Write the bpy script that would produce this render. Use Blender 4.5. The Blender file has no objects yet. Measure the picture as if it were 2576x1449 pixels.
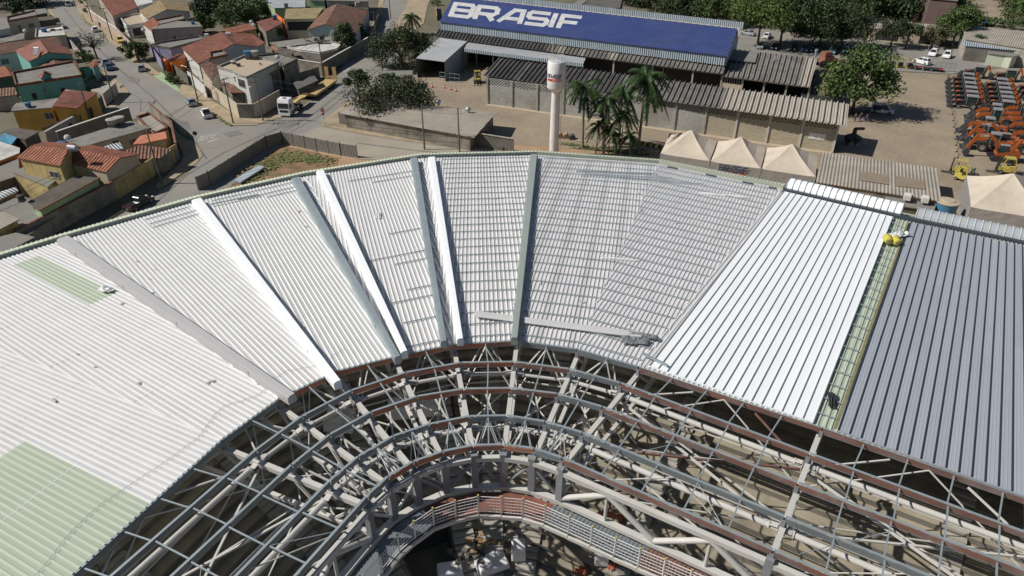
import bpy, math, random
import numpy as np
from mathutils import Vector, Matrix
R = math.radians
rnd = random.Random(7)
sc = bpy.context.scene
COL = sc.collection
# ------------------------------------------------------------ camera
F, PITCH, HC = 1740.0, R(32.0), 45.0          # focal length in units of a 2576 px wide frame, pitch down, height
cam_d = bpy.data.cameras.new("camera"); cam = bpy.data.objects.new("camera", cam_d); COL.objects.link(cam)
cam.location = (0, 0, HC); cam.rotation_euler = (R(90) - PITCH, 0, 0)
cam_d.sensor_width = 36.0; cam_d.lens = 36.0 * F / 2576.0
cam_d.clip_start = 0.5; cam_d.clip_end = 6000
sc.camera = cam
# ------------------------------------------------------------ sky, sun, exposure
SUN_EL, SUN_AZ = R(43), R(182)                # direction towards the sun: from +x counter-clockwise
sd = Vector((math.cos(SUN_EL) * math.cos(SUN_AZ), math.cos(SUN_EL) * math.sin(SUN_AZ), math.sin(SUN_EL)))
w = bpy.data.worlds.new("World"); sc.world = w; w.use_nodes = True
nt = w.node_tree; nt.nodes.clear()
sky = nt.nodes.new("ShaderNodeTexSky"); sky.sky_type = 'NISHITA'; sky.sun_disc = False
sky.sun_elevation = SUN_EL; sky.sun_rotation = R(90) - SUN_AZ
sky.altitude = 850; sky.dust_density = 1.0
bg = nt.nodes.new("ShaderNodeBackground"); bg.inputs[1].default_value = 0.05
wo = nt.nodes.new("ShaderNodeOutputWorld")
nt.links.new(sky.outputs[0], bg.inputs[0]); nt.links.new(bg.outputs[0], wo.inputs[0])
sl = bpy.data.lights.new("sun", 'SUN'); sl.energy = 4.7; sl.angle = R(0.5); sl.color = (1.0, 0.95, 0.87)
so = bpy.data.objects.new("sun", sl); COL.objects.link(so); so.rotation_euler = sd.to_track_quat('Z', 'Y').to_euler()
so.location = (-60, 30, 90)
sc.view_settings.view_transform = 'Standard'; sc.view_settings.look = 'None'
sc.view_settings.exposure = 0.0; sc.view_settings.gamma = 1.0
sc.cycles.max_bounces = 6; sc.cycles.diffuse_bounces = 3

# ------------------------------------------------------------ helpers
CP, SP = math.cos(PITCH), math.sin(PITCH)
def P(x, y, z=0.0):
    """World point at height z seen at (x, y) of the 2576 x 1449 view of the photograph."""
    u = (x - 1288) / F; v = (y - 724.5) / F
    d = (u, CP - v * SP, -SP - v * CP); t = (z - HC) / d[2]
    return Vector((d[0] * t, d[1] * t, z))
def V(*a): return Vector(a)
def lerp(a, b, t): return a + (b - a) * t

class MB:
    def __init__(s): s.v = []; s.f = []; s.m = []
    def face(s, pts, m=0):
        n = len(s.v); s.v.extend([tuple(p) for p in pts]); s.f.append(tuple(range(n, n + len(pts)))); s.m.append(m)
    def hexa(s, a, m=0):                       # a: 4 bottom, 4 top, counter-clockwise
        n = len(s.v); s.v.extend([tuple(p) for p in a])
        for q in ((3, 2, 1, 0), (4, 5, 6, 7), (0, 1, 5, 4), (1, 2, 6, 5), (2, 3, 7, 6), (3, 0, 4, 7)):
            s.f.append(tuple(n + i for i in q)); s.m.append(m)
    def box(s, c, d, rz=0.0, m=0, taper=1.0, ty=None):
        x, y, z = d[0] / 2, d[1] / 2, d[2] / 2; cs, sn = math.cos(rz), math.sin(rz); ty = taper if ty is None else ty
        o = []
        for zz, kx, ky in ((-z, 1, 1), (z, taper, ty)):
            for xx, yy in ((-x, -y), (x, -y), (x, y), (-x, y)):
                X, Y = xx * kx, yy * ky
                o.append((c[0] + X * cs - Y * sn, c[1] + X * sn + Y * cs, c[2] + zz))
        s.hexa(o, m)
    def beam(s, p, q, w, h, m=0, up=None, w2=None):
        p, q = Vector(p), Vector(q); d = (q - p)
        if d.length < 1e-6: return
        d.normalize(); up = Vector(up) if up else Vector((0, 0, 1))
        if abs(d.dot(up)) > .98: up = Vector((1, 0, 0))
        sx = d.cross(up).normalized(); uz = sx.cross(d).normalized(); w2 = w if w2 is None else w2
        o = []
        for zz in (-h / 2, h / 2):
            o += [p - sx * w / 2 + uz * zz, p + sx * w / 2 + uz * zz, q + sx * w2 / 2 + uz * zz, q - sx * w2 / 2 + uz * zz]
        s.hexa([o[0], o[1], o[2], o[3], o[4], o[5], o[6], o[7]], m)
    def tube(s, p, q, r, r2=None, n=8, m=0, cap=True):
        p, q = Vector(p), Vector(q); d = (q - p)
        if d.length < 1e-6: return
        d.normalize(); r2 = r if r2 is None else r2
        a = d.orthogonal().normalized(); b = d.cross(a); k = len(s.v)
        for c, rr in ((p, r), (q, r2)):
            for i in range(n):
                t = 2 * math.pi * i / n; s.v.append(tuple(c + a * math.cos(t) * rr + b * math.sin(t) * rr))
        for i in range(n):
            j = (i + 1) % n; s.f.append((k + i, k + j, k + n + j, k + n + i)); s.m.append(m)
        if cap:
            s.f.append(tuple(k + n - 1 - i for i in range(n))); s.m.append(m)
            s.f.append(tuple(k + n + i for i in range(n))); s.m.append(m)
    def lathe(s, prof, c, n=16, m=0, axis='z'):
        k = len(s.v)
        for r, z in prof:
            for i in range(n):
                t = 2 * math.pi * i / n
                if axis == 'z': s.v.append((c[0] + r * math.cos(t), c[1] + r * math.sin(t), c[2] + z))
                elif axis == 'y': s.v.append((c[0] + r * math.cos(t), c[1] + z, c[2] + r * math.sin(t)))
                else: s.v.append((c[0] + z, c[1] + r * math.cos(t), c[2] + r * math.sin(t)))
        for a in range(len(prof) - 1):
            for i in range(n):
                j = (i + 1) % n
                s.f.append((k + a * n + i, k + a * n + j, k + (a + 1) * n + j, k + (a + 1) * n + i)); s.m.append(m)
    def prism(s, pts, z0, z1, m=0):            # pts: xy list; z0/z1 numbers or lists
        n = len(pts); a = [z0] * n if not hasattr(z0, '__len__') else z0; b = [z1] * n if not hasattr(z1, '__len__') else z1
        lo = [(p[0], p[1], a[i]) for i, p in enumerate(pts)]; hi = [(p[0], p[1], b[i]) for i, p in enumerate(pts)]
        s.face(lo[::-1], m); s.face(hi, m)
        for i in range(n):
            j = (i + 1) % n; s.face([lo[i], lo[j], hi[j], hi[i]], m)
    def slab(s, pts, t, m=0):                  # polygon (3-D) with thickness t downwards
        lo = [Vector(p) - Vector((0, 0, t)) for p in pts]; n = len(pts)
        s.face(pts, m); s.face(lo[::-1], m)
        for i in range(n):
            j = (i + 1) % n; s.face([lo[i], lo[j], pts[j], pts[i]], m)
    def extr(s, prof, y0, y1, m=0):            # side profile (x, z) extruded along y
        n = len(prof); k = len(s.v)
        for y in (y0, y1):
            for x, z in prof: s.v.append((x, y, z))
        s.f.append(tuple(range(k, k + n))); s.m.append(m); s.f.append(tuple(reversed(range(k + n, k + 2 * n)))); s.m.append(m)
        for i in range(n):
            j = (i + 1) % n; s.f.append((k + j, k + i, k + n + i, k + n + j)); s.m.append(m)
    def build(s, name, mat, parent=None, smooth=False, local=False):
        me = bpy.data.meshes.new(name); off = Vector((0, 0, 0))
        if parent is not None and not local:
            o = parent
            while o is not None: off = off + Vector(o.location); o = o.parent
        vs = [(a[0] - off[0], a[1] - off[1], a[2] - off[2]) for a in s.v]
        me.from_pydata(vs, [], s.f); mats = mat if isinstance(mat, (list, tuple)) else [mat]
        for mm in mats: me.materials.append(mm)
        if len(mats) > 1: me.polygons.foreach_set('material_index', s.m)
        me.update(); auto_uv(me)
        if smooth: me.polygons.foreach_set('use_smooth', [True] * len(me.polygons))
        ob = bpy.data.objects.new(name, me); COL.objects.link(ob)
        if parent is not None: ob.parent = parent
        return ob

def auto_uv(me):
    """UV in metres: u along the eave / wall, v up the slope / wall."""
    nf = len(me.polygons); nl = len(me.loops)
    if nf == 0: return
    co = np.empty(len(me.vertices) * 3); me.vertices.foreach_get('co', co); co = co.reshape(-1, 3)
    nr = np.empty(nf * 3); me.polygons.foreach_get('normal', nr); nr = nr.reshape(-1, 3)
    lt = np.empty(nf, int); me.polygons.foreach_get('loop_total', lt)
    vi = np.empty(nl, int); me.loops.foreach_get('vertex_index', vi)
    h = np.hypot(nr[:, 0], nr[:, 1]); flat = h < .02
    s = np.where(flat, 1.0, h); dx = np.where(flat, 0.0, nr[:, 0] / s); dy = np.where(flat, 1.0, nr[:, 1] / s)
    u = np.stack([dy, -dx, np.zeros(nf)], 1); v = np.cross(nr, u)
    ls = np.empty(nf, int); me.polygons.foreach_get('loop_start', ls)
    for i in np.where((h < .14) & (lt >= 4))[0]:
        q = co[vi[ls[i]:ls[i] + lt[i]]]; e = np.roll(q, -1, 0) - q; l = np.hypot(e[:, 0], e[:, 1]); j = int(l.argmax())
        if l[j] > 4: u[i] = (e[j, 0] / l[j], e[j, 1] / l[j], 0); v[i] = np.cross(nr[i], u[i])
    fi = np.repeat(np.arange(nf), lt); c = co[vi]
    uv = np.stack([(c * u[fi]).sum(1), (c * v[fi]).sum(1)], 1)
    lay = me.uv_layers.new(name="UVMap"); lay.data.foreach_set('uv', uv.astype(np.float32).ravel())

def empty(name, loc, label=None, cat=None, group=None, rz=0.0):
    o = bpy.data.objects.new(name, None); COL.objects.link(o); o.location = loc; o.rotation_euler = (0, 0, rz)
    o.empty_display_size = .5
    return tag(o, label, cat, group)
def tag(o, label=None, cat=None, group=None, kind=None):
    if label: o['label'] = label
    if cat: o['category'] = cat
    if group: o['group'] = group
    if kind: o['kind'] = kind
    return o
def kids(o): return [c for c in COL.objects if c.parent == o]
_kids = {}
def dup(root, loc, rz, label=None, group=None, scale=None):
    r = root.copy(); COL.objects.link(r); r.location = loc; r.rotation_euler = (0, 0, rz)
    if scale: r.scale = (scale,) * 3 if not hasattr(scale, '__len__') else scale
    if label: r['label'] = label
    if group: r['group'] = group
    def rec(o, n):
        if o.name not in _kids: _kids[o.name] = kids(o)
        for ch in _kids[o.name]:
            c = ch.copy(); COL.objects.link(c); c.parent = n; rec(ch, c)
    rec(root, r)
    return r
class Pool:
    """First use moves the prototype itself, later uses copy it."""
    def __init__(s, make): s.make = make; s.proto = None; s.n = 0
    def put(s, loc, rz, label, group=None, scale=None):
        if s.proto is None:
            s.proto = s.make(); r = s.proto; r.location = loc; r.rotation_euler = (0, 0, rz)
            if scale: r.scale = (scale,) * 3 if not hasattr(scale, '__len__') else scale
            r['label'] = label
            if group: r['group'] = group
            return r
        return dup(s.proto, loc, rz, label, group, scale if scale else 1.0)

# ------------------------------------------------------------ materials
MATS = {}
def mat(name, rgb, rough=.75, metal=0.0, var=.12, vs=.6, dirt=None, rib=None, tile=None, brick=None, bump=0.0, bs=8.0,
        island=0.0, spec=.5, fine=.06, streak=0.0, trans=0.0):
    """Procedural surface: base colour with patchy variation, optional dirt, ribs (period, depth), roof tiles, bricks."""
    if name in MATS: return MATS[name]
    m = bpy.data.materials.new(name); MATS[name] = m; m.use_nodes = True
    N = m.node_tree.nodes; L = m.node_tree.links; b = N["Principled BSDF"]
    b.inputs['Roughness'].default_value = rough; b.inputs['Metallic'].default_value = metal
    b.inputs['Specular IOR Level'].default_value = spec
    tc = N.new("ShaderNodeTexCoord")
    def noise(src, scale, det=4, ro=.6):
        n = N.new("ShaderNodeTexNoise"); n.inputs['Scale'].default_value = scale; n.inputs['Detail'].default_value = det
        n.inputs['Roughness'].default_value = ro; L.new(src, n.inputs['Vector']); return n.outputs['Fac']
    def math_(op, a, bb=None, cc=None):
        n = N.new("ShaderNodeMath"); n.operation = op
        for i, q in enumerate((a, bb, cc)):
            if q is None: continue
            if isinstance(q, (int, float)): n.inputs[i].default_value = q
            else: L.new(q, n.inputs[i])
        return n.outputs[0]
    def mix(f, a, c, mode='MIX'):
        n = N.new("ShaderNodeMix"); n.data_type = 'RGBA'; n.blend_type = mode
        if isinstance(f, (int, float)): n.inputs[0].default_value = f
        else: L.new(f, n.inputs[0])
        for i, q in ((6, a), (7, c)):
            if isinstance(q, tuple): n.inputs[i].default_value = (q[0], q[1], q[2], 1)
            else: L.new(q, n.inputs[i])
        return n.outputs[2]
    geo = N.new("ShaderNodeNewGeometry")
    obj = geo.outputs['Position']; uv = tc.outputs['UV']
    def ramp(x, lo, hi):
        n = N.new("ShaderNodeMapRange"); n.inputs[1].default_value = lo; n.inputs[2].default_value = hi; L.new(x, n.inputs[0]); return n.outputs[0]
    n1 = noise(obj, vs)
    f = math_('MULTIPLY_ADD', ramp(n1, .3, .7), 2 * var, 1 - var)
    if fine: f = math_('MULTIPLY', f, math_('MULTIPLY_ADD', noise(obj, vs * 9, 3, .7), 2 * fine, 1 - fine))
    if island:
        f = math_('MULTIPLY', f, math_('MULTIPLY_ADD', geo.outputs['Random Per Island'], 2 * island, 1 - island))
    height = None; sep = None
    def xy():
        nonlocal sep
        if sep is None: sep = N.new("ShaderNodeSeparateXYZ"); L.new(uv, sep.inputs[0])
        return sep.outputs[0], sep.outputs[1]
    col = (rgb[0], rgb[1], rgb[2])
    if dirt:
        dc, amt, ds = dirt
        dn = noise(obj, ds, 6, .65); col = mix(math_('MULTIPLY', ramp(dn, .45, .68), amt), col, dc)
    if streak:
        mp = N.new("ShaderNodeMapping"); mp.inputs['Scale'].default_value = (1.6, .12, 1); L.new(uv, mp.inputs[0])
        st = ramp(noise(mp.outputs[0], 2.2, 4, .7), .5, .75); col = mix(math_('MULTIPLY', st, streak), col, (.07, .065, .055))
    if tile:
        per, course = tile; X, Y = xy()
        cx = math_('FLOOR', math_('DIVIDE', X, per)); cy = math_('FLOOR', math_('DIVIDE', Y, course))
        cb = N.new("ShaderNodeCombineXYZ"); L.new(cx, cb.inputs[0]); L.new(cy, cb.inputs[1])
        wn = N.new("ShaderNodeTexWhiteNoise"); wn.noise_dimensions = '3D'; L.new(cb.outputs[0], wn.inputs['Vector'])
        f = math_('MULTIPLY', f, math_('MULTIPLY_ADD', wn.outputs['Value'], .5, .75))
        hx = math_('SINE', math_('MULTIPLY', X, 2 * math.pi / per)); fr = math_('FRACT', math_('DIVIDE', Y, course))
        height = math_('MULTIPLY', math_('ADD', math_('MULTIPLY', hx, .6), math_('MULTIPLY', fr, -.5)), .13)
        f = math_('MULTIPLY', f, math_('MULTIPLY_ADD', hx, .10, .92))  # tile grooves darker: groove dirt and shade put into the colour
    if rib:
        X, Y = xy(); s_ = math_('SINE', math_('MULTIPLY', X, 2 * math.pi / rib[0])); height = math_('MULTIPLY', s_, rib[1] * 1.5); f = math_('MULTIPLY', f, math_('MULTIPLY_ADD', s_, .08, .95))  # rib valleys darker: dirt and shade put into the colour with the bump
        per = rib[0] * 4; cx = math_('FLOOR', math_('DIVIDE', X, per)); cy = math_('FLOOR', math_('DIVIDE', Y, 2.4))
        cb = N.new("ShaderNodeCombineXYZ"); L.new(cx, cb.inputs[0]); L.new(cy, cb.inputs[1])
        wn = N.new("ShaderNodeTexWhiteNoise"); wn.noise_dimensions = '3D'; L.new(cb.outputs[0], wn.inputs['Vector'])
        f = math_('MULTIPLY', f, math_('MULTIPLY_ADD', wn.outputs['Value'], .14, .93))
    if brick:
        br = N.new("ShaderNodeTexBrick"); L.new(uv, br.inputs['Vector']); br.inputs['Scale'].default_value = 1.0
        br.inputs['Brick Width'].default_value = brick[0]; br.inputs['Row Height'].default_value = brick[1]
        br.inputs['Mortar Size'].default_value = brick[2]; br.inputs['Color1'].default_value = (1, 1, 1, 1)
        br.inputs['Color2'].default_value = (.86, .86, .86, 1); br.inputs['Mortar'].default_value = (brick[3],) * 3 + (1,)
        f2 = br.outputs['Color']; col = mix(1.0, col, f2, 'MULTIPLY')
    cbn = N.new("ShaderNodeCombineColor")
    for i in range(3): L.new(f, cbn.inputs[i])
    col = mix(1.0, col, cbn.outputs[0], 'MULTIPLY')
    L.new(col, b.inputs['Base Color'])
    if height is not None or bump:
        bp = N.new("ShaderNodeBump"); bp.inputs['Strength'].default_value = 1.0
        if height is not None:
            bp.inputs['Distance'].default_value = 1.0; L.new(height, bp.inputs['Height'])
        else:
            bp.inputs['Distance'].default_value = bump; L.new(noise(obj, bs, 4, .7), bp.inputs['Height'])
        L.new(bp.outputs[0], b.inputs['Normal'])
    if trans:
        tr = N.new('ShaderNodeBsdfTranslucent'); L.new(col, tr.inputs['Color']); ms = N.new('ShaderNodeMixShader'); ms.inputs[0].default_value = trans
        L.new(b.outputs[0], ms.inputs[1]); L.new(tr.outputs[0], ms.inputs[2]); L.new(ms.outputs[0], N['Material Output'].inputs['Surface'])
    return m

M = dict(
 white_sheet = mat("white_sheet", (.76, .76, .765), .45, var=.025, vs=.5, fine=.02, dirt=((.64, .625, .60), .4, .55), trans=.27, island=0.03),
 white_sheet_b = mat("white_sheet_b", (.735, .735, .74), .45, var=.03, vs=.5, fine=.02, dirt=((.58, .57, .55), .4, .6), trans=.27, island=0.03),
 white_sheet_c = mat("white_sheet_c", (.86, .855, .87), .45, var=.03, vs=.5, fine=.02, dirt=((.6, .59, .57), .3, 1.6), trans=.27, island=0.035),
 grey_sheet = mat("grey_sheet", (.46, .455, .46), .5, var=.04, vs=.3, fine=.03, dirt=((.44, .43, .42), .3, .3)),
 green_sheet = mat("green_sheet", (.51, .58, .46), .5, var=.03, vs=.3, fine=.02, trans=.27, island=0.03),
 fascia = mat("fascia_sheet", (.54, .58, .46), .5, var=.06, vs=.5),
 gutter = mat("gutter_metal", (.06, .075, .09), .5, metal=.3, var=.2),
 seam_white = mat("seam_white", (.90, .92, .94), .38, var=.015, vs=.2, fine=.01, island=0.02),
 seam_grey = mat("seam_grey", (.41, .44, .49), .42, metal=.1, var=.05, vs=.8, fine=.03, dirt=((.36, .38, .41), .4, .8), island=0.045),
 seam_dark = mat("seam_dark", (.035, .045, .065), .6),
 deck_red = mat("deck_primer", (.20, .075, .05), .7, var=.25, vs=1.5, dirt=((.12, .08, .07), .6, 1.2)),
 tyre = mat("tyre_mark", (.155, .15, .14), .9, var=.15, vs=.5),
 white_rib = mat("white_rib", (.88, .88, .88), .4, var=.015, vs=.5, fine=.01, trans=.15),  # lighter than the dusty pans: sunlit rib facets put into the colour
 green_rib = mat("green_rib", (.60, .67, .56), .45, var=.02, vs=.5, fine=.01, trans=.15),  # lighter than the green pans: light on the rib facets painted in
 rail_w = mat("rail_white", (.86, .86, .84), .5, var=.02),
 ins_edge = mat("insulation_brown", (.22, .20, .11), .9, var=.2, vs=2),
 roof_paint = mat("faded_white_paint", (.72, .72, .72), .6, var=.05, vs=.4, rib=(.55, .05), dirt=((.5, .5, .54), .5, .5)),
 netting = mat("orange_netting", (.30, .09, .05), .8, var=.3, vs=3),
 riser = mat("terrace_riser", (.175, .16, .135), .92, var=.2, vs=.6, dirt=((.09, .085, .07), .6, .5)),  # darker than the treads: riser shade put into the colour, with stains
 stack_g = mat("stack_green_grey", (.36, .41, .38), .45, metal=.2, var=.06),
 galv = mat("galvanised", (.42, .48, .50), .42, metal=.45, var=.1, vs=1.0),
 galv_dk = mat("galvanised_dark", (.22, .25, .27), .5, metal=.4, var=.15),
 primer = mat("red_primer", (.46, .17, .095), .65, var=.3, vs=.8, dirt=((.25, .22, .2), .6, .7)),  # lightened: sunlight on the middle ring webs put into the colour
 primer_dk = mat("red_primer_dark", (.19, .095, .075), .7, var=.25, vs=.6, dirt=((.22, .2, .2), .7, .5)),
 steel_w = mat("steel_paint_white", (.54, .53, .50), .5, var=.06, vs=1),
 steel_g = mat("steel_paint_grey", (.23, .235, .25), .5, var=.1, vs=1),
 brownw = mat("mauve_brown_wall", (.15, .10, .09), .9, var=.1),
 dust = mat("dusty_asphalt", (.34, .30, .24), .95, var=.1, vs=.15, dirt=((.22, .20, .17), .6, .12), fine=.08),
 drygrass = mat("dry_grass_soil", (.25, .15, .085), .95, var=.3, vs=.4, dirt=((.10, .10, .04), .85, .5), fine=.3),
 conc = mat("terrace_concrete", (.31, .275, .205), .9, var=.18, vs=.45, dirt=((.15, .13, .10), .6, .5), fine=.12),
 conc_lt = mat("concrete_light", (.36, .34, .30), .9, var=.15, vs=.7, dirt=((.2, .18, .15), .5, .5)),
 conc_dk = mat("concrete_dark", (.15, .14, .125), .9, var=.2, vs=.6, dirt=((.07, .065, .05), .6, .4)),
 asphalt = mat("asphalt", (.235, .225, .205), .93, var=.1, vs=.10, dirt=((.27, .24, .19), .55, .06), fine=.06),
 asphalt_dk = mat("asphalt_dark", (.17, .165, .155), .93, var=.12, vs=.2, dirt=((.2, .18, .15), .4, .1)),
 pave = mat("sidewalk", (.37, .29, .20), .93, var=.15, vs=.3, dirt=((.16, .17, .08), .6, .35), fine=.1),
 paver = mat("yard_pavers", (.325, .265, .19), .93, var=.1, vs=.12, dirt=((.20, .165, .13), .5, .09), fine=.08, brick=(.8, .4, .03, .82)),
 dirtg = mat("dirt", (.36, .25, .155), .95, var=.15, vs=.15, dirt=((.42, .22, .10), .7, .07), fine=.12),
 ground = mat("ground_soil", (.15, .13, .095), .95, var=.2, vs=.08, dirt=((.09, .10, .04), .7, .05), fine=.15),
 clay = mat("clay_tile", (.25, .085, .052), .85, var=.15, vs=.5, tile=(.6, 1.1), dirt=((.16, .085, .06), .6, .45)),
 clay_b = mat("clay_tile_orange", (.31, .11, .062), .85, var=.12, vs=.6, tile=(.6, 1.0), dirt=((.25, .10, .06), .5, .5)),
 clay_old = mat("clay_tile_old", (.235, .115, .075), .9, var=.2, vs=.8, tile=(.55, .7), dirt=((.10, .075, .06), .9, .5)),
 clay_pl = mat("clay_tile_smooth", (.28, .105, .075), .8, var=.08, vs=.4, tile=(.6, .9), dirt=((.27, .11, .08), .4, .4)),
 beige_tile = mat("beige_tile", (.33, .24, .13), .85, var=.12, vs=.5, tile=(.5, .9)),
 fib = mat("fibre_cement", (.32, .30, .27), .9, var=.12, vs=.5, rib=(.36, .05), dirt=((.12, .11, .10), .5, .4)),
 fib_dk = mat("fibre_cement_dark", (.17, .145, .12), .9, var=.15, vs=.6, rib=(.36, .05), dirt=((.07, .065, .06), .6, .4)),
 corr = mat("corrugated_beige", (.38, .34, .285), .6, var=.08, vs=.4, rib=(.5, .03), dirt=((.28, .24, .2), .4, .5)),
 corr_w = mat("corrugated_white", (.48, .50, .52), .5, var=.08, vs=.4, rib=(.5, .06)),
 corr_y = mat("corrugated_yellow", (.42, .34, .17), .7, var=.12, vs=.4, rib=(.5, .08), dirt=((.2, .15, .1), .4, .5)),
 corr_p = mat("corrugated_pale_blue", (.36, .43, .48), .6, var=.1, vs=.4, rib=(.5, .06)),
 stripe = mat("striped_tile", (.42, .16, .09), .8, var=.1, vs=.5, brick=(60, .55, .16, 1.7)),
 blue_roof = mat("blue_roof_sheet", (.05, .08, .255), .5, dirt=((.10, .115, .25), .55, .12), var=.12, vs=.35, rib=(.55, .07), fine=.05),
 big_dk = mat("channel_sheet_dark", (.12, .112, .104), .92, var=.18, vs=.4, dirt=((.06, .058, .055), .7, .35), fine=.1),
 big_md = mat("channel_sheet_grey", (.22, .205, .185), .92, var=.15, vs=.4, dirt=((.10, .095, .09), .6, .35), fine=.1),
 big_lt = mat("channel_sheet_light", (.40, .36, .31), .85, var=.08, vs=.4, fine=.05),
 block = mat("grey_block_wall", (.42, .42, .39), .9, var=.1, vs=.4, brick=(.9, .42, .05, .72), dirt=((.16, .10, .06), .5, .18)),
 block_y = mat("cream_block_wall", (.48, .42, .31), .9, var=.1, vs=.4, brick=(.9, .42, .05, .75)),
 teal = mat("teal_wall", (.15, .39, .34), .85, var=.08, vs=.4, dirt=((.07, .2, .18), .4, .4)),
 mustard = mat("mustard_wall", (.56, .31, .055), .85, var=.1, vs=.4, dirt=((.3, .18, .07), .5, .5)),
 yellow = mat("yellow_wall", (.52, .40, .17), .88, var=.1, vs=.4, dirt=((.2, .15, .08), .7, .5), streak=.6),
 cream = mat("cream_wall", (.52, .45, .34), .88, var=.1, vs=.4, dirt=((.28, .22, .16), .5, .4), streak=.45),
 pinkw = mat("pink_wall", (.44, .36, .32), .88, var=.1, vs=.4, dirt=((.25, .2, .18), .5, .4), streak=.5),
 whitew = mat("white_wall", (.60, .60, .58), .85, var=.08, vs=.4, dirt=((.4, .38, .34), .4, .4), streak=.35),
 stained = mat("stained_wall", (.27, .24, .20), .92, var=.2, vs=.5, dirt=((.08, .075, .06), .8, .4), streak=.5),
 purple = mat("purple_wall", (.26, .24, .36), .88, var=.1, vs=.4),
 orangew = mat("orange_wall", (.75, .20, .025), .8, var=.06, vs=.4),
 greenw = mat("green_wall", (.30, .42, .24), .85, var=.1, vs=.4),
 dkgreen = mat("dark_green_wall", (.06, .085, .06), .85, var=.15, vs=.5),
 lblue = mat("pale_blue_wall", (.40, .48, .48), .85, var=.08, vs=.4, streak=.35),
 brickw = mat("raw_brick_wall", (.30, .16, .10), .9, var=.15, vs=.6, brick=(.5, .25, .05, 1.3)),
 flat = mat("flat_roof_cream", (.45, .37, .27), .9, var=.12, vs=.3, dirt=((.25, .20, .16), .6, .3)),
 flat_g = mat("flat_roof_grey", (.22, .21, .19), .92, var=.15, vs=.3, dirt=((.11, .105, .09), .6, .3)),
 flat_w = mat("flat_roof_white", (.55, .54, .51), .9, var=.15, vs=.3, dirt=((.25, .24, .22), .7, .25)),
 coping = mat("coping_tile", (.30, .135, .09), .85, var=.15, vs=.8, tile=(.3, .4)),
 trimw = mat("trim_white", (.62, .60, .56), .8, var=.1),
 glass = mat("window_glass", (.025, .03, .035), .12, var=.2, spec=.8, fine=0),
 dark = mat("painted_interior_shade", (.03, .028, .026), .9, var=.3),  # near-black: shade of interiors and openings put into the colour
 frame = mat("window_frame", (.45, .44, .42), .6, var=.1),
 gate = mat("gate_metal", (.27, .26, .24), .6, metal=.2, var=.1, rib=(.3, .04)),
 bluetank = mat("blue_tank", (.05, .15, .30), .5, var=.1),
 fibtank = mat("fibre_tank", (.34, .32, .28), .85, var=.15),
 pole = mat("pole_concrete", (.15, .135, .115), .9, var=.15),
 cable = mat("cable", (.03, .03, .03), .7, var=0),
 tarp_b = mat("blue_tarp", (.08, .26, .40), .6, var=.15),
 tent = mat("tent_canvas", (.56, .49, .40), .8, var=.06, vs=.5, dirt=((.42, .34, .26), .5, .3), bump=.05, bs=.8),
 tent_w = mat("tent_wall", (.27, .255, .24), .85, var=.1, vs=.5, bump=.15, bs=.9),
 navy = mat("navy_paint", (.035, .045, .10), .6, var=.05),
 red = mat("red_paint", (.52, .06, .035), .55, var=.08),
 whitep = mat("white_paint", (.78, .78, .78), .4, var=.02, fine=.01),
 tankw = mat("tank_white", (.72, .725, .73), .5, var=.07, streak=.4, dirt=((.5, .48, .44), .5, .9)),
 silver = mat("silver_paint", (.42, .45, .48), .35, metal=.4, var=.03),
 blackp = mat("black_paint", (.02, .022, .025), .3, var=.05, spec=.6),
 bluep = mat("blue_paint", (.04, .09, .16), .3, var=.05, spec=.6),
 tealp = mat("teal_car_paint", (.07, .20, .24), .3, var=.05, spec=.6),
 rubber = mat("tyre_rubber", (.022, .021, .020), .85, var=.15),
 rim = mat("wheel_rim", (.35, .35, .35), .4, metal=.6, var=.05),
 lampw = mat("headlight_glass", (.75, .77, .8), .15, var=.02, spec=.8),
 lampr = mat("tail_light", (.45, .02, .015), .25, var=.05),
 case_o = mat("machine_orange", (.36, .088, .016), .42, var=.08, vs=1.5, dirt=((.42, .12, .04), .4, 1.0)),
 mach_g = mat("machine_grey", (.25, .25, .255), .5, var=.08),
 mach_k = mat("machine_black", (.035, .035, .037), .55, var=.2, vs=2),
 mach_y = mat("machine_yellow", (.50, .41, .09), .45, var=.1, vs=1.5),
 steel_bk = mat("bucket_steel", (.075, .075, .078), .55, metal=.3, var=.25, vs=2),
 cabglass = mat("cab_glass", (.025, .04, .04), .1, var=.2, spec=.8),
 trailer_y = mat("trailer_yellow", (.55, .39, .17), .7, var=.12, vs=.7, dirt=((.34, .24, .12), .6, .6)),
 line_y = mat("yellow_line", (.55, .38, .09), .8, var=.2, vs=2),
 line_w = mat("white_line", (.42, .42, .40), .85, var=.25, vs=2),
 cone = mat("cone_orange", (.66, .13, .03), .6, var=.05),
 bark = mat("tree_bark", (.11, .085, .06), .9, var=.25, vs=2),
 palmbark = mat("palm_bark", (.22, .19, .15), .9, var=.2, vs=2),
 leaf_d = mat("foliage_dark", (.042, .07, .022), .6, var=.3, vs=.4, island=.45, spec=.35),
 leaf_m = mat("foliage_mid", (.068, .11, .03), .6, var=.3, vs=.4, island=.45, spec=.35),
 leaf_b = mat("foliage_bright", (.085, .13, .028), .6, var=.25, vs=.4, island=.4, spec=.35),
 leaf_o = mat("foliage_olive", (.10, .10, .045), .65, var=.3, vs=.4, island=.45, spec=.3),
 leaf_g = mat("foliage_grey", (.045, .062, .026), .7, var=.3, vs=.4, island=.45, spec=.25),
 leaf_p = mat("palm_leaf", (.035, .068, .02), .45, var=.3, vs=.5, island=.45, spec=.25),
 grass = mat("grass", (.12, .15, .04), .95, var=.3, vs=.5, dirt=((.25, .2, .12), .6, .6)),
 roll_y = mat("yellow_roll", (.50, .44, .07), .7, var=.12, vs=2),
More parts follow.
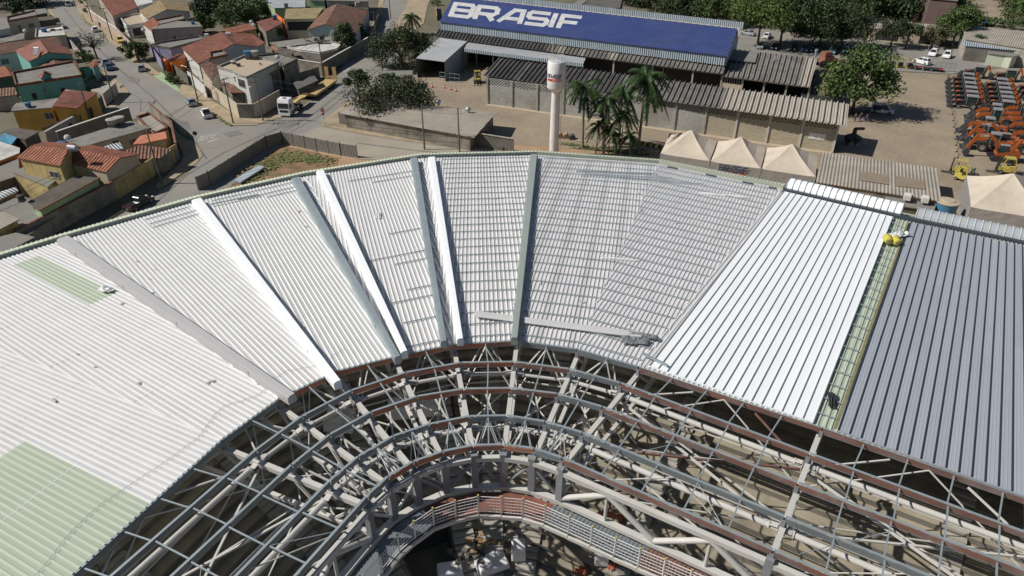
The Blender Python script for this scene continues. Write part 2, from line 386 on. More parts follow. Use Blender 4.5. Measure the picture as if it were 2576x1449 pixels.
 plastic = mat("white_plastic", (.72, .72, .73), .35, var=.06, vs=2, bump=.1, bs=2.5),
 greytarp = mat("grey_tarp", (.20, .21, .22), .5, var=.2, vs=1.5, bump=.3, bs=1.6),
 wood = mat("raw_wood", (.33, .23, .13), .9, var=.25, vs=1.5),
 skin = mat("skin", (.30, .17, .11), .6, var=.03), cloth_n = mat("cloth_navy", (.04, .05, .10), .9, var=.1),
 cloth_k = mat("cloth_dark", (.03, .03, .035), .9, var=.1), cloth_b = mat("cloth_blue", (.10, .17, .32), .9, var=.1), hair = mat("hair_black", (.015, .012, .01), .7, var=.1),
)
# ------------------------------------------------------------ stroke lettering
LET = {
 'B': (1.0, [[(0, .09), (.86, .09), (.97, .2), (.97, .4), (.86, .5), (.1, .5)], [(.86, .5), (.97, .6), (.97, .8), (.86, .91), (0, .91)], [(.09, 0), (.09, 1)]]),
 'R': (1.0, [[(0, .91), (.84, .91), (.97, .8), (.97, .55), (.84, .42), (.1, .42)], [(.09, 0), (.09, 1)], [(.6, .42), (.92, 0)]]),
 'A': (1.15, [[(.05, 0), (.62, .91), (1.02, .91), (1.06, 0)], [(.3, .3), (1.0, .3)]]),
 'S': (1.0, [[(.0, .09), (.86, .09), (.95, .2), (.95, .4), (.86, .5), (.16, .5), (.06, .6), (.06, .8), (.16, .91), (1.0, .91)]]),
 'I': (.24, [[(.1, 0), (.1, 1)]]),
 'F': (.95, [[(0, .91), (.95, .91)], [(.1, .48), (.85, .48)], [(.09, 0), (.09, 1)]]),
 'C': (1.0, [[(1.0, .09), (.16, .09), (.06, .2), (.06, .8), (.16, .91), (1.0, .91)]]),
 'E': (.9, [[(.9, .09), (.08, .09), (.08, .91), (.9, .91)], [(.1, .5), (.8, .5)]]),
 'G': (1.0, [[(1.0, .91), (.16, .91), (.06, .8), (.06, .2), (.16, .09), (.92, .09), (.92, .5), (.5, .5)]]),
 'P': (.9, [[(.09, 0), (.09, .91), (.85, .91), (.85, .45), (.1, .45)]]),
 'M': (1.1, [[(.09, 0), (.09, .95), (.55, .3), (1.0, .95), (1.0, 0)]]),
 'Q': (1.0, [[(.16, .09), (.06, .2), (.06, .8), (.16, .91), (.84, .91), (.94, .8), (.94, .2), (.84, .09), (.16, .09)], [(.6, .3), (1, 0)]]),
 'U': (1.0, [[(.09, 1), (.09, .2), (.2, .09), (.8, .09), (.91, .2), (.91, 1)]]),
 'N': (1.0, [[(.09, 0), (.09, 1), (.91, 0), (.91, 1)]]),
 '1': (.4, [[(.05, .8), (.25, .95), (.25, 0)]]), ' ': (.5, [])}
def lettering(mb, text, fn, gap=.14, th=.19, lift=0.0):
    """Letters made of bars; fn(s, t) maps 0..1 along the word and 0..1 up to a world point."""
    tot = sum(LET[c][0] for c in text) + gap * (len(text) - 1); x = 0
    for c in text:
        wd, strokes = LET[c]; hh = 0.0
        for pl in strokes:
            for i in range(len(pl) - 1):
                a, b = Vector(pl[i]), Vector(pl[i + 1]); d = (b - a); l = d.length
                if l < 1e-5: continue
                d /= l; n = Vector((-d.y, d.x)) * th / 2; e = d * th * .38
                first, last = i == 0, i == len(pl) - 2
                a2 = a - (Vector((0, 0)) if first else e); b2 = b + (Vector((0, 0)) if last else e)
                k = max(1, int(l / .35))
                for q in range(k):
                    A, B = a2.lerp(b2, q / k), a2.lerp(b2, (q + 1) / k)
                    hh += .002; mb.face([fn((x + p.x) / tot, p.y, hh) for p in (A - n, B - n, B + n, A + n)])
        x += wd + gap
# ============================================================ STADIUM
ZI, ZO = 19.0, 17.0
ring_px = {   # rafter k -> pixel of ring 0 (edge of the sheeting) and ring 4 (front), measured on the photograph
 1: ((562, 1119), (922, 1247)), 2: ((699, 1008), (976, 1197)), 3: ((846, 935), (1039, 1160)), 4: ((998, 895), (1114, 1134)),
 5: ((1141, 865), (1190, 1119)), 6: ((1300, 856), (1267, 1117)), 7: ((1452, 877), (1344, 1127)), 8: ((1607, 921), (1414, 1150)),
 9: ((2070, 1075), (1946, 1382))}
A, U = {}, {}
for k, (a, b) in ring_px.items():
    A[k] = P(a[0], a[1], ZI); q = P(b[0], b[1], ZI + .5); d = q - A[k]; d.z = 0; U[k] = d.normalized()
DR = sum(((P(b[0], b[1], ZI + .5) - P(a[0], a[1], ZI)).xy.length for a, b in ring_px.values())) / 9   # ring0 -> ring4
dl = (P(200, 1430, ZI) - P(560, 1120, ZI)).normalized(); A[0] = A[1] + dl * 10.4; U[0] = U[1].copy()
dr = (P(2560, 1245, ZI) - P(2070, 1075, ZI)).normalized(); A[10] = A[9] + dr * 10.4; U[10] = U[9].copy()
A[11] = A[10] + dr * 10.4; U[11] = U[9].copy(); A[-1] = A[0] + dl * 10.4; U[-1] = U[1].copy()
O = {}
for k, px in {2: (165, 603), 3: (500, 506), 4: (772, 444), 5: (1065, 398), 6: (1350, 391), 7: (1655, 413), 8: (1967, 476), 9: (2262, 549)}.items():
    O[k] = P(px[0], px[1], ZO)
def isect(p, d, q, e):
    den = d.x * e.y - d.y * e.x; t = ((q.x - p.x) * e.y - (q.y - p.y) * e.x) / den; return Vector((p.x + d.x * t, p.y + d.y * t, 0))
dout = P(-2, 655, ZO) - P(165, 603, ZO)
q = isect(A[1], (P(0, 872, 18.2) - A[1]), O[2], dout); O[1] = Vector((q.x, q.y, ZO))
O[0] = O[1] + dl * 10.4; O[-1] = O[0] + dl * 10.4; O[0].z = O[-1].z = ZO
for k in (-1, 0): A[k].z = ZI
e9 = (P(2560, 599, ZO) - O[9]).normalized(); O[10] = O[9] + e9 * 10.4; O[11] = O[9] + e9 * 20.8
WOUT = {k: ((O[k] - A[k]).xy.to_3d()).normalized() for k in O}
nodes_px = {1: ((557, 1106), (643, 1131), (733, 1168), (828, 1209), (922, 1247)), 2: ((699, 1004), (759, 1046), (829, 1092), (901, 1147), (976, 1197)),
 3: ((846, 933), (884, 981), (934, 1035), (989, 1096), (1039, 1160)), 4: ((998, 895), (1021, 936), (1049, 996), (1079, 1066), (1114, 1134)),
 5: ((1141, 865), (1160, 911), (1166, 977), (1180, 1046), (1190, 1119)), 6: ((1300, 856), (1294, 909), (1285, 975), (1275, 1044), (1267, 1117)),
 7: ((1452, 877), (1432, 927), (1401, 989), (1371, 1059), (1344, 1127)), 8: ((1607, 921), (1561, 962), (1515, 1022), (1465, 1087), (1414, 1150)),
 9: ((2070, 1075), (2036, 1139), (2008, 1213), (1975, 1298), (1946, 1382))}
RD = [0, 2.35, 4.9, 7.4, 9.75]
RN = {k: [P(x, y, ZI + .05 * RD[i]) for i, (x, y) in enumerate(v)] for k, v in nodes_px.items()}
for k in RN: A[k] = RN[k][0].copy()
lft_px = ((200, 1430), (278, 1449), (430, 1449), (592, 1449), (741, 1449)); rgt_px = ((2560, 1245), (2576, 1336.5), (2576, 1428), None, (1851.5, 1339))
for k in (0, -1): RN[k] = [RN[1][i] + (P(*lft_px[i], ZI + .05 * RD[i]) - RN[1][i]).normalized() * 10.4 * (1 - k) for i in range(5)]; A[k] = RN[k][0]
for k in (10, 11): RN[k] = [RN[9][i] + dr * 10.4 * (k - 9) for i in range(5)]; A[k] = RN[k][0]
def lin(tab, k):
    i = int(math.floor(k)); t = k - i
    return tab[i] if t < 1e-6 else tab[i].lerp(tab[i + 1], t)
def S(k, d, z=0.0):
    """Plan point on rafter line k (fractional allowed), d metres inward of the sheeting edge (negative: outward)."""
    def one(i):
        base = A[i]
        if d < 0: v = WOUT[i] * (-d)
        elif d >= RD[4]: base = RN[i][4]; v = (RN[i][4] - RN[i][2]).xy.to_3d().normalized() * (d - RD[4])
        else:
            j = max(q for q in range(4) if RD[q] <= d); base = RN[i][j].lerp(RN[i][j + 1], (d - RD[j]) / (RD[j + 1] - RD[j])); v = Vector((0, 0, 0))
        return Vector((base.x + v.x, base.y + v.y, z))
    i = int(math.floor(k)); t = k - i
    return one(i) if t < 1e-6 else one(i).lerp(one(i + 1), t)
def ringz(d): return ZI + .05 * d
stad = empty("stadium_roof", S(6, 0), "large unfinished stadium roof of white ribbed sheets on an open steel frame", "stadium roof")

# ---- sheeting: every bay is cut into strips (one per rib) that run up the slope
def clip(poly, n, c):                          # keep n.p <= c
    out = []
    for i in range(len(poly)):
        a, b = poly[i], poly[(i + 1) % len(poly)]; fa, fb = n.x * a.x + n.y * a.y - c, n.x * b.x + n.y * b.y - c
        if fa <= 0: out.append(a)
        if fa * fb < 0:
            t = fa / (fa - fb); out.append(a.lerp(b, t))
    return out
def bay_frame(k):
    o = (O[k] + O[k + 1]) / 2 - (A[k] + A[k + 1]) / 2
    if k <= 0 or k >= 9: o = O[k] - A[k]
    e = Vector((o.x, o.y)).normalized(); s = Vector((e.y, -e.x)); return e, s
def zroof(k, p):
    a, b, c, d = A[k], A[k + 1], O[k], O[k + 1]
    def dist(p, a, b):
        n = Vector((-(b.y - a.y), b.x - a.x)).normalized(); return abs(n.x * (p.x - a.x) + n.y * (p.y - a.y))
    i, o = dist(p, a, b), dist(p, c, d); return ZI + (ZO - ZI) * i / max(i + o, 1e-6)
def sheet(k, mats, pick, pitch=.32, rib=(.13, .07), rh=.065, quad=None, dz=0.0, name="roof_sheeting"):
    e, s = bay_frame(k); q = quad or [A[k], A[k + 1], O[k + 1], O[k]]; q = [Vector((p.x, p.y)) for p in q]
    ss = [p.dot(s) for p in q]; s0, s1 = min(ss), max(ss); base = s0; mb = MB(); n = int((s1 - s0) / pitch) + 1
    for i in range(n):
        a, b = base + i * pitch, base + (i + 1) * pitch
        poly = clip(clip(q, s, b), -s, -a)
        if len(poly) < 3: continue
        cuts = pick(i, n)                      # list of (t_end fraction, material)
        ts = [p.dot(e) for p in poly]; t0, t1 = min(ts), max(ts); full = [p.dot(e) for p in q]; f0, f1 = min(full), max(full)
        lo = f0
        for fr, m in cuts:
            hi = f0 + (f1 - f0) * fr; pp = clip(clip(poly, e, hi), -e, -lo)
            if len(pp) >= 3:
                mb.face([(p.x, p.y, zroof(k, p) + dz) for p in pp], m)
                # rib at the strip's start
                r = clip(clip(pp, s, a + rib[0]), -s, -a)
                if len(r) >= 3:
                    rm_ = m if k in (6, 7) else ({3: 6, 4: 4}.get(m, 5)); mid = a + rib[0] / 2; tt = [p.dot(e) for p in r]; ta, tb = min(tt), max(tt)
                    def pt(sv, tv, up):
                        x = s * sv + e * tv; return (x.x, x.y, zroof(k, x) + dz + up)
                    for (sa, ua), (sb, ub) in (((mid - rib[0] / 2, 0), (mid - rib[1] / 2, rh)), ((mid - rib[1] / 2, rh), (mid + rib[1] / 2, rh)), ((mid + rib[1] / 2, rh), (mid + rib[0] / 2, 0))):
                        mb.face([pt(sa, ta, ua), pt(sb, ta, ub), pt(sb, tb, ub), pt(sa, tb, ua)], rm_)
                    mb.face([pt(mid - rib[0] / 2, ta, 0), pt(mid + rib[0] / 2, ta, 0), pt(mid + rib[1] / 2, ta, rh), pt(mid - rib[1] / 2, ta, rh)], rm_)
            lo = hi
    return mb.build(name, mats, stad)
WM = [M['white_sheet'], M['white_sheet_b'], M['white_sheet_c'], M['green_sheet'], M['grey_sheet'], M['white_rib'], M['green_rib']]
def shade(i, seed): return (0, 1, 0, 0, 1, 0, 0, 0, 1, 0)[int(i / 4 + seed) % 10]
e0, s0_ = bay_frame(0)
def frac(k, px, z):                            # (rib index, fraction along the bay) of a photographed point
    e, s = bay_frame(k); p = P(px[0], px[1], z).xy; q = [Vector((v.x, v.y)) for v in (A[k], A[k + 1], O[k + 1], O[k])]
    ss = [v.dot(s) for v in q]; tt = [v.dot(e) for v in q]
    return (p.dot(s) - min(ss)) / .32, (p.dot(e) - min(tt)) / (max(tt) - min(tt))
g2 = [frac(0, (45, 1120), 18.5), frac(0, (345, 1270), 18.95)]
def pick0(i, n):
    m = shade(i, 0)
    if min(g2[0][0], g2[1][0]) > i or True:
        if i <= max(g2[0][0], g2[1][0]): return [(1.05, 3) if False else (g2[0][1] + .0, 3), (1.05, m)]
    return [(1.05, m)]
g1 = [frac(1, (65, 650), 17.3), frac(1, (40, 668), 17.3), frac(1, (285, 738), 17.9), frac(1, (215, 768), 17.9)]
lo1, hi1 = min(g[0] for g in g1), max(g[0] for g in g1); tlo, thi = min(g[1] for g in g1), max(g[1] for g in g1)
def pick1(i, n):
    m = shade(i, 3)
    if lo1 <= i <= hi1: return [(tlo, m), (thi, 3), (1.05, m)]
    return [(1.05, m)]
sheet(-1, WM, lambda i, n: [(1.05, 3)]); sheet(0, WM, pick0); sheet(1, WM, pick1)
for k in (2, 3, 4): sheet(k, WM, lambda i, n, k=k: [(1.05, shade(i, k * 2))])
sheet(5, WM, lambda i, n: [(1.05, 1 if i % 9 < 7 else 2)])
sheet(6, WM, lambda i, n: [(1.05, 2 if i % 7 < 5 else 1)], pitch=.30); sheet(7, WM, lambda i, n: [(1.05, 2)], pitch=.30)
sheet(8, WM, lambda i, n: [(1.05, 3 if i > n * .9 else 1)], pitch=.30)
sheet(9, WM, lambda i, n: [(1.05, 3 if i < 6 else 4)], pitch=.30); sheet(10, WM, lambda i, n: [(1.05, 4)], pitch=.42)

# ---- spacer rails lying across the ribs
def rail(k, fr, a, b, w=.07, h=.06, up=.12):
    e = lerp(A[k], O[k], fr), lerp(A[k + 1], O[k + 1], fr); p, q = e[0].lerp(e[1], a), e[0].lerp(e[1], b)
    p, q = Vector(p), Vector(q); p.z = lerp(ZI, ZO, fr) + up; q.z = p.z; return p, q, w, h
NR = 24
for k in range(4, 8):
    mb = MB()
    for i in range(NR + 1):
        fr = (i + .4) / (NR + 1)
        a, b = .06, .995
        if k == 4:
            if i not in (0, 2, 4, 5, 8, 9, 12, 21, 22): continue
            a = {0: .1, 2: .3, 4: .25, 5: .5, 8: .45, 9: .15, 12: .5, 21: .5, 22: .3}[i]
        if k == 5: a, b = .16, .97
        if k == 7: a, b = .005, .985
        p, q, w, h = rail(k, fr, a, b); mb.beam(p, q, w, h)
        if k >= 5:
            for j in range(14):
                r = p.lerp(q, (j + .5) / 14); mb.box((r.x, r.y, r.z - .06), (.08, .08, .07))
    mb.build("spacer_rail", M['galv'], stad)
mb = MB()                                      # short pieces of rail in the third and second bays
for fr, a, b in ((.97, .1, .9), (.93, .3, .95), (.90, .55, .98)):
    for k in (2, 3):
        p, q, w, h = rail(k, fr, a if k == 3 else .55, b); mb.beam(p, q, w, h)
mb.build("spacer_rail", M['galv'], stad)

# lap joints across the ribs, the safety rope and small scraps
for k in (-1, 0, 1, 2, 3, 4):
    mb = MB()
    for fr in ((.2, .42, .64, .84) if k > 0 else (.16, .33, .5, .67, .84)):
        e = lerp(A[k], O[k], fr), lerp(A[k + 1], O[k + 1], fr); z = lerp(ZI, ZO, fr) + .012
        mb.beam(V(e[0].x, e[0].y, z), V(e[1].x, e[1].y, z), .05, .012)
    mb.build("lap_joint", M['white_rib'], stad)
mb = MB(); last = None; rr = random.Random(4)
for i in range(60):
    k = -.8 + i * 4.2 / 60; j = int(math.floor(k)); t_ = k - j; fr = .045 + .012 * math.sin(i * .45) + .004 * rr.random(); p = lerp(A[j], A[j + 1], t_).lerp(lerp(O[j], O[j + 1], t_), fr); p = V(p.x, p.y, lerp(ZI, ZO, fr) + .1)
    if last is not None: mb.tube(last, p, .011, n=5, cap=False)
    last = p
mb.build("safety_rope", M['stack_g'], stad)
mb = MB()
for i in range(46):
    k = rr.uniform(-.9, 7.9); j = int(math.floor(k)); t_ = k - j; fr = rr.uniform(.05, .95); p = lerp(A[j], A[j + 1], t_).lerp(lerp(O[j], O[j + 1], t_), fr); z = lerp(ZI, ZO, fr) + .1
    mb.box((p.x, p.y, z), (rr.uniform(.08, .5), rr.uniform(.05, .2), .04), rz=rr.random() * 3)
tag(mb.build("sheet_scraps", M['grey_sheet']), "small scraps and offcuts scattered over the white roof", "scraps", kind='stuff')
# ---- standing-seam top sheeting over the straight stand
def seamed(k, q, matp, mats, dz, pitch, name, sh=.05):
    e, s = bay_frame(k); qq = [Vector((p.x, p.y)) for p in q]; zz = [p.z for p in q]
    top = [Vector((p.x, p.y, p.z)) for p in q]; mb = MB(); mb.slab(top, .10, 0)
    l0, l1 = q[1] - q[0], q[2] - q[3]; n = int(l0.length / pitch + .5)
    for i in range(n + 1):
        t = i / n; a, b = q[0].lerp(q[1], t), q[3].lerp(q[2], t); a, b = Vector(a), Vector(b)
        d = (b - a).normalized(); side = Vector((d.y, -d.x, 0)).normalized()
        mb.beam(a + Vector((0, 0, sh / 2 + .012)), b + Vector((0, 0, sh / 2 + .012)), .05, sh, 1)
        if i < n:
            c0, c1, c2, c3 = (Vector(q[0].lerp(q[1], i / n)), Vector(q[0].lerp(q[1], (i + 1) / n)), Vector(q[3].lerp(q[2], (i + 1) / n)), Vector(q[3].lerp(q[2], i / n)))
            cuts_ = sorted([0, 1] + [rnd.uniform(.3, .7)])
            for f0, f1 in zip(cuts_[:-1], cuts_[1:]): mb.face([c0.lerp(c3, f0) + V(0, 0, .006), c1.lerp(c2, f0) + V(0, 0, .006), c1.lerp(c2, f1) + V(0, 0, .006), c0.lerp(c3, f1) + V(0, 0, .006)], 0)
        if i < n and mats is M['seam_dark']:
            for f in (.33, .66):
                c, d2 = q[0].lerp(q[1], (i + f) / n), q[3].lerp(q[2], (i + f) / n)
                mb.beam(Vector(c) + Vector((0, 0, .012)), Vector(d2) + Vector((0, 0, .012)), .025, .012, 0)
    return mb.build(name, [matp, mats], stad)
wq = [P(1634, 920, 19.15), P(2046, 1062, 19.15), P(2246, 545, 17.3), P(1972, 481, 17.3)]
seamed(8, wq, M['seam_white'], M['galv'], 0, .56, "top_sheeting")
gq0, gq3 = P(2108, 1082, 19.15), P(2291, 559, 17.3)
gdir1 = (P(2560, 1241, 19.15) - gq0).normalized(); gdir2 = (P(2560, 616, 17.3) - gq3).normalized(); LG = 23.0
seamed(9, [gq0, gq0 + gdir1 * LG, gq3 + gdir2 * LG, gq3], M['seam_grey'], M['seam_dark'], 0, .56, "top_sheeting", sh=.07)
# insulation edge of the grey sheeting (brown strip) and rails in the open gap
mb = MB(); a, b = P(2100, 1080, 19.0), P(2284, 558, 17.2)
mb.beam(a, b, .16, .14); mb.build("insulation_edge", M['ins_edge'], stad)
mb = MB()
for i in range(21):
    fr = (i + .5) / 21.5; a = P(2050, 1062, 19.0).lerp(P(2249, 548, 17.2), fr); b = P(2094, 1077, 19.0).lerp(P(2278, 558, 17.2), fr)
    mb.beam(a + V(0, 0, .14), b + V(0, 0, .14), .055, .05)
mb.build("spacer_rail", M['galv'], stad)

# ---- outer edge: gutter, pale green parapet flashing, facade below
def outn(k):
    d = (O[min(k + 1, 11)] - O[max(k - 1, -1)]); n = Vector((-d.y, d.x, 0)).normalized(); return n if n.y > 0 or k < 2 else n
ON = {}
for k in range(-1, 12):
    d = (O[min(k + 1, 11)] - O[max(k - 1, -1)]); n = Vector((-d.y, d.x, 0)).normalized()
    if n.dot(WOUT[k]) < 0: n = -n
    ON[k] = n
for k in range(-1, 8):
    g = MB(); a, b = O[k], O[k + 1]; na, nb = ON[k], ON[k + 1]
    g.hexa([a + V(0, 0, -.45), b + V(0, 0, -.45), b + nb * .42 + V(0, 0, -.45), a + na * .42 + V(0, 0, -.45),
            a + V(0, 0, -.22), b + V(0, 0, -.22), b + nb * .42 + V(0, 0, -.22), a + na * .42 + V(0, 0, -.22)])
    g.beam(a + na * .06 + V(0, 0, -.1), b + nb * .06 + V(0, 0, -.1), .07, .12)
    g.build("gutter", M['gutter'], stad)
    g = MB(); n = max(2, int((b - a).length / .36))
    for i in range(n):
        t0, t1 = i / n, (i + 1) / n
        def q_(t, o, z): return a.lerp(b, t) + na.lerp(nb, t) * o + V(0, 0, z)
        tm = t0 + (t1 - t0) * .72
        g.face([q_(t0, .42, .22), q_(tm, .42, .22), q_(tm, 1.22, .12), q_(t0, 1.22, .12)])
        for (ta, tb, za, zb) in ((tm, tm + (t1 - t0) * .07, .0, .06), (tm + (t1 - t0) * .07, t0 + (t1 - t0) * .93, .06, .06), (t0 + (t1 - t0) * .93, t1, .06, 0)):
            g.face([q_(ta, .42, .22 + za), q_(tb, .42, .22 + zb), q_(tb, 1.22, .12 + zb), q_(ta, 1.22, .12 + za)])
    g.face([q_(0, .42, .26), q_(1, .42, .26), q_(1, .42, -.3), q_(0, .42, -.3)])
    g.build("parapet_flashing", M['fascia'], stad)
    g = MB()
    g.hexa([a + na * .95 + V(0, 0, -ZO), b + nb * .95 + V(0, 0, -ZO), b + nb * 1.1 + V(0, 0, -ZO), a + na * 1.1 + V(0, 0, -ZO),
            a + na * .95, b + nb * .95, b + nb * 1.1, a + na * 1.1])
    g.build("facade_wall", M['fascia'], stad)
# rolled sheet ends at the eave of the straight and right-hand bays
for k in (6, 7):
    g = MB(); a, b = A[k].lerp(O[k], .985), A[k + 1].lerp(O[k + 1], .985); n = 34
    gaps = set() if k == 6 else {3, 4, 5, 14, 15, 16, 24, 25, 26, 31, 32}
    for i in range(n):
        if i in gaps: continue
        p, q = a.lerp(b, (i + .08) / n), a.lerp(b, (i + .92) / n); dz = V(0, 0, .12)
        o = (WOUT[k] * .38)
        g.hexa([p, q, q + o, p + o, p + dz * .4 + V(0, 0, .1), q + dz * .4 + V(0, 0, .1), q + o + dz, p + o + dz])
    g.build("eave_closure", M['white_sheet'], stad)
    if gaps:
        g = MB()
        for (i0, i1) in ((3, 6), (14, 17), (24, 27), (31, 33)):
            p, q = a.lerp(b, i0 / n), a.lerp(b, i1 / n); o = WOUT[k] * .36
            g.slab([p + V(0, 0, .07), q + V(0, 0, .07), q + o + V(0, 0, .07), p + o + V(0, 0, .07)], .05)
        g.build("eave_opening_shade", M['gutter'], stad)  # dark slabs in the gaps: shade of the openings put into the colour
# barrel eaves over the straight stand
def barrel(p, q, m, ms, r=.95):
    d = (q - p); L_ = d.length; d.normalize(); n = V(-d.y, d.x, 0)
    if n.y < 0: n = -n
    g = MB(); seg = 12
    def pt(t, a, rr=r): return p + d * (L_ * t) + n * (r + .25 - rr * math.cos(a)) + V(0, 0, rr * math.sin(a) * .95 - .1)
    for i in range(seg):
        a0, a1 = R(5) + i * R(190) / seg, R(5) + (i + 1) * R(190) / seg
        g.face([pt(0, a0), pt(1, a0), pt(1, a1), pt(0, a1)], 0)
    cap = [pt(1, R(5) + i * R(190) / seg) for i in range(seg + 1)]; g.face(cap, 0); g.face([pt(0, R(5) + i * R(190) / seg) for i in range(seg + 1)], 0)
    nn = int(L_ / .56)
    for j in range(nn + 1):
        t = j / nn
        for i in range(seg):
            a0, a1 = R(5) + i * R(190) / seg, R(5) + (i + 1) * R(190) / seg
            g.beam(pt(t, a0, r + .03), pt(t, a1, r + .03), .06, .06, 1, up=tuple(d))
    return g.build("barrel_eave", [m, ms], stad)
barrel(P(1974, 478, 17.15), P(2262, 545, 17.15), M['seam_white'], M['galv'])
barrel(P(2300, 556, 17.15), P(2300, 556, 17.15) + gdir2 * 21, M['seam_grey'], M['fascia'])
g = MB(); g.beam(P(1970, 478, 17.2), P(2262, 545, 17.2), .5, .3); g.beam(P(2262, 545, 17.2), P(2262, 545, 17.2) + gdir2 * 22, .5, .3); g.build("gutter", M['gutter'], stad)
g = MB(); a, b = O[8] + ON[8] * 1.0, O[11] + ON[11] * 1.9
g.beam(V(a.x, a.y, 8.2), V(b.x, b.y, 8.2), .15, 16.4); g.build("facade_wall", M['fascia'], stad)

# ---- loose stacks of folded roofing panels along the rafters (things of their own)
stacks = [((160, 603), (735, 1003), 1.05, .52, M['grey_sheet'], "long grey stack of roofing panels, leftmost of the seven on the white roof"),
 ((496, 506), (850, 968), 1.0, .46, M['seam_white'], "long bright white stack of roofing panels between two grey stacks on the left"),
 ((745, 452), (1001, 905), .95, .40, M['galv'], "long grey-green stack of roofing panels just left of a white one"),
 ((806, 434), (1018, 892), .85, .42, M['seam_white'], "long bright white stack of roofing panels beside the grey-green stack"),
 ((1042, 402), (1117, 866), .85, .38, M['galv'], "grey stack of roofing panels left of the top centre of the roof"),
 ((1086, 400), (1158, 860), .85, .40, M['seam_white'], "narrow bright white stack of roofing panels near the top centre"),
 ((1343, 393), (1294, 857), .9, .42, M['stack_g'], "grey-green stack of roofing panels, rightmost of the seven on the roof")]
for i, (a, b, w0, w1, m, lb) in enumerate(stacks):
    p, q = P(a[0], a[1], ZO + .35), P(b[0], b[1], ZI + .35); c = (p + q) / 2
    t = empty("panel_stack", (c.x, c.y, c.z - .33), lb, "roofing panels", "stacks of roofing panels lying along the rafters")
    g = MB(); d = (q - p).normalized(); s_ = V(d.y, -d.x, 0)
    for j, (off, hh, sc_) in enumerate(((0, .42, 1.0), (.02, .1, .86), (-.03, .06, .7))):
        zz = -.10 if j == 0 else (.16 if j == 1 else .235)
        g.beam(p + s_ * off + V(0, 0, zz), q + s_ * off + V(0, 0, zz), w0 * sc_, hh, 0, w2=w1 * sc_)
    g.build("folded_panels", m, t)
    g = MB()
    for f in (.12, .38, .62, .88):
        x = p.lerp(q, f); ww = lerp(w0, w1, f); g.beam(x - s_ * (ww / 2 + .02) + V(0, 0, -.05), x + s_ * (ww / 2 + .012) + V(0, 0, -.09), .035, .47, 0)
    g.build("binding_strap", M['galv_dk'], t)

# ---- steel frame
def webmat(r, k):
    if r == 0: return M['primer'] if k in (2, 3, 4, 5) else (M['galv_dk'] if k < 2 or k in (6, 7) else M['primer_dk'])
    if r in (1, 2): return M['primer'] if k in (3, 4, 5) else M['primer_dk'] if k >= 8 else (M['primer_dk'] if k in (6,) else (M['galv_dk']))
    if r == 3: return M['primer'] if k in (4,) else M['galv_dk']
    return M['primer'] if k in (2, 3, 4, 5, 6) else M['primer_dk'] if k >= 8 else M['galv_dk']
for r, d in enumerate(RD):
    for k in range(-1, 11):
        p, q = S(k, d, ringz(d)), S(k + 1, d, ringz(d)); u = ((U[k] + U[k + 1]) / 2).normalized() * .07
        e = (q - p).normalized() * .03
        g = MB(); g.beam(p + e + V(0, 0, -.012), q - e + V(0, 0, -.012), .13, .03); g.beam(p + e + V(0, 0, -.41), q - e + V(0, 0, -.34), .12, .03)
        b = g.build("ring_beam", M['galv'], stad)
        g = MB(); g.beam(p + e + u + V(0, 0, -.21), q - e + u + V(0, 0, -.175), .02, .29); g.build("web", webmat(r, k), b)
def rod_fracs(k): return (.5,) if 1 <= k <= 7 else (.2, .4, .6, .8)
for r in range(4):
    for k in range(-1, 11):
        g = MB()
        for f in rod_fracs(k):
            f2 = f + (.0 if r % 2 == 0 else .006)
            g.beam(S(k + f2, RD[r] + .1, ringz(RD[r]) - .1), S(k + f2, RD[r + 1] - .1, ringz(RD[r + 1]) - .1), .07, .06)
        g.build("sag_rod", M['galv'], stad)
for k in range(-1, 12):
    ra = empty("rafter_truss", (S(k, 0, ZI - 1))); ra.parent = stad; ra.location = S(k, 0, ZI - 1) - Vector(stad.location)
    wd = .27
    g = MB(); g.beam(S(k, -6, ringz(-6) - .82), S(k, RD[4] - .1, ringz(RD[4]) - .82), wd, .30); g.build("top_chord", M['steel_w'], ra)
    g = MB(); g.beam(S(k, -6, ringz(-6) - 3.3), S(k, RD[4] - .3, ringz(RD[4]) - 2.75), .22, .22); g.build("bottom_chord", M['steel_w'], ra)
    g = MB(); nb = 6; ds = [-5 + i * (RD[4] + 4.6) / nb for i in range(nb + 1)]
    for i in range(nb):
        a, b = ds[i], ds[i + 1]
        if i % 2 == 0: g.beam(S(k, a, ringz(a) - .9), S(k, b, ringz(b) - 3.05), .13, .13)
        else: g.beam(S(k, a, ringz(a) - 3.05), S(k, b, ringz(b) - .9), .13, .13)
    e_ = (S(k, 1, 0) - S(k, 0, 0)).normalized(); s_ = V(-e_.y, e_.x, 0)
    for d in (RD[1], RD[3]):
        c_ = S(k, d, ringz(d) - 1.0)
        for q in (-1, 1): g.beam(c_ + s_ * q * .12 - e_ * .22, c_ + s_ * q * .12 + e_ * .28, .03, .36); g.beam(c_ + s_ * q * .16 + V(0, 0, .22), c_ + s_ * q * .5 + V(0, 0, .16), .3, .02)
    g.build("web_members", M['steel_w'], ra)
    g = MB()
    for d in RD: g.box(S(k, d, ringz(d) - .45), (.22, .2, .46), rz=math.atan2(U[k].y, U[k].x))
    g.build("stub_post", M['steel_g'], ra)
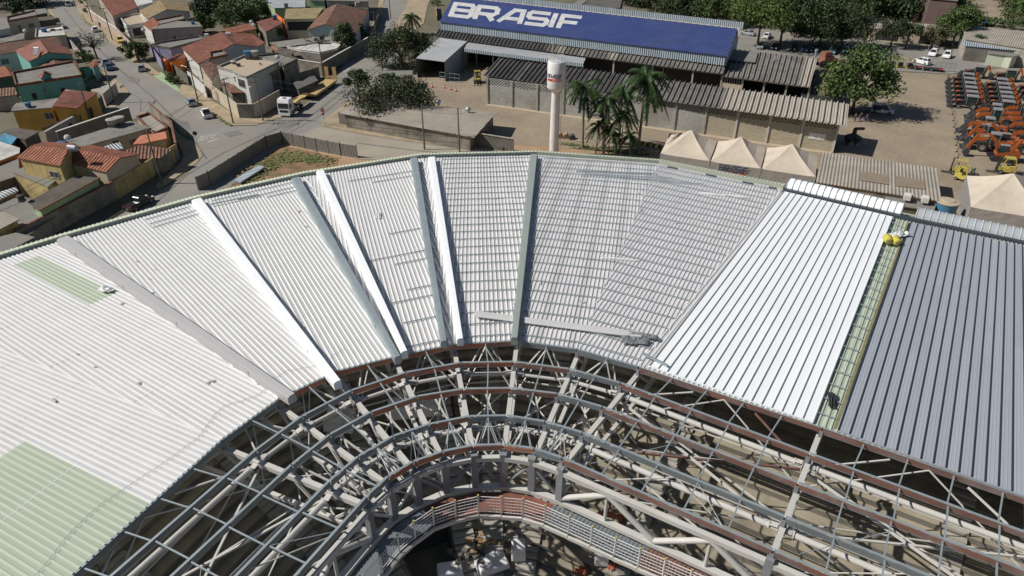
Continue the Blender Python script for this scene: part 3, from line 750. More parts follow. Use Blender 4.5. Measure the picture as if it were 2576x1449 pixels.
# pipe ties between the trusses and bracing
for k in range(-1, 11):
    for d in (RD[1] - .1, RD[3] - .05):
        z = ringz(d) - 1.0; p, q = S(k, d, z), S(k + 1, d, z); e = (q - p).normalized()
        r_ = .155 if k < 1 or k > 7 else .12
        g = MB(); g.tube(p + e * .55, q - e * .55, r_, n=12)
        for s_, t_ in ((p, 1), (q, -1)):
            g.beam(s_ + e * t_ * .12, s_ + e * t_ * .56, .28, .03); g.tube(s_ + e * t_ * .52, s_ + e * t_ * .6, r_ + .06, n=12)
        g.build("pipe_tie", M['steel_w'], stad, smooth=False)
def brace(p, q, m=None, w=.09):
    g = MB(); g.beam(p, q, w, w * .9); return g.build("diagonal_brace", m or M['steel_w'], stad)
for k in list(range(-1, 1)) + list(range(8, 11)):
    t1, t2 = RD[1], RD[3]
    brace(S(k, t1, ringz(t1) - 1.1), S(k + .33, .1, ZI - .5)); brace(S(k + 1, t1, ringz(t1) - 1.1), S(k + .67, .1, ZI - .5), M['primer_dk'] if k == 8 else None)
    brace(S(k, t2, ringz(t2) - 1.1), S(k + 1, t1, ringz(t1) - 1.2), M['primer_dk'] if k in (8, -1) else None, .11)
    brace(S(k, t1, ringz(t1) - 1.3), S(k + 1, t2, ringz(t2) - 1.0), None, .11)
for k in range(1, 8):
    brace(S(k + .12, 1.9, ZI - 1), S(k + .42, -.3, ZI - .6)); brace(S(k + .88, 1.9, ZI - 1), S(k + .58, -.3, ZI - .6))
    brace(S(k + .1, 7.0, ZI - 2.6), S(k + .55, 3.2, ZI - 1.6), None, .1); brace(S(k + .9, 7.0, ZI - 2.6), S(k + .45, 3.2, ZI - 1.6), None, .1)
for k in range(-1, 11):
    g = MB()
    for (a_, da, b_, db) in ((.0, .3, 1.0, 4.9), (1.0, .3, .0, 4.9), (.0, 4.9, 1.0, 9.2), (1.0, 4.9, .0, 9.2)):
        g.beam(S(k + a_, da, ringz(da) - 3.1), S(k + b_, db, ringz(db) - 2.9), .07, .07)
    g.beam(S(k, .2, ringz(0) - 3.1), S(k + 1, .2, ringz(0) - 3.1), .08, .08); g.beam(S(k, 4.9, ringz(4.9) - 3.0), S(k + 1, 4.9, ringz(4.9) - 3.0), .08, .08)
    g.build("lower_bracing", M['steel_w'], stad)
    g = MB(); g.beam(S(k + .5, .1, ringz(0) - .3), S(k, 2.3, ringz(2) - 2.6), .06, .06); g.beam(S(k + .5, .1, ringz(0) - .3), S(k + 1, 2.3, ringz(2) - 2.6), .06, .06); g.beam(S(k + .5, 7.4, ringz(7) - .4), S(k, 8.9, ringz(9) - 2.5), .05, .05); g.beam(S(k + .5, 7.4, ringz(7) - .4), S(k + 1, 8.9, ringz(9) - 2.5), .05, .05); g.build("sway_brace", M['steel_w'], stad)
g = MB()                                       # thin cross ties
for k in range(2, 8):
    g.tube(S(k + .5, RD[3], ringz(RD[3]) - .1), S(k + .12, RD[4], ringz(RD[4]) - .3), .018, n=5)
    g.tube(S(k + .5, RD[3], ringz(RD[3]) - .1), S(k + .88, RD[4], ringz(RD[4]) - .3), .018, n=5)
for k in (0, 1, 8, 9, 10):
    g.tube(S(k + .1, RD[3] + 1, ringz(RD[3]) - .9), S(k + .4, RD[3] - 1.8, ringz(RD[3]) - .3), .02, n=5); g.tube(S(k + .6, RD[3], ringz(RD[3]) - .1), S(k + .8, RD[4], ringz(RD[4]) - .2), .02, n=5)
g.build("tie_wires", M['galv'], stad)
# front truss
DF = RD[4] + .12; ZB = 16.6
fpx = {1: (938, 1359), 2: (992, 1306), 3: (1054, 1269), 4: (1123, 1239), 5: (1196, 1225), 6: (1267, 1223), 7: (1337, 1234), 8: (1407, 1259)}
FI = {k: (P(*fpx[k], 16.62) if k in fpx else S(k, DF + .02, 0)) for k in range(-1, 12)}
def fi(k, z):
    i = int(math.floor(k)); t = k - i; v = FI[i] if t < 1e-6 else FI[i].lerp(FI[i + 1], t); return V(v.x, v.y, z)
ZT = ringz(DF)
for k in range(-1, 11):
    g = MB(); g.beam(fi(k, ZT - .78), fi(k + 1, ZT - .78), .28, .26); g.build("front_beam", M['steel_w'], stad)
    g = MB(); g.beam(fi(k, ZB), fi(k + 1, ZB), .34, .22); g.build("bottom_front_beam", M['steel_w'], stad)
for k in range(-1, 12):
    g = MB(); p = fi(k, 0); g.box((p.x, p.y, (ZB + ZT - .45) / 2), (.30, .36, ZT - .45 - ZB), rz=math.atan2(U[k].y, U[k].x)); g.build("front_column", M['steel_g'], stad)
for k in range(1, 8):
    g = MB(); a, b = (k, k + 1) if k % 2 else (k + 1, k)
    g.tube(fi(a, ZT - .95), fi(b, ZB + .2), .085, n=8); g.build("front_diagonal", M['steel_g'] if k > 2 else M['steel_w'], stad)
for k in (-1, 0, 8, 9, 10):
    for i in range(2):
        f0, f1 = i / 2, (i + 1) / 2; m_ = (f0 + f1) / 2
        for (a, za, b, zb) in ((f0, ZB + .2, m_, ZT - .95), (m_, ZT - .95, f1, ZB + .2)):
            g = MB(); g.tube(fi(k + a, za), fi(k + b, zb), .15, n=12); g.build("front_diagonal", M['steel_w'], stad)
        g = MB(); g.tube(fi(k + m_, ZB + .1), fi(k + m_, ZT - .95), .09, n=10); g.build("front_post", M['steel_w'], stad)
# walkway: deck, edge beam, railing
ZD = 16.45
walk = empty("walkway", (0, 0, 0)); walk.parent = stad; walk.location = fi(6, ZB) - Vector(stad.location)
wpx = [(963, 1441), (1005, 1389), (1045, 1354), (1092, 1321), (1147, 1302), (1204, 1289), (1261, 1292), (1315, 1297), (1370, 1314), (1430, 1342), (1486, 1368), (1545, 1396), (1605, 1423), (1667, 1449)]
wo_ = [P(*q, ZD) for q in wpx]; lft = (wo_[0] - wo_[2]).normalized() * 1.3; rgt = (wo_[-1] - wo_[-4]).normalized() * 1.23
wo_ = [wo_[0] + lft * i for i in range(9, 0, -1)] + wo_ + [wo_[-1] + rgt * i for i in range(1, 14)]
ipl = [fi(k, ZD) for k in range(-1, 12)]
def near(p):
    best = None
    for a, b in zip(ipl[:-1], ipl[1:]):
        d = b - a; t = max(0, min(1, (p - a).dot(d) / d.dot(d))); q = a + d * t
        if best is None or (q - p).length < (best - p).length: best = q
    return best + (p - best).normalized() * .22
for i, (a, b) in enumerate(zip(wo_[:-1], wo_[1:])):
    c, d = near(b), near(a); xm = (a.x + b.x) / 2; red = -3.4 < xm < 1.2; dk = xm > 6.2
    g = MB(); g.slab([d, a, b, c][::1], .05)
    if not red:
        m_ = max(3, int((b - a).length / .2))
        for j in range(m_):
            t = (j + .5) / m_; g.beam(d.lerp(c, t) + V(0, 0, .014), a.lerp(b, t) + V(0, 0, .014), .05, .028)
    g.build("deck_plate", M['deck_red'] if red else (M['primer_dk'] if dk else M['galv_dk']), walk)
    n_ = ((a + b) / 2 - (c + d) / 2).normalized() * .12
    g = MB(); g.beam(a + n_ + V(0, 0, -.16), b + n_ + V(0, 0, -.12), .12, .2); g.build("edge_beam", M['steel_w'], walk)
for a, b in zip(wo_[:-1], wo_[1:]):
    g = MB(); g.box((a.x, a.y, ZD + .62), (.06, .06, 1.25)); po = g.build("rail_post", M['rail_w'], walk)
    g = MB(); g.box((a.x, a.y, ZD + 1.27), (.09, .09, .05)); g.build("cap", M['mach_y'], po)
    g = MB(); e = (b - a).normalized() * .05; p, q = a + e, b - e
    for z in (.1, .32, .54, .76, .98, 1.18):
        r_ = .011 if z not in (.1, 1.18) else .016
        g.beam(V(p.x, p.y, ZD + z), V(q.x, q.y, ZD + z), r_ * 1.5, r_ * 2)
    m_ = int((q - p).length / .15)
    for j in range(m_ + 1):
        t = p.lerp(q, j / m_); g.box((t.x, t.y, ZD + .64), (.011, .011, 1.08))
    g.build("rail_panel", M['rail_w'], walk)

# ============================================================ CONCRETE STANDS
def PT(x, y):
    """Point of the terraces seen at a pixel (slope found by stepping down the view ray)."""
    best = None
    for i in range(60):
        z = 17 - i * .25; p = P(x, y, z)
        for k in [q * .25 for q in range(-4, 45)]:
            a, b = S(k, -14), S(k, 13); d = (p - a).xy.dot((b - a).xy.normalized()) - 14; s_ = S(k, d); e = (s_ - p).xy.length + abs(z - (11.8 - .526 * d))
            if best is None or e < best[0]: best = (e, z, p)
    return best[1]
std = empty("concrete_grandstand", S(6, 0, 0), "curved bare concrete terraces with stair aisles under the open roof frame", "grandstand")
TR, RI = .76, .40
def tz(i): return 11.6 - RI * i
def vom(k, i): return (k in (3, 4) and -4 <= i <= 2) or (k == 5 and False)
rows = list(range(-12, 18))
for i in rows:
    g = MB(); d0, d1 = i * TR, (i + 1) * TR; z = tz(i); gap_ = False
    for k in range(-1, 11):
        for h in (0, 1):
            ka, kb = k + h * .5, k + h * .5 + .5
            km = (ka + kb) / 2
            if ((3.62 < km < 4.8) and -6 <= i <= 1) or ((2.9 < km < 4.4) and i >= 5):
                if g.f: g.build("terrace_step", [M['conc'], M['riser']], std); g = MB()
                continue
            a, b = S(ka, d0, 0), S(kb, d0, 0); c, d_ = S(kb, d1, 0), S(ka, d1, 0)
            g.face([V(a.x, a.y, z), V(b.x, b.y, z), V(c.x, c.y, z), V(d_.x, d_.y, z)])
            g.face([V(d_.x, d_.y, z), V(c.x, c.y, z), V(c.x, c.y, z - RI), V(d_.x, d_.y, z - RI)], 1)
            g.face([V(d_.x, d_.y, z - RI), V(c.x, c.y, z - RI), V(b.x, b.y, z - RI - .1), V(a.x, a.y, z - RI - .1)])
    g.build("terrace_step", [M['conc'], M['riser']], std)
for kk in (.45, 1.5, 2.55, 5.55, 6.6, 8.25, 9.75, 3.3, 4.75):
    g = MB(); L1 = 1.3
    for i in (rows if kk != 3.3 else [r for r in rows if r < 5]):
        for hf in (0, 1):
            d0 = (i + .08 + hf * .48) * TR; c = S(kk, d0 + .16, 0); t = (S(math.floor(kk) + 1, d0) - S(math.floor(kk), d0)).normalized()
            zz = tz(i) + .06 + (.10 if hf == 0 else 0)
            g.box((c.x, c.y, zz), (L1, .34, .2 if hf else .28), rz=math.atan2(t.y, t.x))
    g.build("aisle_stair", M['conc_lt'], std)
# side walls of the opening in the terraces, a floor and a back wall inside
g = MB()
for kk in (3.5, 5.0):
    for i in range(-6, 2):
        a, b = S(kk, i * TR, 0), S(kk, (i + 1) * TR, 0); g.beam(V(a.x, a.y, tz(i) / 2 + .1), V(b.x, b.y, tz(i) / 2 + .1), .25, tz(i) + .2)
a, b = S(3.5, 2 * TR, 0), S(5, 2 * TR, 0); g.beam(V(a.x, a.y, 5.3), V(b.x, b.y, 5.3), .25, 10.6)
for kk in (3.0, 4.5):
    for i in range(5, 18):
        a, b = S(kk, i * TR, 0), S(kk, (i + 1) * TR, 0); g.beam(V(a.x, a.y, tz(i) / 2 - .1), V(b.x, b.y, tz(i) / 2 - .1), .2, tz(i) - .2)
a, b = S(3, 5 * TR, 0), S(4.5, 5 * TR, 0); g.beam(V(a.x, a.y, 4.8), V(b.x, b.y, 4.8), .2, 9.5)
g.build("tunnel_wall", M['conc_dk'], std)
g = MB(); a, b = S(3.5, -6 * TR - .1, 0), S(5, -6 * TR - .1, 0); g.beam(V(a.x, a.y, 13.2), V(b.x, b.y, 13.2), .3, 2.0); g.build("tunnel_lintel", M['conc_lt'], std)
g = MB(); g.face([S(3.05, 5 * TR, 5.2), S(4.45, 5 * TR, 5.2), S(4.45, 18 * TR, 5.2), S(3.05, 18 * TR, 5.2)]); g.build("landing", M['conc'], std)
# columns that carry the roof
for k in range(-1, 12):
    for d in (-5.5,):
        g = MB(); p = S(k, d, 0); g.box((p.x, p.y, 7.8), (.5, .5, 15.6), rz=math.atan2(U[k].y, U[k].x)); g.build("column", M['conc_lt'], std)
# inner floor below the front rows
g = MB(); pts = [S(k, 18 * TR, 4.4) for k in range(-1, 12)]; g.face(pts); tag(g.build("pitch_side_floor", M['dirtg']), kind='structure')

# ---- loose things on the roof and the stands
def loose(name, mb, m, label, cat, group=None): return tag(mb.build(name, m), label, cat, group)
def roll(px, z, r, L_, ang, label):
    c = P(px[0], px[1], z + r); t = empty("insulation_roll", (c.x, c.y, z), label, "roll", "rolls of insulation on the roof", rz=ang)
    g = MB(); g.lathe([(.0, -L_ / 2), (r * .35, -L_ / 2), (r * .9, -L_ / 2 + .02), (r, -L_ / 2 + .1), (r * 1.03, 0), (r, L_ / 2 - .1), (r * .85, L_ / 2), (0, L_ / 2)], (0, 0, r), 18, axis='y')
    g.build("wrapping", M['roll_y'], t, smooth=True, local=True)
    g = MB(); g.lathe([(0, -L_ / 2 - .03), (r * .3, -L_ / 2 - .03), (r * .55, -L_ / 2 - .012)], (0, 0, r), 12, axis='y'); g.build("core", M['wood'], t, local=True)
roll((2233, 601), 17.62, .31, .95, R(-14), "yellow wrapped insulation roll, left one of the pair in the gap between roof sheets")
roll((2254, 605), 17.60, .30, .92, R(-8), "yellow wrapped insulation roll, right one of the pair, beside the grey roof")
def crumpled(px, z, w_, l_, rz, hgt, mname, label, cat, seed, name="crumpled_tarp"):
    rr = random.Random(seed); g = MB(); nx, ny = 9, 7; c = P(px[0], px[1], z); cs, sn = math.cos(rz), math.sin(rz); gr = []
    for j in range(ny):
        for i in range(nx):
            ex, ey = i / (nx - 1) * 2 - 1, j / (ny - 1) * 2 - 1; sh = 1 - .22 * rr.random() * (abs(ex) ** 2 + abs(ey) ** 2)
            x, y = ex * w_ / 2 * sh, ey * l_ / 2 * sh; h = hgt * (rr.random() ** 1.5) * (1 - max(abs(ex), abs(ey)) ** 4)
            gr.append(V(c.x + x * cs - y * sn, c.y + x * sn + y * cs, c.z + .1 + h))
    for j in range(ny - 1):
        for i in range(nx - 1):
            a = gr[j * nx + i], gr[j * nx + i + 1], gr[(j + 1) * nx + i + 1], gr[(j + 1) * nx + i]
            g.face([a[0], a[1], a[2]]); g.face([a[0], a[2], a[3]])
    return loose(name, g, M[mname], label, cat)
crumpled((1596, 858), 19.05, 2.0, 1.0, R(-8), .11, 'greytarp', "crumpled dark grey tarpaulin lying on the roof next to the white panels", "tarpaulin", 3)
crumpled((1618, 846), 19.05, 2.1, .5, R(-14), .1, 'greytarp', "second smaller fold of dark grey tarpaulin just above the larger one", "tarpaulin", 5)
crumpled((1820, 493), 17.25, 5.5, .5, R(-12), .16, 'plastic', "long crumpled white plastic wrap on the ribbed roof near the top right", "plastic wrap", 8, "plastic_wrap")
crumpled((2262, 592), 17.6, 2.0, .8, R(10), .3, 'plastic', "white plastic wrap lying above the two yellow rolls", "plastic wrap", 9, "plastic_wrap")
crumpled((2093, 1010), 18.9, .5, 1.6, R(-20), .25, 'mach_k', "small black sheet bundle in the gap at the lower right", "bundle", 12, "sheet_bundle")
crumpled((1018, 645), 18.0, 2.2, 1.2, R(20), .2, 'galv', "small scatter of bent metal strips on the upper middle roof", "scrap metal", 14, "metal_scrap")
crumpled((952, 545), 17.8, .6, 1.2, R(10), .15, 'plastic', "little white plastic scrap on the bay left of the centre", "plastic scrap", 15, "plastic_scrap")
crumpled((268, 730), 17.9, 1.3, .7, R(-20), .2, 'plastic', "white plastic scrap at the tip of the upper green patch", "plastic scrap", 16, "plastic_scrap")
# long white panels lying across the right-hand bays
t = empty("panel_bundle", P(1380, 812, 19.1), "bundle of long white panels lying across the lower ribbed roof near the tarpaulin", "roofing panels")
g = MB()
for j in range(4):
    a, b = P(1194, 789 + j * 3.6, 18.95), P(1612, 843 + j * 3.9, 18.95); g.beam(a + V(0, 0, .17), b + V(0, 0, .17 + .012 * j), .16, .05)
g.build("panel", M['white_sheet_b'], t)
t = empty("steel_profiles", P(1580, 441, 17.3), "bundle of blue-grey steel profiles lying near the upper edge of the roof", "steel profiles")
for j, (a, b, c, d) in enumerate(((1450, 430, 1655, 436), (1470, 436, 1690, 447), (1462, 442, 1700, 455), (1560, 449, 1770, 462))):
    g = MB(); g.beam(P(a, b, 17.32), P(c, d, 17.32), .09, .06); g.beam(P(a, b + 2, 17.34), P(c - 15, d + 2, 17.34), .06, .08); g.build("profile", M['seam_grey'] if j % 2 else M['galv'], t)
for (a, b, c, d, z, lb) in ((530, 514, 650, 489, 17.2, "thin steel profile at the upper left of the roof"), (1617, 889, 1830 - 150, 920, 19.1, "galvanised profile lying at the roof edge below the grey tarpaulin"), (1515, 648, 1605, 655, 18.2, "short white profile lying across the middle of the ribbed roof"), (1225, 500, 1318, 503, 17.5, "white profile near the top between two panel stacks")):
    g = MB(); g.beam(P(a, b, z + .18), P(c, d, z + .18), .14, .1); loose("steel_profile", g, M['galv'] if 'white' not in lb else M['whitep'], lb, "steel profile")
# lumps on the stands: covered pallets, white blocks, rubble, boom lift
def covered(px, z, sx, sy, h, rz, label, m='plastic', name="covered_pallet"):
    c = P(px[0], px[1], z); g = MB(); g.box((c.x, c.y, z + h / 2), (sx, sy, h), rz=rz, taper=.9)
    o = loose(name, g, M[m], label, "covered pallet"); bv = o.modifiers.new("bevel", 'BEVEL'); bv.width = .08; bv.segments = 2; return o
covered((858, 1072), PT(858, 1072), 2.0, 1.4, 1.0, R(-5), "pale block wrapped in plastic, left of the dark opening in the terraces")
covered((1040, 1035), PT(1040, 1035), 3.6, 1.5, .9, R(8), "wide pale sheeting bundle above the dark opening in the terraces")
covered((1304, 1398), PT(1304, 1398), .9, .9, 1.2, R(3), "tall white block standing on the lower terrace below the walkway")
covered((1237, 1422), PT(1237, 1422), 2.0, 1.3, .5, R(22), "white sheeted slab lying left of the tall white block")
covered((1132, 1440), PT(1132, 1440), 1.6, 1.0, .5, R(10), "low white slab at the bottom edge left of centre")
covered((1512, 1412), PT(1512, 1412), .9, .8, .9, R(-3), "white box near the orange netting below the walkway")
def rubble(px, z, n, spread, label, seed, m='conc_lt'):
    rr = random.Random(seed); g = MB(); c = P(px[0], px[1], z)
    for i in range(n): g.box((c.x + rr.gauss(0, spread), c.y + rr.gauss(0, spread * .5), z + .1 + rr.random() * .15), (rr.uniform(.15, .5), rr.uniform(.1, .35), rr.uniform(.1, .3)), rz=rr.random() * 3)
    tag(g.build("rubble", M[m]), label, "rubble", kind='stuff')
rubble((1290, 1352), PT(1290, 1352), 26, .5, "broken concrete pieces on the lower terrace", 1)
rubble((1205, 1362), PT(1205, 1362), 22, .6, "heap of wooden offcuts and debris on the lower terrace", 2, 'wood')
rubble((1165, 1395), PT(1165, 1395), 20, .7, "dark rubbish heaped beside the lower stair", 3, 'conc_dk')
rubble((840, 1092), PT(840, 1092), 14, .6, "small pile of debris beside the wrapped block", 6)
t = empty("scaffold_frame", P(1480, 1400, 3.4), "dark scaffold frame standing below the walkway", "scaffold")
g = MB()
for i in range(6):
    for j in range(2):
        a = P(1385 + i * 42, 1345 + i * 17 + j * 40, 6.6); g.tube(a, a + V(0, 0, 1.9), .03, n=5)
    a = P(1385 + i * 42, 1345 + i * 17, 6.6); b = P(1385 + i * 42, 1385 + i * 17, 6.6)
    for z in (.9, 1.8): g.tube(a + V(0, 0, z), b + V(0, 0, z), .025, n=5)
for j in range(2):
    for z in (.5, 1.2, 1.8): g.tube(P(1385, 1345 + j * 40, 6.6) + V(0, 0, z), P(1595, 1430 + j * 40, 6.6) + V(0, 0, z), .03, n=5)
g.build("tube_frame", M['steel_g'], t)
t = empty("boom_lift", P(1556, 1320, 5.0), "small orange boom lift arm reaching up behind the walkway", "boom lift")
g = MB(); g.beam(P(1515, 1290, 11.0), P(1562, 1302, 10.0), .22, .3); g.beam(P(1562, 1302, 10.0), P(1556, 1322, 8.4), .25, .3); g.build("arm", M['netting'], t)
g = MB(); c = P(1551, 1288, 10.5); g.box((c.x, c.y, 10.6), (.7, .5, .08)); g.box((c.x - .33, c.y, 10.85), (.04, .5, .5)); g.box((c.x + .33, c.y, 10.85), (.04, .5, .5)); g.box((c.x, c.y - .25, 11.1), (.7, .04, .06)); g.box((c.x, c.y + .25, 11.1), (.7, .04, .06)); g.build("basket", M['wood'], t)
g = MB(); c = P(1556, 1322, 8.2); g.box((c.x, c.y, 8.4), (1.4, .9, .6)); g.build("base", M['netting'], t)
for px, sd, lb in (((1462, 1439), 21, "tangled orange safety netting, left heap at the bottom edge"), ((1545, 1425), 22, "tangled orange safety netting hanging beside the white box")):
    o = crumpled(px, PT(*px), 1.0, .7, R(20), .5, 'netting', lb, "safety netting", sd, "safety_netting")
# ============================================================ GROUND, ROADS
def sheetp(name, pts, z, m):
    g = MB(); g.face([P(x, y, z) for x, y in pts]); return tag(g.build(name, M[m]), kind='structure')
g = MB(); g.face([(-900, -120, 0), (900, -120, 0), (900, 1500, 0), (-900, 1500, 0)]); tag(g.build("ground", M['ground']), kind='structure')
sheetp("dirt_ground", [(470, 470), (560, 455), (700, 345), (810, 322), (1290, 360), (1700, 400), (2576, 560), (2900, 900), (600, 900)], .015, 'dirtg')
sheetp("yard", [(850, 300), (1040, 190), (1130, 110), (1900, 150), (2150, 176), (2390, 188), (2700, 150), (3100, 560), (2576, 620), (1880, 470), (1640, 400), (1620, 375), (1400, 372), (1270, 362), (1200, 345), (852, 305)], .03, 'paver')
sheetp("parking_lot", [(1840, 62), (2180, 92), (2600, 150), (2800, 190), (2800, 215), (2500, 160), (2395, 186), (2250, 178), (2060, 172), (1840, 120)], .045, 'asphalt')
sheetp("parking_lot", [(2396, 0), (2700, 0), (2700, 70), (2576, 58), (2400, 50)], .045, 'paver')
# sidewalks as raised slabs, roads as sheets
def walkp(pts, m='pave', h=.13):
    g = MB(); g.prism([(P(x, y, 0).x, P(x, y, 0).y) for x, y in pts], -.05, h); tag(g.build("sidewalk", M[m]), kind='structure')
roadA = [(107, -12), (130, 22), (150, 62), (168, 84), (186, 102), (212, 140), (238, 158), (262, 180), (290, 200), (318, 222), (324, 233), (318, 248), (300, 262), (268, 288), (236, 315), (180, 335), (120, 372), (160, 400), (330, 300), (400, 296), (430, 320), (462, 352), (498, 372), (508, 392), (470, 440), (340, 520), (200, 600), (330, 640), (520, 520), (660, 400), (712, 358), (860, 388), (900, 400), (1290, 420), (1290, 385), (1100, 366), (960, 345), (860, 328), (812, 318), (806, 310), (830, 290), (870, 262), (905, 240), (948, 212), (975, 186), (990, 168), (1000, 150), (1000, 120), (985, 95), (1003, 45), (1020, 20), (1032, -12), (966, -12), (965, 20), (962, 40), (948, 62), (935, 85), (920, 110), (880, 140), (860, 170), (840, 205), (735, 288), (705, 298), (660, 310), (645, 316), (585, 317), (560, 304), (536, 292), (500, 268), (474, 250), (450, 232), (410, 207), (388, 192), (362, 175), (325, 150), (300, 125), (275, 105), (255, 82), (237, 68), (212, 55), (195, 25), (183, -12)]
sheetp("road", roadA, .06, 'asphalt')
sheetp("dusty_road", [(806, 318), (860, 330), (960, 348), (1100, 368), (1290, 390), (1290, 420), (900, 400), (860, 388), (735, 350), (770, 332)], .075, 'dust')
sheetp("dry_ground", [(560, 462), (712, 366), (850, 396), (850, 430), (600, 480)], .04, 'drygrass')
sheetp("road", [(-120, 470), (120, 372), (236, 315), (268, 300), (320, 300), (120, 400), (-120, 520)], .05, 'asphalt_dk')
walkp([(183, -12), (195, 25), (212, 55), (237, 68), (255, 82), (275, 105), (300, 125), (325, 150), (362, 175), (388, 192), (404, 187), (384, 172), (360, 150), (330, 120), (300, 88), (270, 60), (238, 35), (214, 0), (208, -12)])
walkp([(388, 192), (410, 207), (450, 232), (455, 228), (442, 215), (410, 185), (404, 182)], 'greenw', .1)
walkp([(450, 232), (474, 250), (500, 268), (536, 292), (560, 304), (585, 317), (645, 316), (660, 310), (705, 298), (735, 288), (735, 275), (700, 290), (645, 300), (603, 298), (560, 270), (520, 245), (480, 220), (458, 212)])
walkp([(107, -12), (130, 22), (150, 62), (168, 84), (186, 102), (212, 140), (225, 150), (232, 148), (215, 120), (192, 90), (172, 60), (150, 25), (140, -12)][::1] if False else [(107, -12), (130, 22), (150, 62), (168, 84), (186, 102), (212, 140), (205, 142), (180, 110), (158, 84), (140, 62), (118, 22), (96, -12)])
walkp([(262, 180), (290, 200), (318, 222), (324, 233), (318, 248), (300, 262), (268, 288), (236, 315), (228, 312), (262, 280), (285, 258), (292, 232), (288, 215), (270, 195), (256, 182)])
walkp([(345, 280), (400, 292), (430, 316), (462, 348), (498, 368), (510, 392), (495, 412), (440, 450), (400, 478), (390, 470), (455, 410), (462, 392), (452, 368), (420, 330), (395, 305), (350, 292)])
walkp([(812, 318), (860, 328), (960, 345), (1100, 366), (1290, 386), (1290, 376), (1110, 355), (960, 328), (853, 312), (868, 296), (890, 262), (955, 210), (985, 180), (975, 186), (948, 212), (905, 240), (870, 262), (830, 290), (806, 310)])
walkp([(1000, 150), (1000, 120), (985, 95), (1003, 45), (1020, 20), (1032, -12), (1085, -12), (1075, 20), (1066, 60), (1050, 70), (1020, 110), (1020, 150)])
walkp([(966, -12), (965, 20), (962, 40), (948, 62), (935, 85), (920, 110), (925, 122), (916, 124), (905, 118), (922, 92), (938, 60), (950, 30), (955, -12)])
# grass at the verges
def grassy(pts, name="grass", sp=1.0):
    rr = random.Random(len(pts) * 7 + int(pts[0][0])); g = MB()
    for (x0, y0), (x1, y1) in zip(pts[:-1], pts[1:]):
        n = int(math.hypot(x1 - x0, y1 - y0) * 1.6)
        for i in range(n):
            t = rr.random(); c = P(lerp(x0, x1, t) + rr.gauss(0, 2.2 * sp), lerp(y0, y1, t) + rr.gauss(0, 1.4 * sp), .08); a = rr.random() * 6.28; s = rr.uniform(.12, .4)
            g.face([c + V(math.cos(a) * s, math.sin(a) * s, .02), c + V(math.cos(a + 2) * s, math.sin(a + 2) * s, .02 + s * .3), c + V(math.cos(a + 4) * s, math.sin(a + 4) * s, s * .5)])
    tag(g.build(name, M['grass']), "low green weeds growing along the street edge", "weeds", kind='stuff')
grassy([(137, 50), (152, 75), (175, 100), (190, 125)]); grassy([(205, 35), (215, 55), (232, 66)]); grassy([(258, 85), (272, 102)])
grassy([(368, 178), (385, 190)]); grassy([(300, 125), (322, 148)]); grassy([(415, 292), (435, 312), (455, 335), (475, 348)]); grassy([(540, 292), (560, 304), (582, 317)])
grassy([(212, 138), (228, 160), (222, 150)])
for q in ([(600, 448), (660, 412), (720, 385), (800, 398)], [(620, 455), (700, 402), (780, 402), (840, 405)], [(640, 440), (730, 395), (820, 400)], [(2110, 292), (2150, 286), (2190, 280)], [(1410, 360), (1480, 372), (1560, 380)]): grassy(q, sp=4.0 if q[0][0] > 590 and q[0][0] < 700 else 1.5)
# painted markings
def paint(pts, m='line_w', z=.075, name="road_marking"):
    g = MB(); g.face([P(x, y, z) for x, y in pts]); return g
gm = MB()
gm.face([P(*q, .075) for q in ((522, 356), (547, 348), (549, 350), (524, 358))])
for q in (((1048, 178), (1062, 176), (1060, 179), (1046, 181)), ((1060, 170), (1076, 169), (1073, 173), (1057, 174))): pass
for dx, dy in ((0, 0), (9, -5)):
    gm.face([P(x + dx, y + dy, .075) for x, y in ((861, 179), (870, 176), (873, 178), (864, 181))])
tag(gm.build("road_marking", M['line_w']), kind='structure')
gm = MB()                                       # PARE, written to be read from the far side
def pare(s, t, h): 
    a, b = P(548, 334, 0), P(505, 344, 0); c = P(530, 346, 0) - P(538, 334, 0)
    q = a.lerp(b, 1 - s if False else s) + (c * t) * 1.1; return V(q.x, q.y, .075 + h)
lettering(gm, "PARE", pare, th=.2); tag(gm.build("road_marking", M['line_w']), kind='structure')
gm = MB()
for x, y in ((2360, 158), (2395, 200),): pass
for i in range(7):
    x, y = 2033 + i * 20, 108 + i * 3.2
    gm.face([P(*q, .06) for q in ((x, y), (x + 1.6, y + .2), (x - 14, y + 5.8), (x - 15.6, y + 5.6))])
for (x, y) in ((2452, 193 - 65), (2490, 134), (2528, 142), (2290, 131)):
    pass
for (x0, y0, x1, y1) in ((2420, 141, 2451, 128), (2462, 141, 2500, 131), (2512, 144, 2540, 134), (2492, 0, 2492, 0)):
    if x0 != x1: gm.face([P(*q, .06) for q in ((x0, y0), (x1, y1), (x1 + 2, y1 + .4), (x0 + 2, y0 + .5))])
gm.build("road_marking", M['line_y'])['kind'] = 'structure'

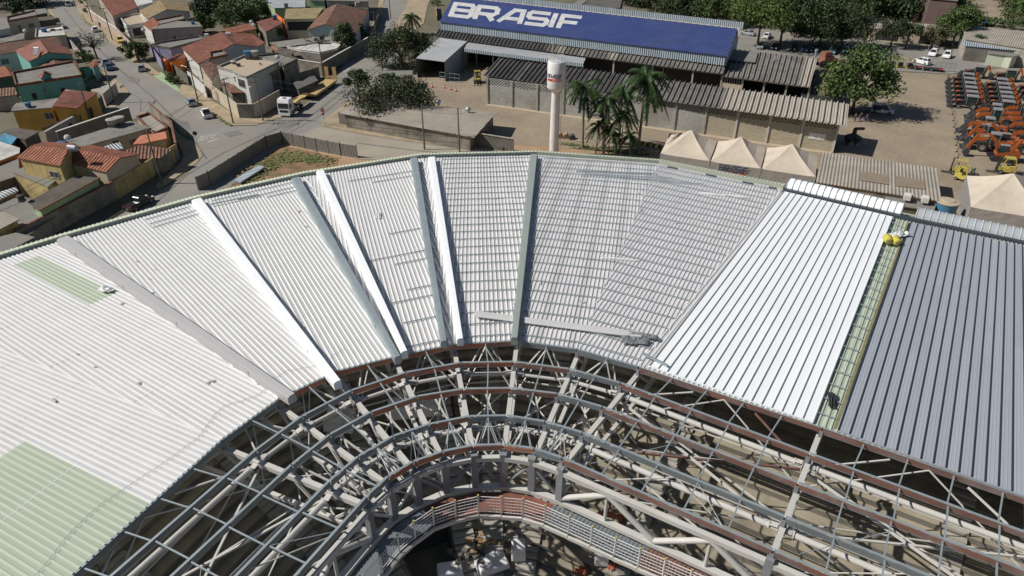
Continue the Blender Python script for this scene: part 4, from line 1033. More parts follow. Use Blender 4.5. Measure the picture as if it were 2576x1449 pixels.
gm = MB()
for tr_, wd in (([(600, 390), (700, 338), (800, 280), (900, 200), (960, 160), (1000, 60)], .22), ([(612, 398), (712, 343), (812, 286), (910, 206), (968, 166), (1008, 62)], .22), ([(380, 520), (470, 440), (560, 385), (680, 330), (780, 290)], .3), ([(200, 70), (240, 115), (300, 175), (380, 240), (470, 330), (520, 400)], .35), ([(300, 260), (330, 235), (355, 250), (352, 290)], .15), ([(160, 20), (215, 90), (290, 165), (350, 215)], .3), ([(900, 360), (1040, 378), (1180, 392)], .4)):
    pp_ = [P(x, y, .082) for x, y in tr_]; zt_ = .004 * (len(gm.f) % 5)
    for a, b in zip(pp_[:-1], pp_[1:]):
        for q in range(8):
            c, d = a.lerp(b, q / 8), a.lerp(b, (q + .96) / 8); n_ = V(-(b - a).y, (b - a).x, 0).normalized() * wd / 2; gm.face([c - n_ + V(0, 0, zt_), d - n_ + V(0, 0, zt_), d + n_ + V(0, 0, zt_), c + n_ + V(0, 0, zt_)])
gm.build("tyre_marks", M['tyre'])['kind'] = 'structure'
gm = MB()
for q in ([(560, 335), (600, 328), (612, 336), (575, 345)], [(430, 300), (470, 305), (480, 325), (445, 322)], [(330, 190), (352, 200), (345, 212), (322, 204)], [(880, 200), (905, 185), (915, 192), (890, 208)], [(250, 95), (268, 108), (260, 116), (244, 104)], [(700, 315), (740, 300), (752, 308), (712, 324)]):
    gm.face([P(x, y, .1) for x, y in q])
gm.build("asphalt_patch", M['asphalt_dk'])['kind'] = 'structure'
# ============================================================ BUILDINGS
def inset(pts, k):
    c = sum(pts, Vector((0, 0, 0))) / len(pts)
    out = []
    for p in pts:
        d = Vector((c.x - p.x, c.y - p.y, 0)); l = d.length; out.append(p + d * (min(k, l * .3) / max(l, 1e-4)))
    return out
def house(name, label, foot, wall, roof, planes=None, extra=(), cat="house", inset_=.35, thick=.14, zb=0.0, parapet=None, wins=(), roofs=None, drop=.12):
    """foot: (px, py, z) around the eaves; planes: roof faces by index into foot + extra."""
    pts = [P(*q) for q in foot]; allp = pts + [P(*q) for q in extra]
    c = sum(pts, Vector((0, 0, 0))) / len(pts)
    t = empty(name, (c.x, c.y, zb), label, cat)
    wl = inset(pts, inset_) if not parapet else pts
    g = MB(); n = len(wl); ez = drop if not parapet else 0
    for i in range(n):
        a, b = wl[i], wl[(i + 1) % n]
        g.face([V(a.x, a.y, zb), V(b.x, b.y, zb), V(b.x, b.y, b.z - ez), V(a.x, a.y, a.z - ez)])
    wo_ = g.build("wall", M[wall], t)
    planes = planes or [list(range(len(pts)))]
    for pi, pl in enumerate(planes):
        g = MB(); q = [allp[i] for i in pl]
        if parapet: q = [V(p.x, p.y, p.z - .35) for p in inset(q, .12)]
        nrm = (q[1] - q[0]).cross(q[2] - q[0])
        if nrm.z < 0: q = q[::-1]
        g.slab(q, thick); g.build("roof", M[(roofs or [roof] * 9)[pi]], t)
    if planes is G4 and roof.startswith('clay'):
        g = MB(); g.beam(allp[1] + V(0, 0, .03), allp[4] + V(0, 0, .03), .28, .12); g.build('ridge_cap', M['coping'], t)
    if parapet:
        g = MB()
        for i in range(n):
            a, b = pts[i], pts[(i + 1) % n]; d = (b - a).normalized() * .1
            g.beam(a - d + V(0, 0, .03), b + d * .9 + V(0, 0, .03), .26, .10)
            g.beam(a + V(0, 0, -.24), b + V(0, 0, -.24), .12, .44)
        g.build("parapet", M[parapet], t)
    for wn in wins:
        ei, fr, zc, ww, hh = wn[:5]; kind = wn[5] if len(wn) > 5 else 'window'
        a, b = wl[ei], wl[(ei + 1) % n]; d = (b - a); d.z = 0; L_ = d.length; d.normalize(); p = a + d * L_ * fr; nn = V(d.y, -d.x, 0)
        if nn.dot(V(c.x - p.x, c.y - p.y, 0)) > 0: nn = -nn
        g = MB(); pc = V(p.x, p.y, zc) + nn * .03
        if kind == 'gate': g.beam(pc - d * ww / 2, pc + d * ww / 2, .08, hh); g.build("gate", M['gate'], t); continue
        if kind == 'door': g.beam(pc - d * ww / 2, pc + d * ww / 2, .08, hh); g.build("door", M['conc_dk'], t); continue
        if kind == 'open': g.beam(pc - d * ww / 2 + nn * -.02, pc + d * ww / 2 - nn * .02, .06, hh); g.build("opening", M['dark'], t); continue  # flat near-black panel: shade of an opening put into its colour
        g.beam(pc - d * ww / 2, pc + d * ww / 2, .06, hh); wnd = g.build("window", M['glass'], t)
        g = MB(); w_ = .07
        for s_ in (-1, 0, 1): x = pc + d * s_ * ww / 2 + nn * .03; g.box((x.x, x.y, zc), (w_, .06, hh + .08), rz=math.atan2(d.y, d.x))
        for s_ in (-1, 1): x = pc + V(0, 0, s_ * hh / 2) + nn * .034; g.beam(x - d * ww / 2, x + d * ww / 2, .06, w_)
        g.build("frame", M['frame'], wnd)
    return t
def tankon(px, z, r, h, m, label, base=.5):
    c = P(px[0], px[1], z); t = empty("water_tank", c, label, "water tank")
    g = MB(); g.lathe([(0, 0), (r * .8, 0), (r, h * .9), (r * 1.06, h * .92), (r * 1.06, h)], (0, 0, base), 16); g.build("tank", M[m], t, local=True)
    g = MB(); g.lathe([(r * 1.1, 0), (r * 1.08, .06), (r * .5, .16), (0, .2)], (0, 0, base + h), 16); g.build("lid", M[m], t, local=True)
    g = MB(); g.box((0, 0, base / 2), (r * 1.4, r * 1.4, base)); g.build("plinth", M['conc_dk'], t, local=True)
G4 = [[0, 1, 4, 5], [1, 2, 3, 4]]
# ---- left of the main street
house("house", "old house with flat tiled-edge roof and an orange awning, top left", [(17, 42, 6), (88, 25, 6), (93, 38, 6), (19, 52, 6)], 'cream', 'fib', parapet='coping', wins=((2, .3, 3.6, 1.6, 1.2), (2, .7, 3.4, .9, 2)))
house("awning", "narrow orange tile awning under the old flat-roofed house at the top left", [(23, 51, 3.8), (78, 45, 3.8), (76, 51, 3.3), (24, 57, 3.3)], 'cream', 'clay_b', cat="awning")
house("shed", "dark flat shed right of the old house, under the big tree at the top left", [(60, 26, 3), (115, 21, 3), (119, 32, 3), (90, 37, 3)], 'conc_dk', 'flat_g', cat="shed")
house("shed", "long dark fibre roof above the palms on the left side of the main street", [(80, 45, 3), (132, 40, 3), (141, 47, 3), (84, 56, 3)], 'conc_dk', 'fib_dk', cat="shed")
house("house", "narrow white house at the left edge beside the old flat-roofed house", [(-20, 48, 5), (15, 44, 5), (24, 70, 5), (-20, 80, 5)], 'whitew', 'flat_g')
house("house", "flat house with bleached white roof terrace and blue water tank", [(91, 72, 3.4), (155, 63, 3.4), (165, 88, 3.4), (89, 94, 3.4)], 'conc_lt', 'flat_w', parapet='conc_lt')
tankon((112, 80), 3.1, .75, .8, 'bluetank', "round blue tank on the bleached white terrace", .1)
house("house", "low grey fibre-roofed house left of the white terrace", [(-20, 93, 3.3), (62, 83, 3.3), (60, 98, 3.3), (-20, 112, 3.3)], 'conc_lt', 'fib', wins=((2, .5, 1.6, 1.2, 1),))
tankon((24, 85), 3.2, .7, .8, 'bluetank', "blue tank with white lid at the far left edge", .3)
house("house", "house with long mottled tile roof and white front at the left edge", [(-60, 118, 5.6), (145, 92, 5.6), (158, 112, 4.4), (-60, 146, 4.4)], 'whitew', 'clay_old', wins=((2, .72, 2.6, 1.6, 1.2),))
house("house", "two-storey teal house with red gable roof and solar heater", [(37, 127, 5.4), (100, 100, 7), (168, 118, 5.4), (184, 136, 5.4), (122, 131, 7), (72, 155, 5.4)], 'teal', 'clay_pl', G4, wins=((4, .5, 2.5, .8, 1),))
house("house", "small tiled gable roof between the two teal houses", [(100, 152, 4.3), (131, 142, 5.3), (190, 151, 4.3), (198, 166, 4.3), (140, 160, 5.3), (98, 168, 4.3)], 'teal', 'clay_old', G4)
house("house", "large teal house with grey fibre roof framed by red coping", [(31, 181, 5.4), (184, 153, 5.4), (205, 188, 5.4), (40, 213, 5.4)], 'teal', 'fib', parapet='coping', wins=((2, .35, 2.6, .9, 1.4, 'open'), (2, .62, 3.4, .6, .7), (2, .8, 2.6, .8, 1.3, 'open')))
house("turret", "small red-tiled teal turret on the large teal house", [(93, 192, 6.0), (110, 177, 6.8), (129, 184, 6.0), (130, 189, 6.0), (111, 182, 6.8), (103, 198, 6.0)], 'teal', 'clay_pl', G4, cat="turret")
house("house", "house with striped tile roof at the left edge below the teal house", [(-40, 226, 3.6), (37, 219, 3.6), (44, 238, 3), (-40, 248, 3)], 'pinkw', 'clay_old')
house("house", "red-roofed house corner at the left edge beside the teal house", [(-40, 175, 4), (12, 166, 4.8), (30, 172, 4), (30, 190, 4), (-40, 200, 3.6)], 'dkgreen', 'clay_b')
house("garden_house", "tiny red-roofed gatehouse by the street beside the parked blue van", [(225, 158, 3.2), (241, 151, 3.6), (249, 160, 3.2), (233, 171, 3.2)], 'teal', 'clay_b', cat="gatehouse")
house("boundary_wall", "teal garden wall behind the small gatehouse", [(196, 170, 2.6), (226, 166, 2.6), (226, 168, 2.6), (196, 172, 2.6)], 'teal', 'coping', cat="wall", inset_=.02)
house("house", "mustard yellow house with grey corrugated roof", [(38, 260, 4.6), (149, 246, 4.6), (133, 270, 4.6), (26, 279, 4.0)], 'mustard', 'fib', wins=((2, .13, 2.9, 1.7, 1.2),))
house("house", "mustard house with bright red ribbed tile roof beside the corrugated one", [(164, 224, 5.6), (246, 233, 5.0), (193, 273, 4.4), (132, 267, 5.0)], 'mustard', 'clay', wins=((1, .5, 2.2, 1.6, 2, 'open'),))
tankon((72, 268), 4.5, .55, .6, 'bluetank', "little blue tank on the grey corrugated roof of the mustard house", .1)
house("boundary_wall", "dark green garden wall running down to the side street", [(246, 236, 3.0), (256, 240, 3.0), (200, 290, 3.0), (190, 284, 3.0)], 'dkgreen', 'conc_dk', cat="wall", inset_=.02)
house("boundary_wall", "grey boundary wall with small round window along the side street", [(110, 330, 3), (200, 281, 3), (203, 283, 3), (112, 333, 3)], 'pinkw', 'conc_lt', cat="wall", inset_=.02, wins=((2, .35, 1.2, .9, 2, 'open'),))
house("lean_to", "low tiled lean-to in front of the mustard house", [(105, 322, 2.9), (160, 298, 2.9), (196, 284, 2.9), (185, 300, 2.4), (112, 330, 2.4)], 'stained', 'clay_old', cat="lean-to")
house("boundary_wall", "pinkish curved wall around the rubbish yard at the street corner", [(228, 226, 2.6), (262, 216, 2.6), (288, 205, 2.6), (291, 208, 2.6), (258, 236, 2.6), (254, 234, 2.6)], 'pinkw', 'conc_lt', cat="wall", inset_=.02)
house("shed", "dark flat shed beside the blue tarpaulin at the left edge", [(0, 333, 3), (30, 320, 3), (100, 330, 3), (62, 351, 3)], 'conc_dk', 'fib_dk', cat="shed")
house("canopy", "sky blue tarpaulin canopy at the left edge", [(-8, 356, 3), (9, 334, 3.2), (43, 346, 3.0), (26, 366, 2.6)], 'conc_dk', 'tarp_b', cat="canopy", inset_=.8)
house("house", "house with cream white sloping roof and orange wall at the left edge", [(-40, 352, 3.8), (0, 356, 3.8), (50, 372, 3.6), (49, 384, 3.4), (-40, 420, 3.4)], 'orangew', 'flat_w', wins=((3, .4, 1.8, 1.1, .9),))
house("house", "dark flat roof below the cream roof at the left edge", [(-40, 418, 2.8), (46, 398, 2.8), (50, 440, 2.8), (-40, 470, 2.8)], 'conc_dk', 'flat_g')
house("lean_to", "brown brick shed with white corrugated roof at the left edge", [(-40, 495, 3.0), (40, 470, 3.0), (46, 480, 2.7), (-40, 520, 2.7)], 'brickw', 'corr_w', cat="lean-to")
house("yard_slab", "flat grey roof terrace beside the long brown-roofed house", [(-40, 520, 2.2), (60, 492, 2.2), (110, 530, 2.2), (140, 545, 2.2), (70, 592, 2.2), (-40, 560, 2.2)], 'stained', 'flat_g', cat="terrace")
house("house", "small yellow building with striped corrugated roof at the bottom left", [(-50, 545, 4.0), (10, 532, 4.0), (49, 551, 3.8), (8, 572, 3.8), (-50, 600, 3.8)], 'yellow', 'corr', wins=((3, .3, 2.6, 1, .3, 'open'),))
# ---- corner block
house("house", "two-storey yellow house, left half with plain red tile roof", [(42, 396, 6.2), (151, 417, 6.2), (170, 377, 7.2), (190, 361, 6.2), (112, 356, 6.2), (79, 366, 7.2)], 'yellow', 'clay_b', [[0, 1, 2, 5], [5, 2, 3, 4]], wins=((0, .78, 4.4, 1.8, 1.0),))
house("house", "yellow-walled house, right half with ribbed tile roof and steel water heater", [(143, 402, 4.9), (266, 433, 4.6), (301, 397, 5.7), (351, 388, 4.5), (228, 364, 4.8), (178, 373, 6.0)], 'cream', 'clay_b', [[0, 1, 2, 5], [5, 2, 3, 4]], wins=((1, .5, 2.4, 1.2, 1.0), (2, .5, 2.2, 2.0, 1.2, 'open')))
house("boundary_wall", "two-storey stained yellow wall below the left red roof", [(28, 432, 3.6), (60, 420, 3.6), (150, 445, 3.4), (120, 470, 3.2)], 'yellow', 'flat_g', cat="annex")
house("house", "low house with long grey-brown roof edged with red tiles", [(70, 507, 4.2), (192, 441, 4.2), (251, 447, 4.0), (97, 530, 4.0)], 'greenw', 'fib_dk', wins=((2, .22, 2.0, 1.5, 1.3, 'open'), (2, .45, 2.0, 1.2, 1.3, 'open'), (2, .6, 2.0, 1.0, 1.3, 'open'), (2, .82, 1.9, 1.2, 1.2, 'open')))
g = MB(); g.beam(P(97, 530, 4.12), P(251, 447, 4.12), .3, .14); tag(g.build("roof_edge_tiles", M['coping']), "row of red tiles along the eave of the long grey-brown roof", "roof tiles")
tankon((57, 507), 4.2, .5, .6, 'mach_k', "black tank stand at the lower end of the long brown roof", .3)
def longwall(name, label, a, b, h, m, cop=None, th=.18, cat="wall", gates=()):
    p, q = P(a[0], a[1], 0), P(b[0], b[1], 0); t = empty(name, (p + q) / 2, label, cat)
    g = MB(); g.beam(V(p.x, p.y, h / 2), V(q.x, q.y, h / 2), th, h); g.build("panel", M[m], t)
    if cop: g = MB(); g.beam(V(p.x, p.y, h + .05), V(q.x, q.y, h + .05), th + .22, .1); g.build("coping", M[cop], t)
    for f, w_, hh in gates:
        x = p.lerp(q, f); d = (q - p).normalized(); g = MB(); g.beam(x - d * w_ / 2 + V(0, 0, hh / 2), x + d * w_ / 2 + V(0, 0, hh / 2), th + .1, hh); g.build("gate", M['gate'], t)
    return t
longwall("boundary_wall", "yellow street wall with a metal gate below the pole", (298, 500), (452, 402), 2.9, 'yellow', None, gates=((.68, 3.2, 2.5), (.97, 1.0, 2.2)))
longwall("boundary_wall", "brownish street wall topped with red tiles, left of the yellow wall", (60, 628), (298, 500), 2.9, 'stained', 'coping', gates=((.8, 1.2, 2.3), (.25, 2.5, 2.3)))
longwall("boundary_wall", "short curved street-corner wall with brick coping", (452, 402), (440, 345), 3.0, 'yellow', 'coping')
longwall("boundary_wall", "narrow wall leading back from the street corner to the cream roof", (440, 345), (385, 296), 3.0, 'stained', 'coping')
house("house", "long house with grey fibre-cement roof carrying two round tanks", [(166, 354, 3.6), (327, 304, 3.6), (380, 321, 3.4), (207, 369, 3.4)], 'cream', 'fib', wins=((2, .3, 1.8, 1.2, 1.0), (2, .55, 1.8, 1, 2, 'open')))
longwall("boundary_wall", "dark parapet wall behind the long grey roof", (160, 385), (338, 320), 3.9, 'conc_dk', 'trimw')
tankon((286, 318), 3.6, .95, .8, 'fibtank', "grey round tank, left one of the pair on the long grey roof", .5)
tankon((302, 313), 3.6, .95, .8, 'fibtank', "grey round tank, right one of the pair on the long grey roof", .5)
tankon((158, 375), 3.9, .75, .8, 'bluetank', "blue tank with pale lid behind the red roofs of the corner block", .3)
house("canopy", "cream triangular roof at the tip of the corner block", [(344, 293, 3.2), (375, 283, 3.2), (421, 320, 3.2), (386, 335, 3.0)], 'cream', 'corr', cat="canopy", parapet='coping')
house("canopy", "orange and white striped awning at the corner block", [(334, 363, 2.9), (353, 341, 3.3), (416, 331, 3.3), (420, 348, 2.7), (360, 362, 2.7)], 'cream', 'stripe', cat="awning", inset_=.6)
house("lean_to", "dark stained tile roof over the patio behind the yellow street wall", [(311, 379, 3.4), (353, 365, 3.6), (436, 375, 3.2), (402, 398, 2.8), (343, 400, 2.9)], 'stained', 'clay_old', cat="lean-to", inset_=.5)
house("canopy", "small white corrugated canopy between the red roof and the grey roof", [(262, 368, 3.2), (300, 357, 3.2), (312, 373, 3.0), (275, 379, 3.0)], 'cream', 'corr_w', cat="canopy", inset_=.4)
# sign of an internet shop
t = empty("shop_sign", P(52, 620, 1.8), "blue sign with white lettering on a dark shop wall at the lower left", "sign")
a, b = P(20, 634, 2.5), P(84, 604, 2.5); d = (b - a).normalized()
g = MB(); g.beam(a, b, .12, 1.1); g.build("board", mat("sign_blue", (.03, .10, .24), .6, var=.1), t)
g = MB(); nn = V(d.y, -d.x, 0)
def sg(s, t_, h): q = a.lerp(b, .42 + s * .55) + nn * (.075 + h) + V(0, 0, -.4 + t_ * .8); return q
lettering(g, "1GIGA", sg, th=.18); g.build("lettering", M['whitep'], t)
house("shop", "dark flat shop building behind the blue sign at the lower left", [(-60, 610, 3.2), (40, 585, 3.2), (88, 596, 3.2), (18, 632, 3.2), (-60, 660, 3.2)], 'conc_dk', 'flat_g', cat="shop")
# ---- between the two streets
house("house", "house with broad red tile roof at the top left of the block", [(244, -14, 5), (322, -14, 5), (347, 18, 4.6), (283, 41, 4.6)], 'pinkw', 'clay', wins=((3, .5, 2.6, 1.2, 1),))
house("house", "pale house with flat grey roof at the top edge", [(328, -20, 5), (378, -20, 5), (384, 6, 5), (346, 15, 5)], 'whitew', 'flat_w')
house("house", "house with straw coloured hip roof", [(350, 27, 4.8), (402, 1, 6.2), (473, 8, 5), (478, 29, 4.8), (420, 23, 6.0), (369, 48, 4.8)], 'whitew', 'beige_tile', G4)
house("house", "white house with cream and green roof terrace facing the street", [(301, 41, 3.6), (352, 33, 3.6), (366, 56, 3.6), (318, 64, 3.6)], 'whitew', 'flat', parapet='trimw', wins=((2, .5, 1.4, 3.0, 2.2, 'open'),))
house("house", "pinkish house with long flat grey roof and three bays", [(381, 73, 4.6), (405, 51, 4.6), (500, 55, 4.6), (508, 66, 4.6)], 'pinkw', 'flat_g', wins=((3, .25, 2, 1, 1.2), (3, .6, 2, .8, 1)))
house("house", "grey fibre-roofed rear house behind the long flat grey roof", [(390, 50, 4.7), (458, 37, 4.7), (465, 47, 4.7), (402, 61, 4.7)], 'pinkw', 'fib', parapet='coping')
house("lean_to", "small bright orange roof at the front of the pinkish house", [(357, 60, 4.4), (385, 44, 5.0), (400, 61, 4.8), (381, 78, 4.2)], 'whitew', 'clay_b', cat="lean-to")
house("house", "low house with dark flat roof and purple side walls", [(378, 112, 3.6), (400, 106, 3.6), (500, 90, 3.6), (515, 97, 3.6), (428, 120, 3.6)], 'purple', 'flat_g', parapet='conc_dk')
house("garage", "bright orange garage with orange sloping roof", [(411, 156, 3.4), (445, 136, 3.4), (467, 131, 3.2), (470, 143, 2.8), (440, 152, 2.8)], 'orangew', 'clay_b', cat="garage")
longwall("boundary_wall", "vivid orange street wall of the garage", (418, 175), (439, 190), 2.8, 'orangew')
house("house", "big house with large red hip roof and cream ridge line", [(456, 120, 4.6), (556, 80, 6.0), (634, 85, 4.8), (668, 107, 4.6), (648, 117, 4.4), (587, 110, 6.0), (498, 161, 4.4)], 'whitew', 'clay', [[0, 1, 5, 6], [1, 2, 3, 4, 5]])
house("lean_to", "red tiled lean-to roof left of the white two-storey house", [(502, 162, 4.2), (540, 154, 4.4), (552, 176, 3.8), (532, 203, 3.6)], 'cream', 'clay_old', cat="lean-to")
house("lean_to", "low red tile skirt roof in front of the white two-storey house", [(551, 203, 3.4), (590, 214, 3.4), (626, 225, 2.9), (613, 233, 2.8), (578, 233, 2.8)], 'stained', 'clay_old', cat="lean-to", inset_=.8)
house("annex", "pink box-shaped annex on the big red roof", [(528, 131, 5.6), (560, 125, 5.6), (572, 136, 5.6), (530, 145, 5.6)], 'pinkw', 'flat_g', cat="annex", parapet='coping')
house("house", "small house with bright orange-red roof behind the big red roof", [(563, 72, 4.2), (632, 57, 4.2), (646, 72, 3.8), (578, 85, 3.8)], 'yellow', 'clay_b')
house("house", "house with plain red roof and blue tank right of the orange-red roof", [(645, 55, 4.6), (690, 42, 4.6), (712, 57, 4.2), (668, 80, 4.0)], 'stained', 'clay_pl', wins=((3, .3, 1.5, 1, 2, 'door'),))
tankon((692, 49), 4.5, .75, .8, 'bluetank', "blue tank at the top corner of the plain red roof", .3)
longwall("party_wall", "bright orange party wall between two roofs near the top", (698, 72), (722, 92), 4.6, 'orangew')
house("house", "open terrace house with yellow corrugated roof", [(719, 22, 6.2), (814, 19, 6.2), (794, 47, 5.4), (715, 48, 5.4)], 'cream', 'corr_y', wins=((2, .5, 3.4, 7.5, 2.4, 'open'),))
house("house", "pale blue house with big weathered red gable roof", [(772, 75, 5.4), (818, 60, 7.0), (895, 87, 4.6), (928, 26, 4.6), (848, 9, 7.0), (815, 24, 5.4)], 'lblue', 'clay_old', [[0, 1, 4, 5], [1, 2, 3, 4]], wins=((0, .8, 3.6, .8, 1), (1, .2, 2.6, 1, 1)))
house("house", "white building with metal deck roof at the top edge", [(645, -22, 5), (768, -22, 5), (768, 18, 5), (690, 20, 5), (672, 10, 5)], 'greenw', 'corr_w', wins=((2, .6, 3, 1, 1),))
house("house", "light green house at the top edge left of the grey building", [(776, -30, 6), (818, -30, 6), (816, 1, 6), (778, 0, 6)], 'greenw', 'flat_g')
house("house", "grey two-storey building at the top edge beside the truck street", [(820, -30, 6), (925, -26, 6), (925, 3, 6), (820, 1, 6)], 'conc_lt', 'flat_g', wins=((2, .75, 4.2, 2, 1.6), (2, .4, 4.2, 2, 1.6)))
house("house", "flat cream roof terrace house behind the street wall", [(722, 117, 3.3), (808, 103, 3.3), (856, 112, 3.3), (846, 122, 3.3), (806, 131, 3.3), (755, 125, 3.3)], 'stained', 'flat_w', parapet='trimw')
house("house", "old grey fibre-roofed house above the cream terraces", [(678, 107, 3.4), (764, 96, 3.4), (770, 112, 3.2), (702, 119, 3.2)], 'brickw', 'fib')
house("shed", "dark fibre-roofed shed between the terraces", [(702, 119, 3.2), (741, 126, 3.2), (733, 140, 2.8), (690, 131, 2.8)], 'conc_dk', 'fib_dk', cat="shed")
house("house", "grey roof house with old tank behind the dark tree", [(768, 98, 3.6), (800, 90, 3.6), (855, 94, 3.6), (860, 108, 3.4), (800, 106, 3.4)], 'brickw', 'fib')
wh = house("house", "white two-storey house with flat cream roof and big window", [(547, 167, 6.4), (618, 138, 6.4), (700, 155, 6.4), (620, 193, 6.4), (591, 183, 6.4), (583, 177, 6.4)], 'whitew', 'flat', parapet='conc_lt', wins=((3, .55, 4.6, 2.6, 1.7), (4, .5, 4.8, .8, 1.2, 'open')))
house("annex", "brown rear terrace of the white two-storey house", [(640, 140, 6.0), (700, 133, 6.0), (748, 147, 6.0), (712, 165, 6.0), (702, 154, 6.0)], 'stained', 'flat_g', cat="annex", parapet='conc_dk', wins=((3, .5, 3.5, 3, 2, 'open'),))
tankon((627, 147), 6.2, .95, 1.0, 'bluetank', "dark blue tank, left one of the pair on the cream roof", .6)
tankon((643, 147), 6.2, .85, 1.0, 'fibtank', "blue tank with white lid, right one of the pair on the cream roof", .6)
tankon((588, 159), 6.2, .6, .3, 'fibtank', "low grey hatch box on the cream roof", .1)
house("awning", "yellow corrugated awning on the side of the white two-storey house", [(663, 178, 5.4), (700, 160, 5.4), (714, 168, 4.8), (681, 188, 4.8)], 'stained', 'corr_y', cat="awning", inset_=1.4)
longwall("boundary_wall", "cream street wall with doorway below the white two-storey house", (519, 232), (604, 298), 3.0, 'cream', None, gates=((.42, 1.0, 2.2),))
longwall("boundary_wall", "dark metal garage gate wall at the street corner", (604, 298), (643, 298), 2.9, 'gate', 'cream')
longwall("boundary_wall", "cream wall behind the truck cab", (643, 298), (708, 260), 2.9, 'cream')
longwall("boundary_wall", "white painted street wall with faded letters, left of the cream wall", (478, 207), (522, 246), 2.6, 'whitew')
longwall("boundary_wall", "dark slatted street gate above the white wall", (440, 186), (476, 214), 2.4, 'conc_dk')
longwall("boundary_wall", "grey stained wall along the truck street with white coping", (812, 190), (928, 122), 2.9, 'stained', 'trimw')
longwall("boundary_wall", "short grey wall with white coping behind the trailer", (752, 180), (812, 190), 2.9, 'stained', 'trimw')
longwall("boundary_wall", "low metal fence on the truck street, left side at the top", (930, 112), (958, 42), 2.2, 'conc_dk')
longwall("boundary_wall", "stained wall behind the truck trailer", (740, 218), (805, 195), 2.6, 'stained')
house("carport", "dark dome-covered carport behind the trailer", [(735, 205, 2.6), (790, 190, 2.8), (800, 202, 2.6), (748, 225, 2.4)], 'conc_dk', 'big_dk', cat="carport", inset_=.6)
longwall("boundary_wall", "pale pink street wall on the right side of the main street, upper part", (225, 40), (300, 92), 2.2, 'pinkw', 'trimw')
longwall("boundary_wall", "pale street wall on the right side of the main street, lower part", (300, 92), (345, 140), 2.4, 'pinkw')
longwall("boundary_wall", "violet painted street wall beside the street trees", (380, 130), (412, 178), 2.6, 'purple')
longwall("boundary_wall", "low wall along the left side of the main street near the bare tree", (160, 95), (208, 150), 2.2, 'pinkw')
# extra roof furniture
t = empty("solar_heater", P(90, 148, 6.4), "small solar water heater on the red gable roof", "solar heater")
g = MB(); a = P(88, 138, 6.8); b = P(92, 122, 7.4); g.beam(a, b, .9, .08); g.build("panel", M['silver'], t); g = MB(); g.tube(b + V(-.6, 0, .1), b + V(.6, 0, .1), .25, n=10); g.build("tank", M['whitep'], t)
t = empty("solar_heater", P(182, 375, 7.3), "steel cylinder water heater between the two red roofs", "solar heater")
g = MB(); b = P(182, 371, 7.7); g.tube(b + V(-.7, .2, 0), b + V(.7, -.2, 0), .38, n=12); g.build("tank", M['silver'], t); g = MB(); g.box((b.x, b.y, b.z - .45), (1.2, .5, .3)); g.build("stand", M['galv_dk'], t)
rubble((248, 218), .1, 60, 2.2, "rubbish and scrap piled in the small walled yard at the corner", 9, 'conc_lt')

# ============================================================ INDUSTRIAL YARD
BV = (P(1800, 350, 0) - P(1226, 261, 0)).normalized(); BN = V(-BV.y, BV.x, 0)      # along the halls, and away from the camera
BA = math.atan2(BV.y, BV.x)
def bigsheet(t, q, pitch, mats, pick, name="roof", h=.34, thick=.08):
    """q: eave-left, eave-right, ridge-right, ridge-left; folded channel sheets with deep ribs."""
    a, b, c, d = q; n = max(2, int((b - a).length / pitch)); bym = {}
    for i in range(n):
        bym.setdefault(pick(i, n), MB())
        g = bym[pick(i, n)]
        prof = ((0, 0), (.07, h), (.17, h), (.30, .03), (.62, .0), (.66, .10), (.74, .10), (.80, 0), (1.0, 0))
        for (u0, z0), (u1, z1) in zip(prof[:-1], prof[1:]):
            p = [a.lerp(b, (i + u0) / n) + V(0, 0, z0), a.lerp(b, (i + u1) / n) + V(0, 0, z1), d.lerp(c, (i + u1) / n) + V(0, 0, z1), d.lerp(c, (i + u0) / n) + V(0, 0, z0)]
            g.face(p); g.face([x - V(0, 0, thick) for x in p[::-1]]); g.face([p[1], p[0], p[0] - V(0, 0, thick), p[1] - V(0, 0, thick)]); g.face([p[3], p[2], p[2] - V(0, 0, thick), p[3] - V(0, 0, thick)])
    for m, g in bym.items(): g.build(name, M[m], t)
# blue roofed hall with the painted word
t = empty("blue_roof_hall", P(1500, 140, 0), "long hall with blue ribbed roof and a huge white painted word", "warehouse")
ZE, ZR = 9.0, 11.2
bl, br_, tr_ = P(1106, 54, ZE), P(1830, 141, ZE), P(1856, 72, ZR)
def onplane(x, y, o, n):
    c = V(0, 0, HC); d = P(x, y, 0) - c; return c + d * ((o - c).dot(n) / d.dot(n))
nb_ = (br_ - bl).cross(tr_ - bl).normalized(); tl = onplane(1141, -8, bl, nb_)
g = MB(); g.slab([bl, br_, tr_, tl], .15); g.build("roof", M['blue_roof'], t)
g = MB(); up = V(0, 0, .09)
def roofword(s, t_, h):
    BL, TL, TR = (1128, 41), (1143, 6), (1465, 41); x = BL[0] + s * (TR[0] - TL[0]) + t_ * (TL[0] - BL[0]); y = BL[1] + s * (TR[1] - TL[1]) + t_ * (TL[1] - BL[1])
    # intersect the view ray with the roof plane
    n = (br_ - bl).cross(tl - bl).normalized(); o = V(0, 0, HC); d = (P(x, y, 0) - o); k = (bl - o).dot(n) / d.dot(n); q = o + d * k; n = n if n.z > 0 else -n; return q + n * (.04 + h)
lettering(g, "BRASIF", roofword, gap=.13, th=.235); g.build("painted_lettering", M['roof_paint'], t)
bd = V(0, 0, -2.1)
g = MB()
for i in range(1):
    inn = BN * .25
    g.face([bl + bd + inn, br_ + bd + inn, br_ + inn + V(0, 0, -.12), bl + inn + V(0, 0, -.12)]); g.face([bl + bd + inn, bl + inn + V(0, 0, -.12), tl + V(0, 0, -.12), tl + V(0, 0, -4.3)])
g.build("clerestory", M['corr_p'], t)
back = BN * 11
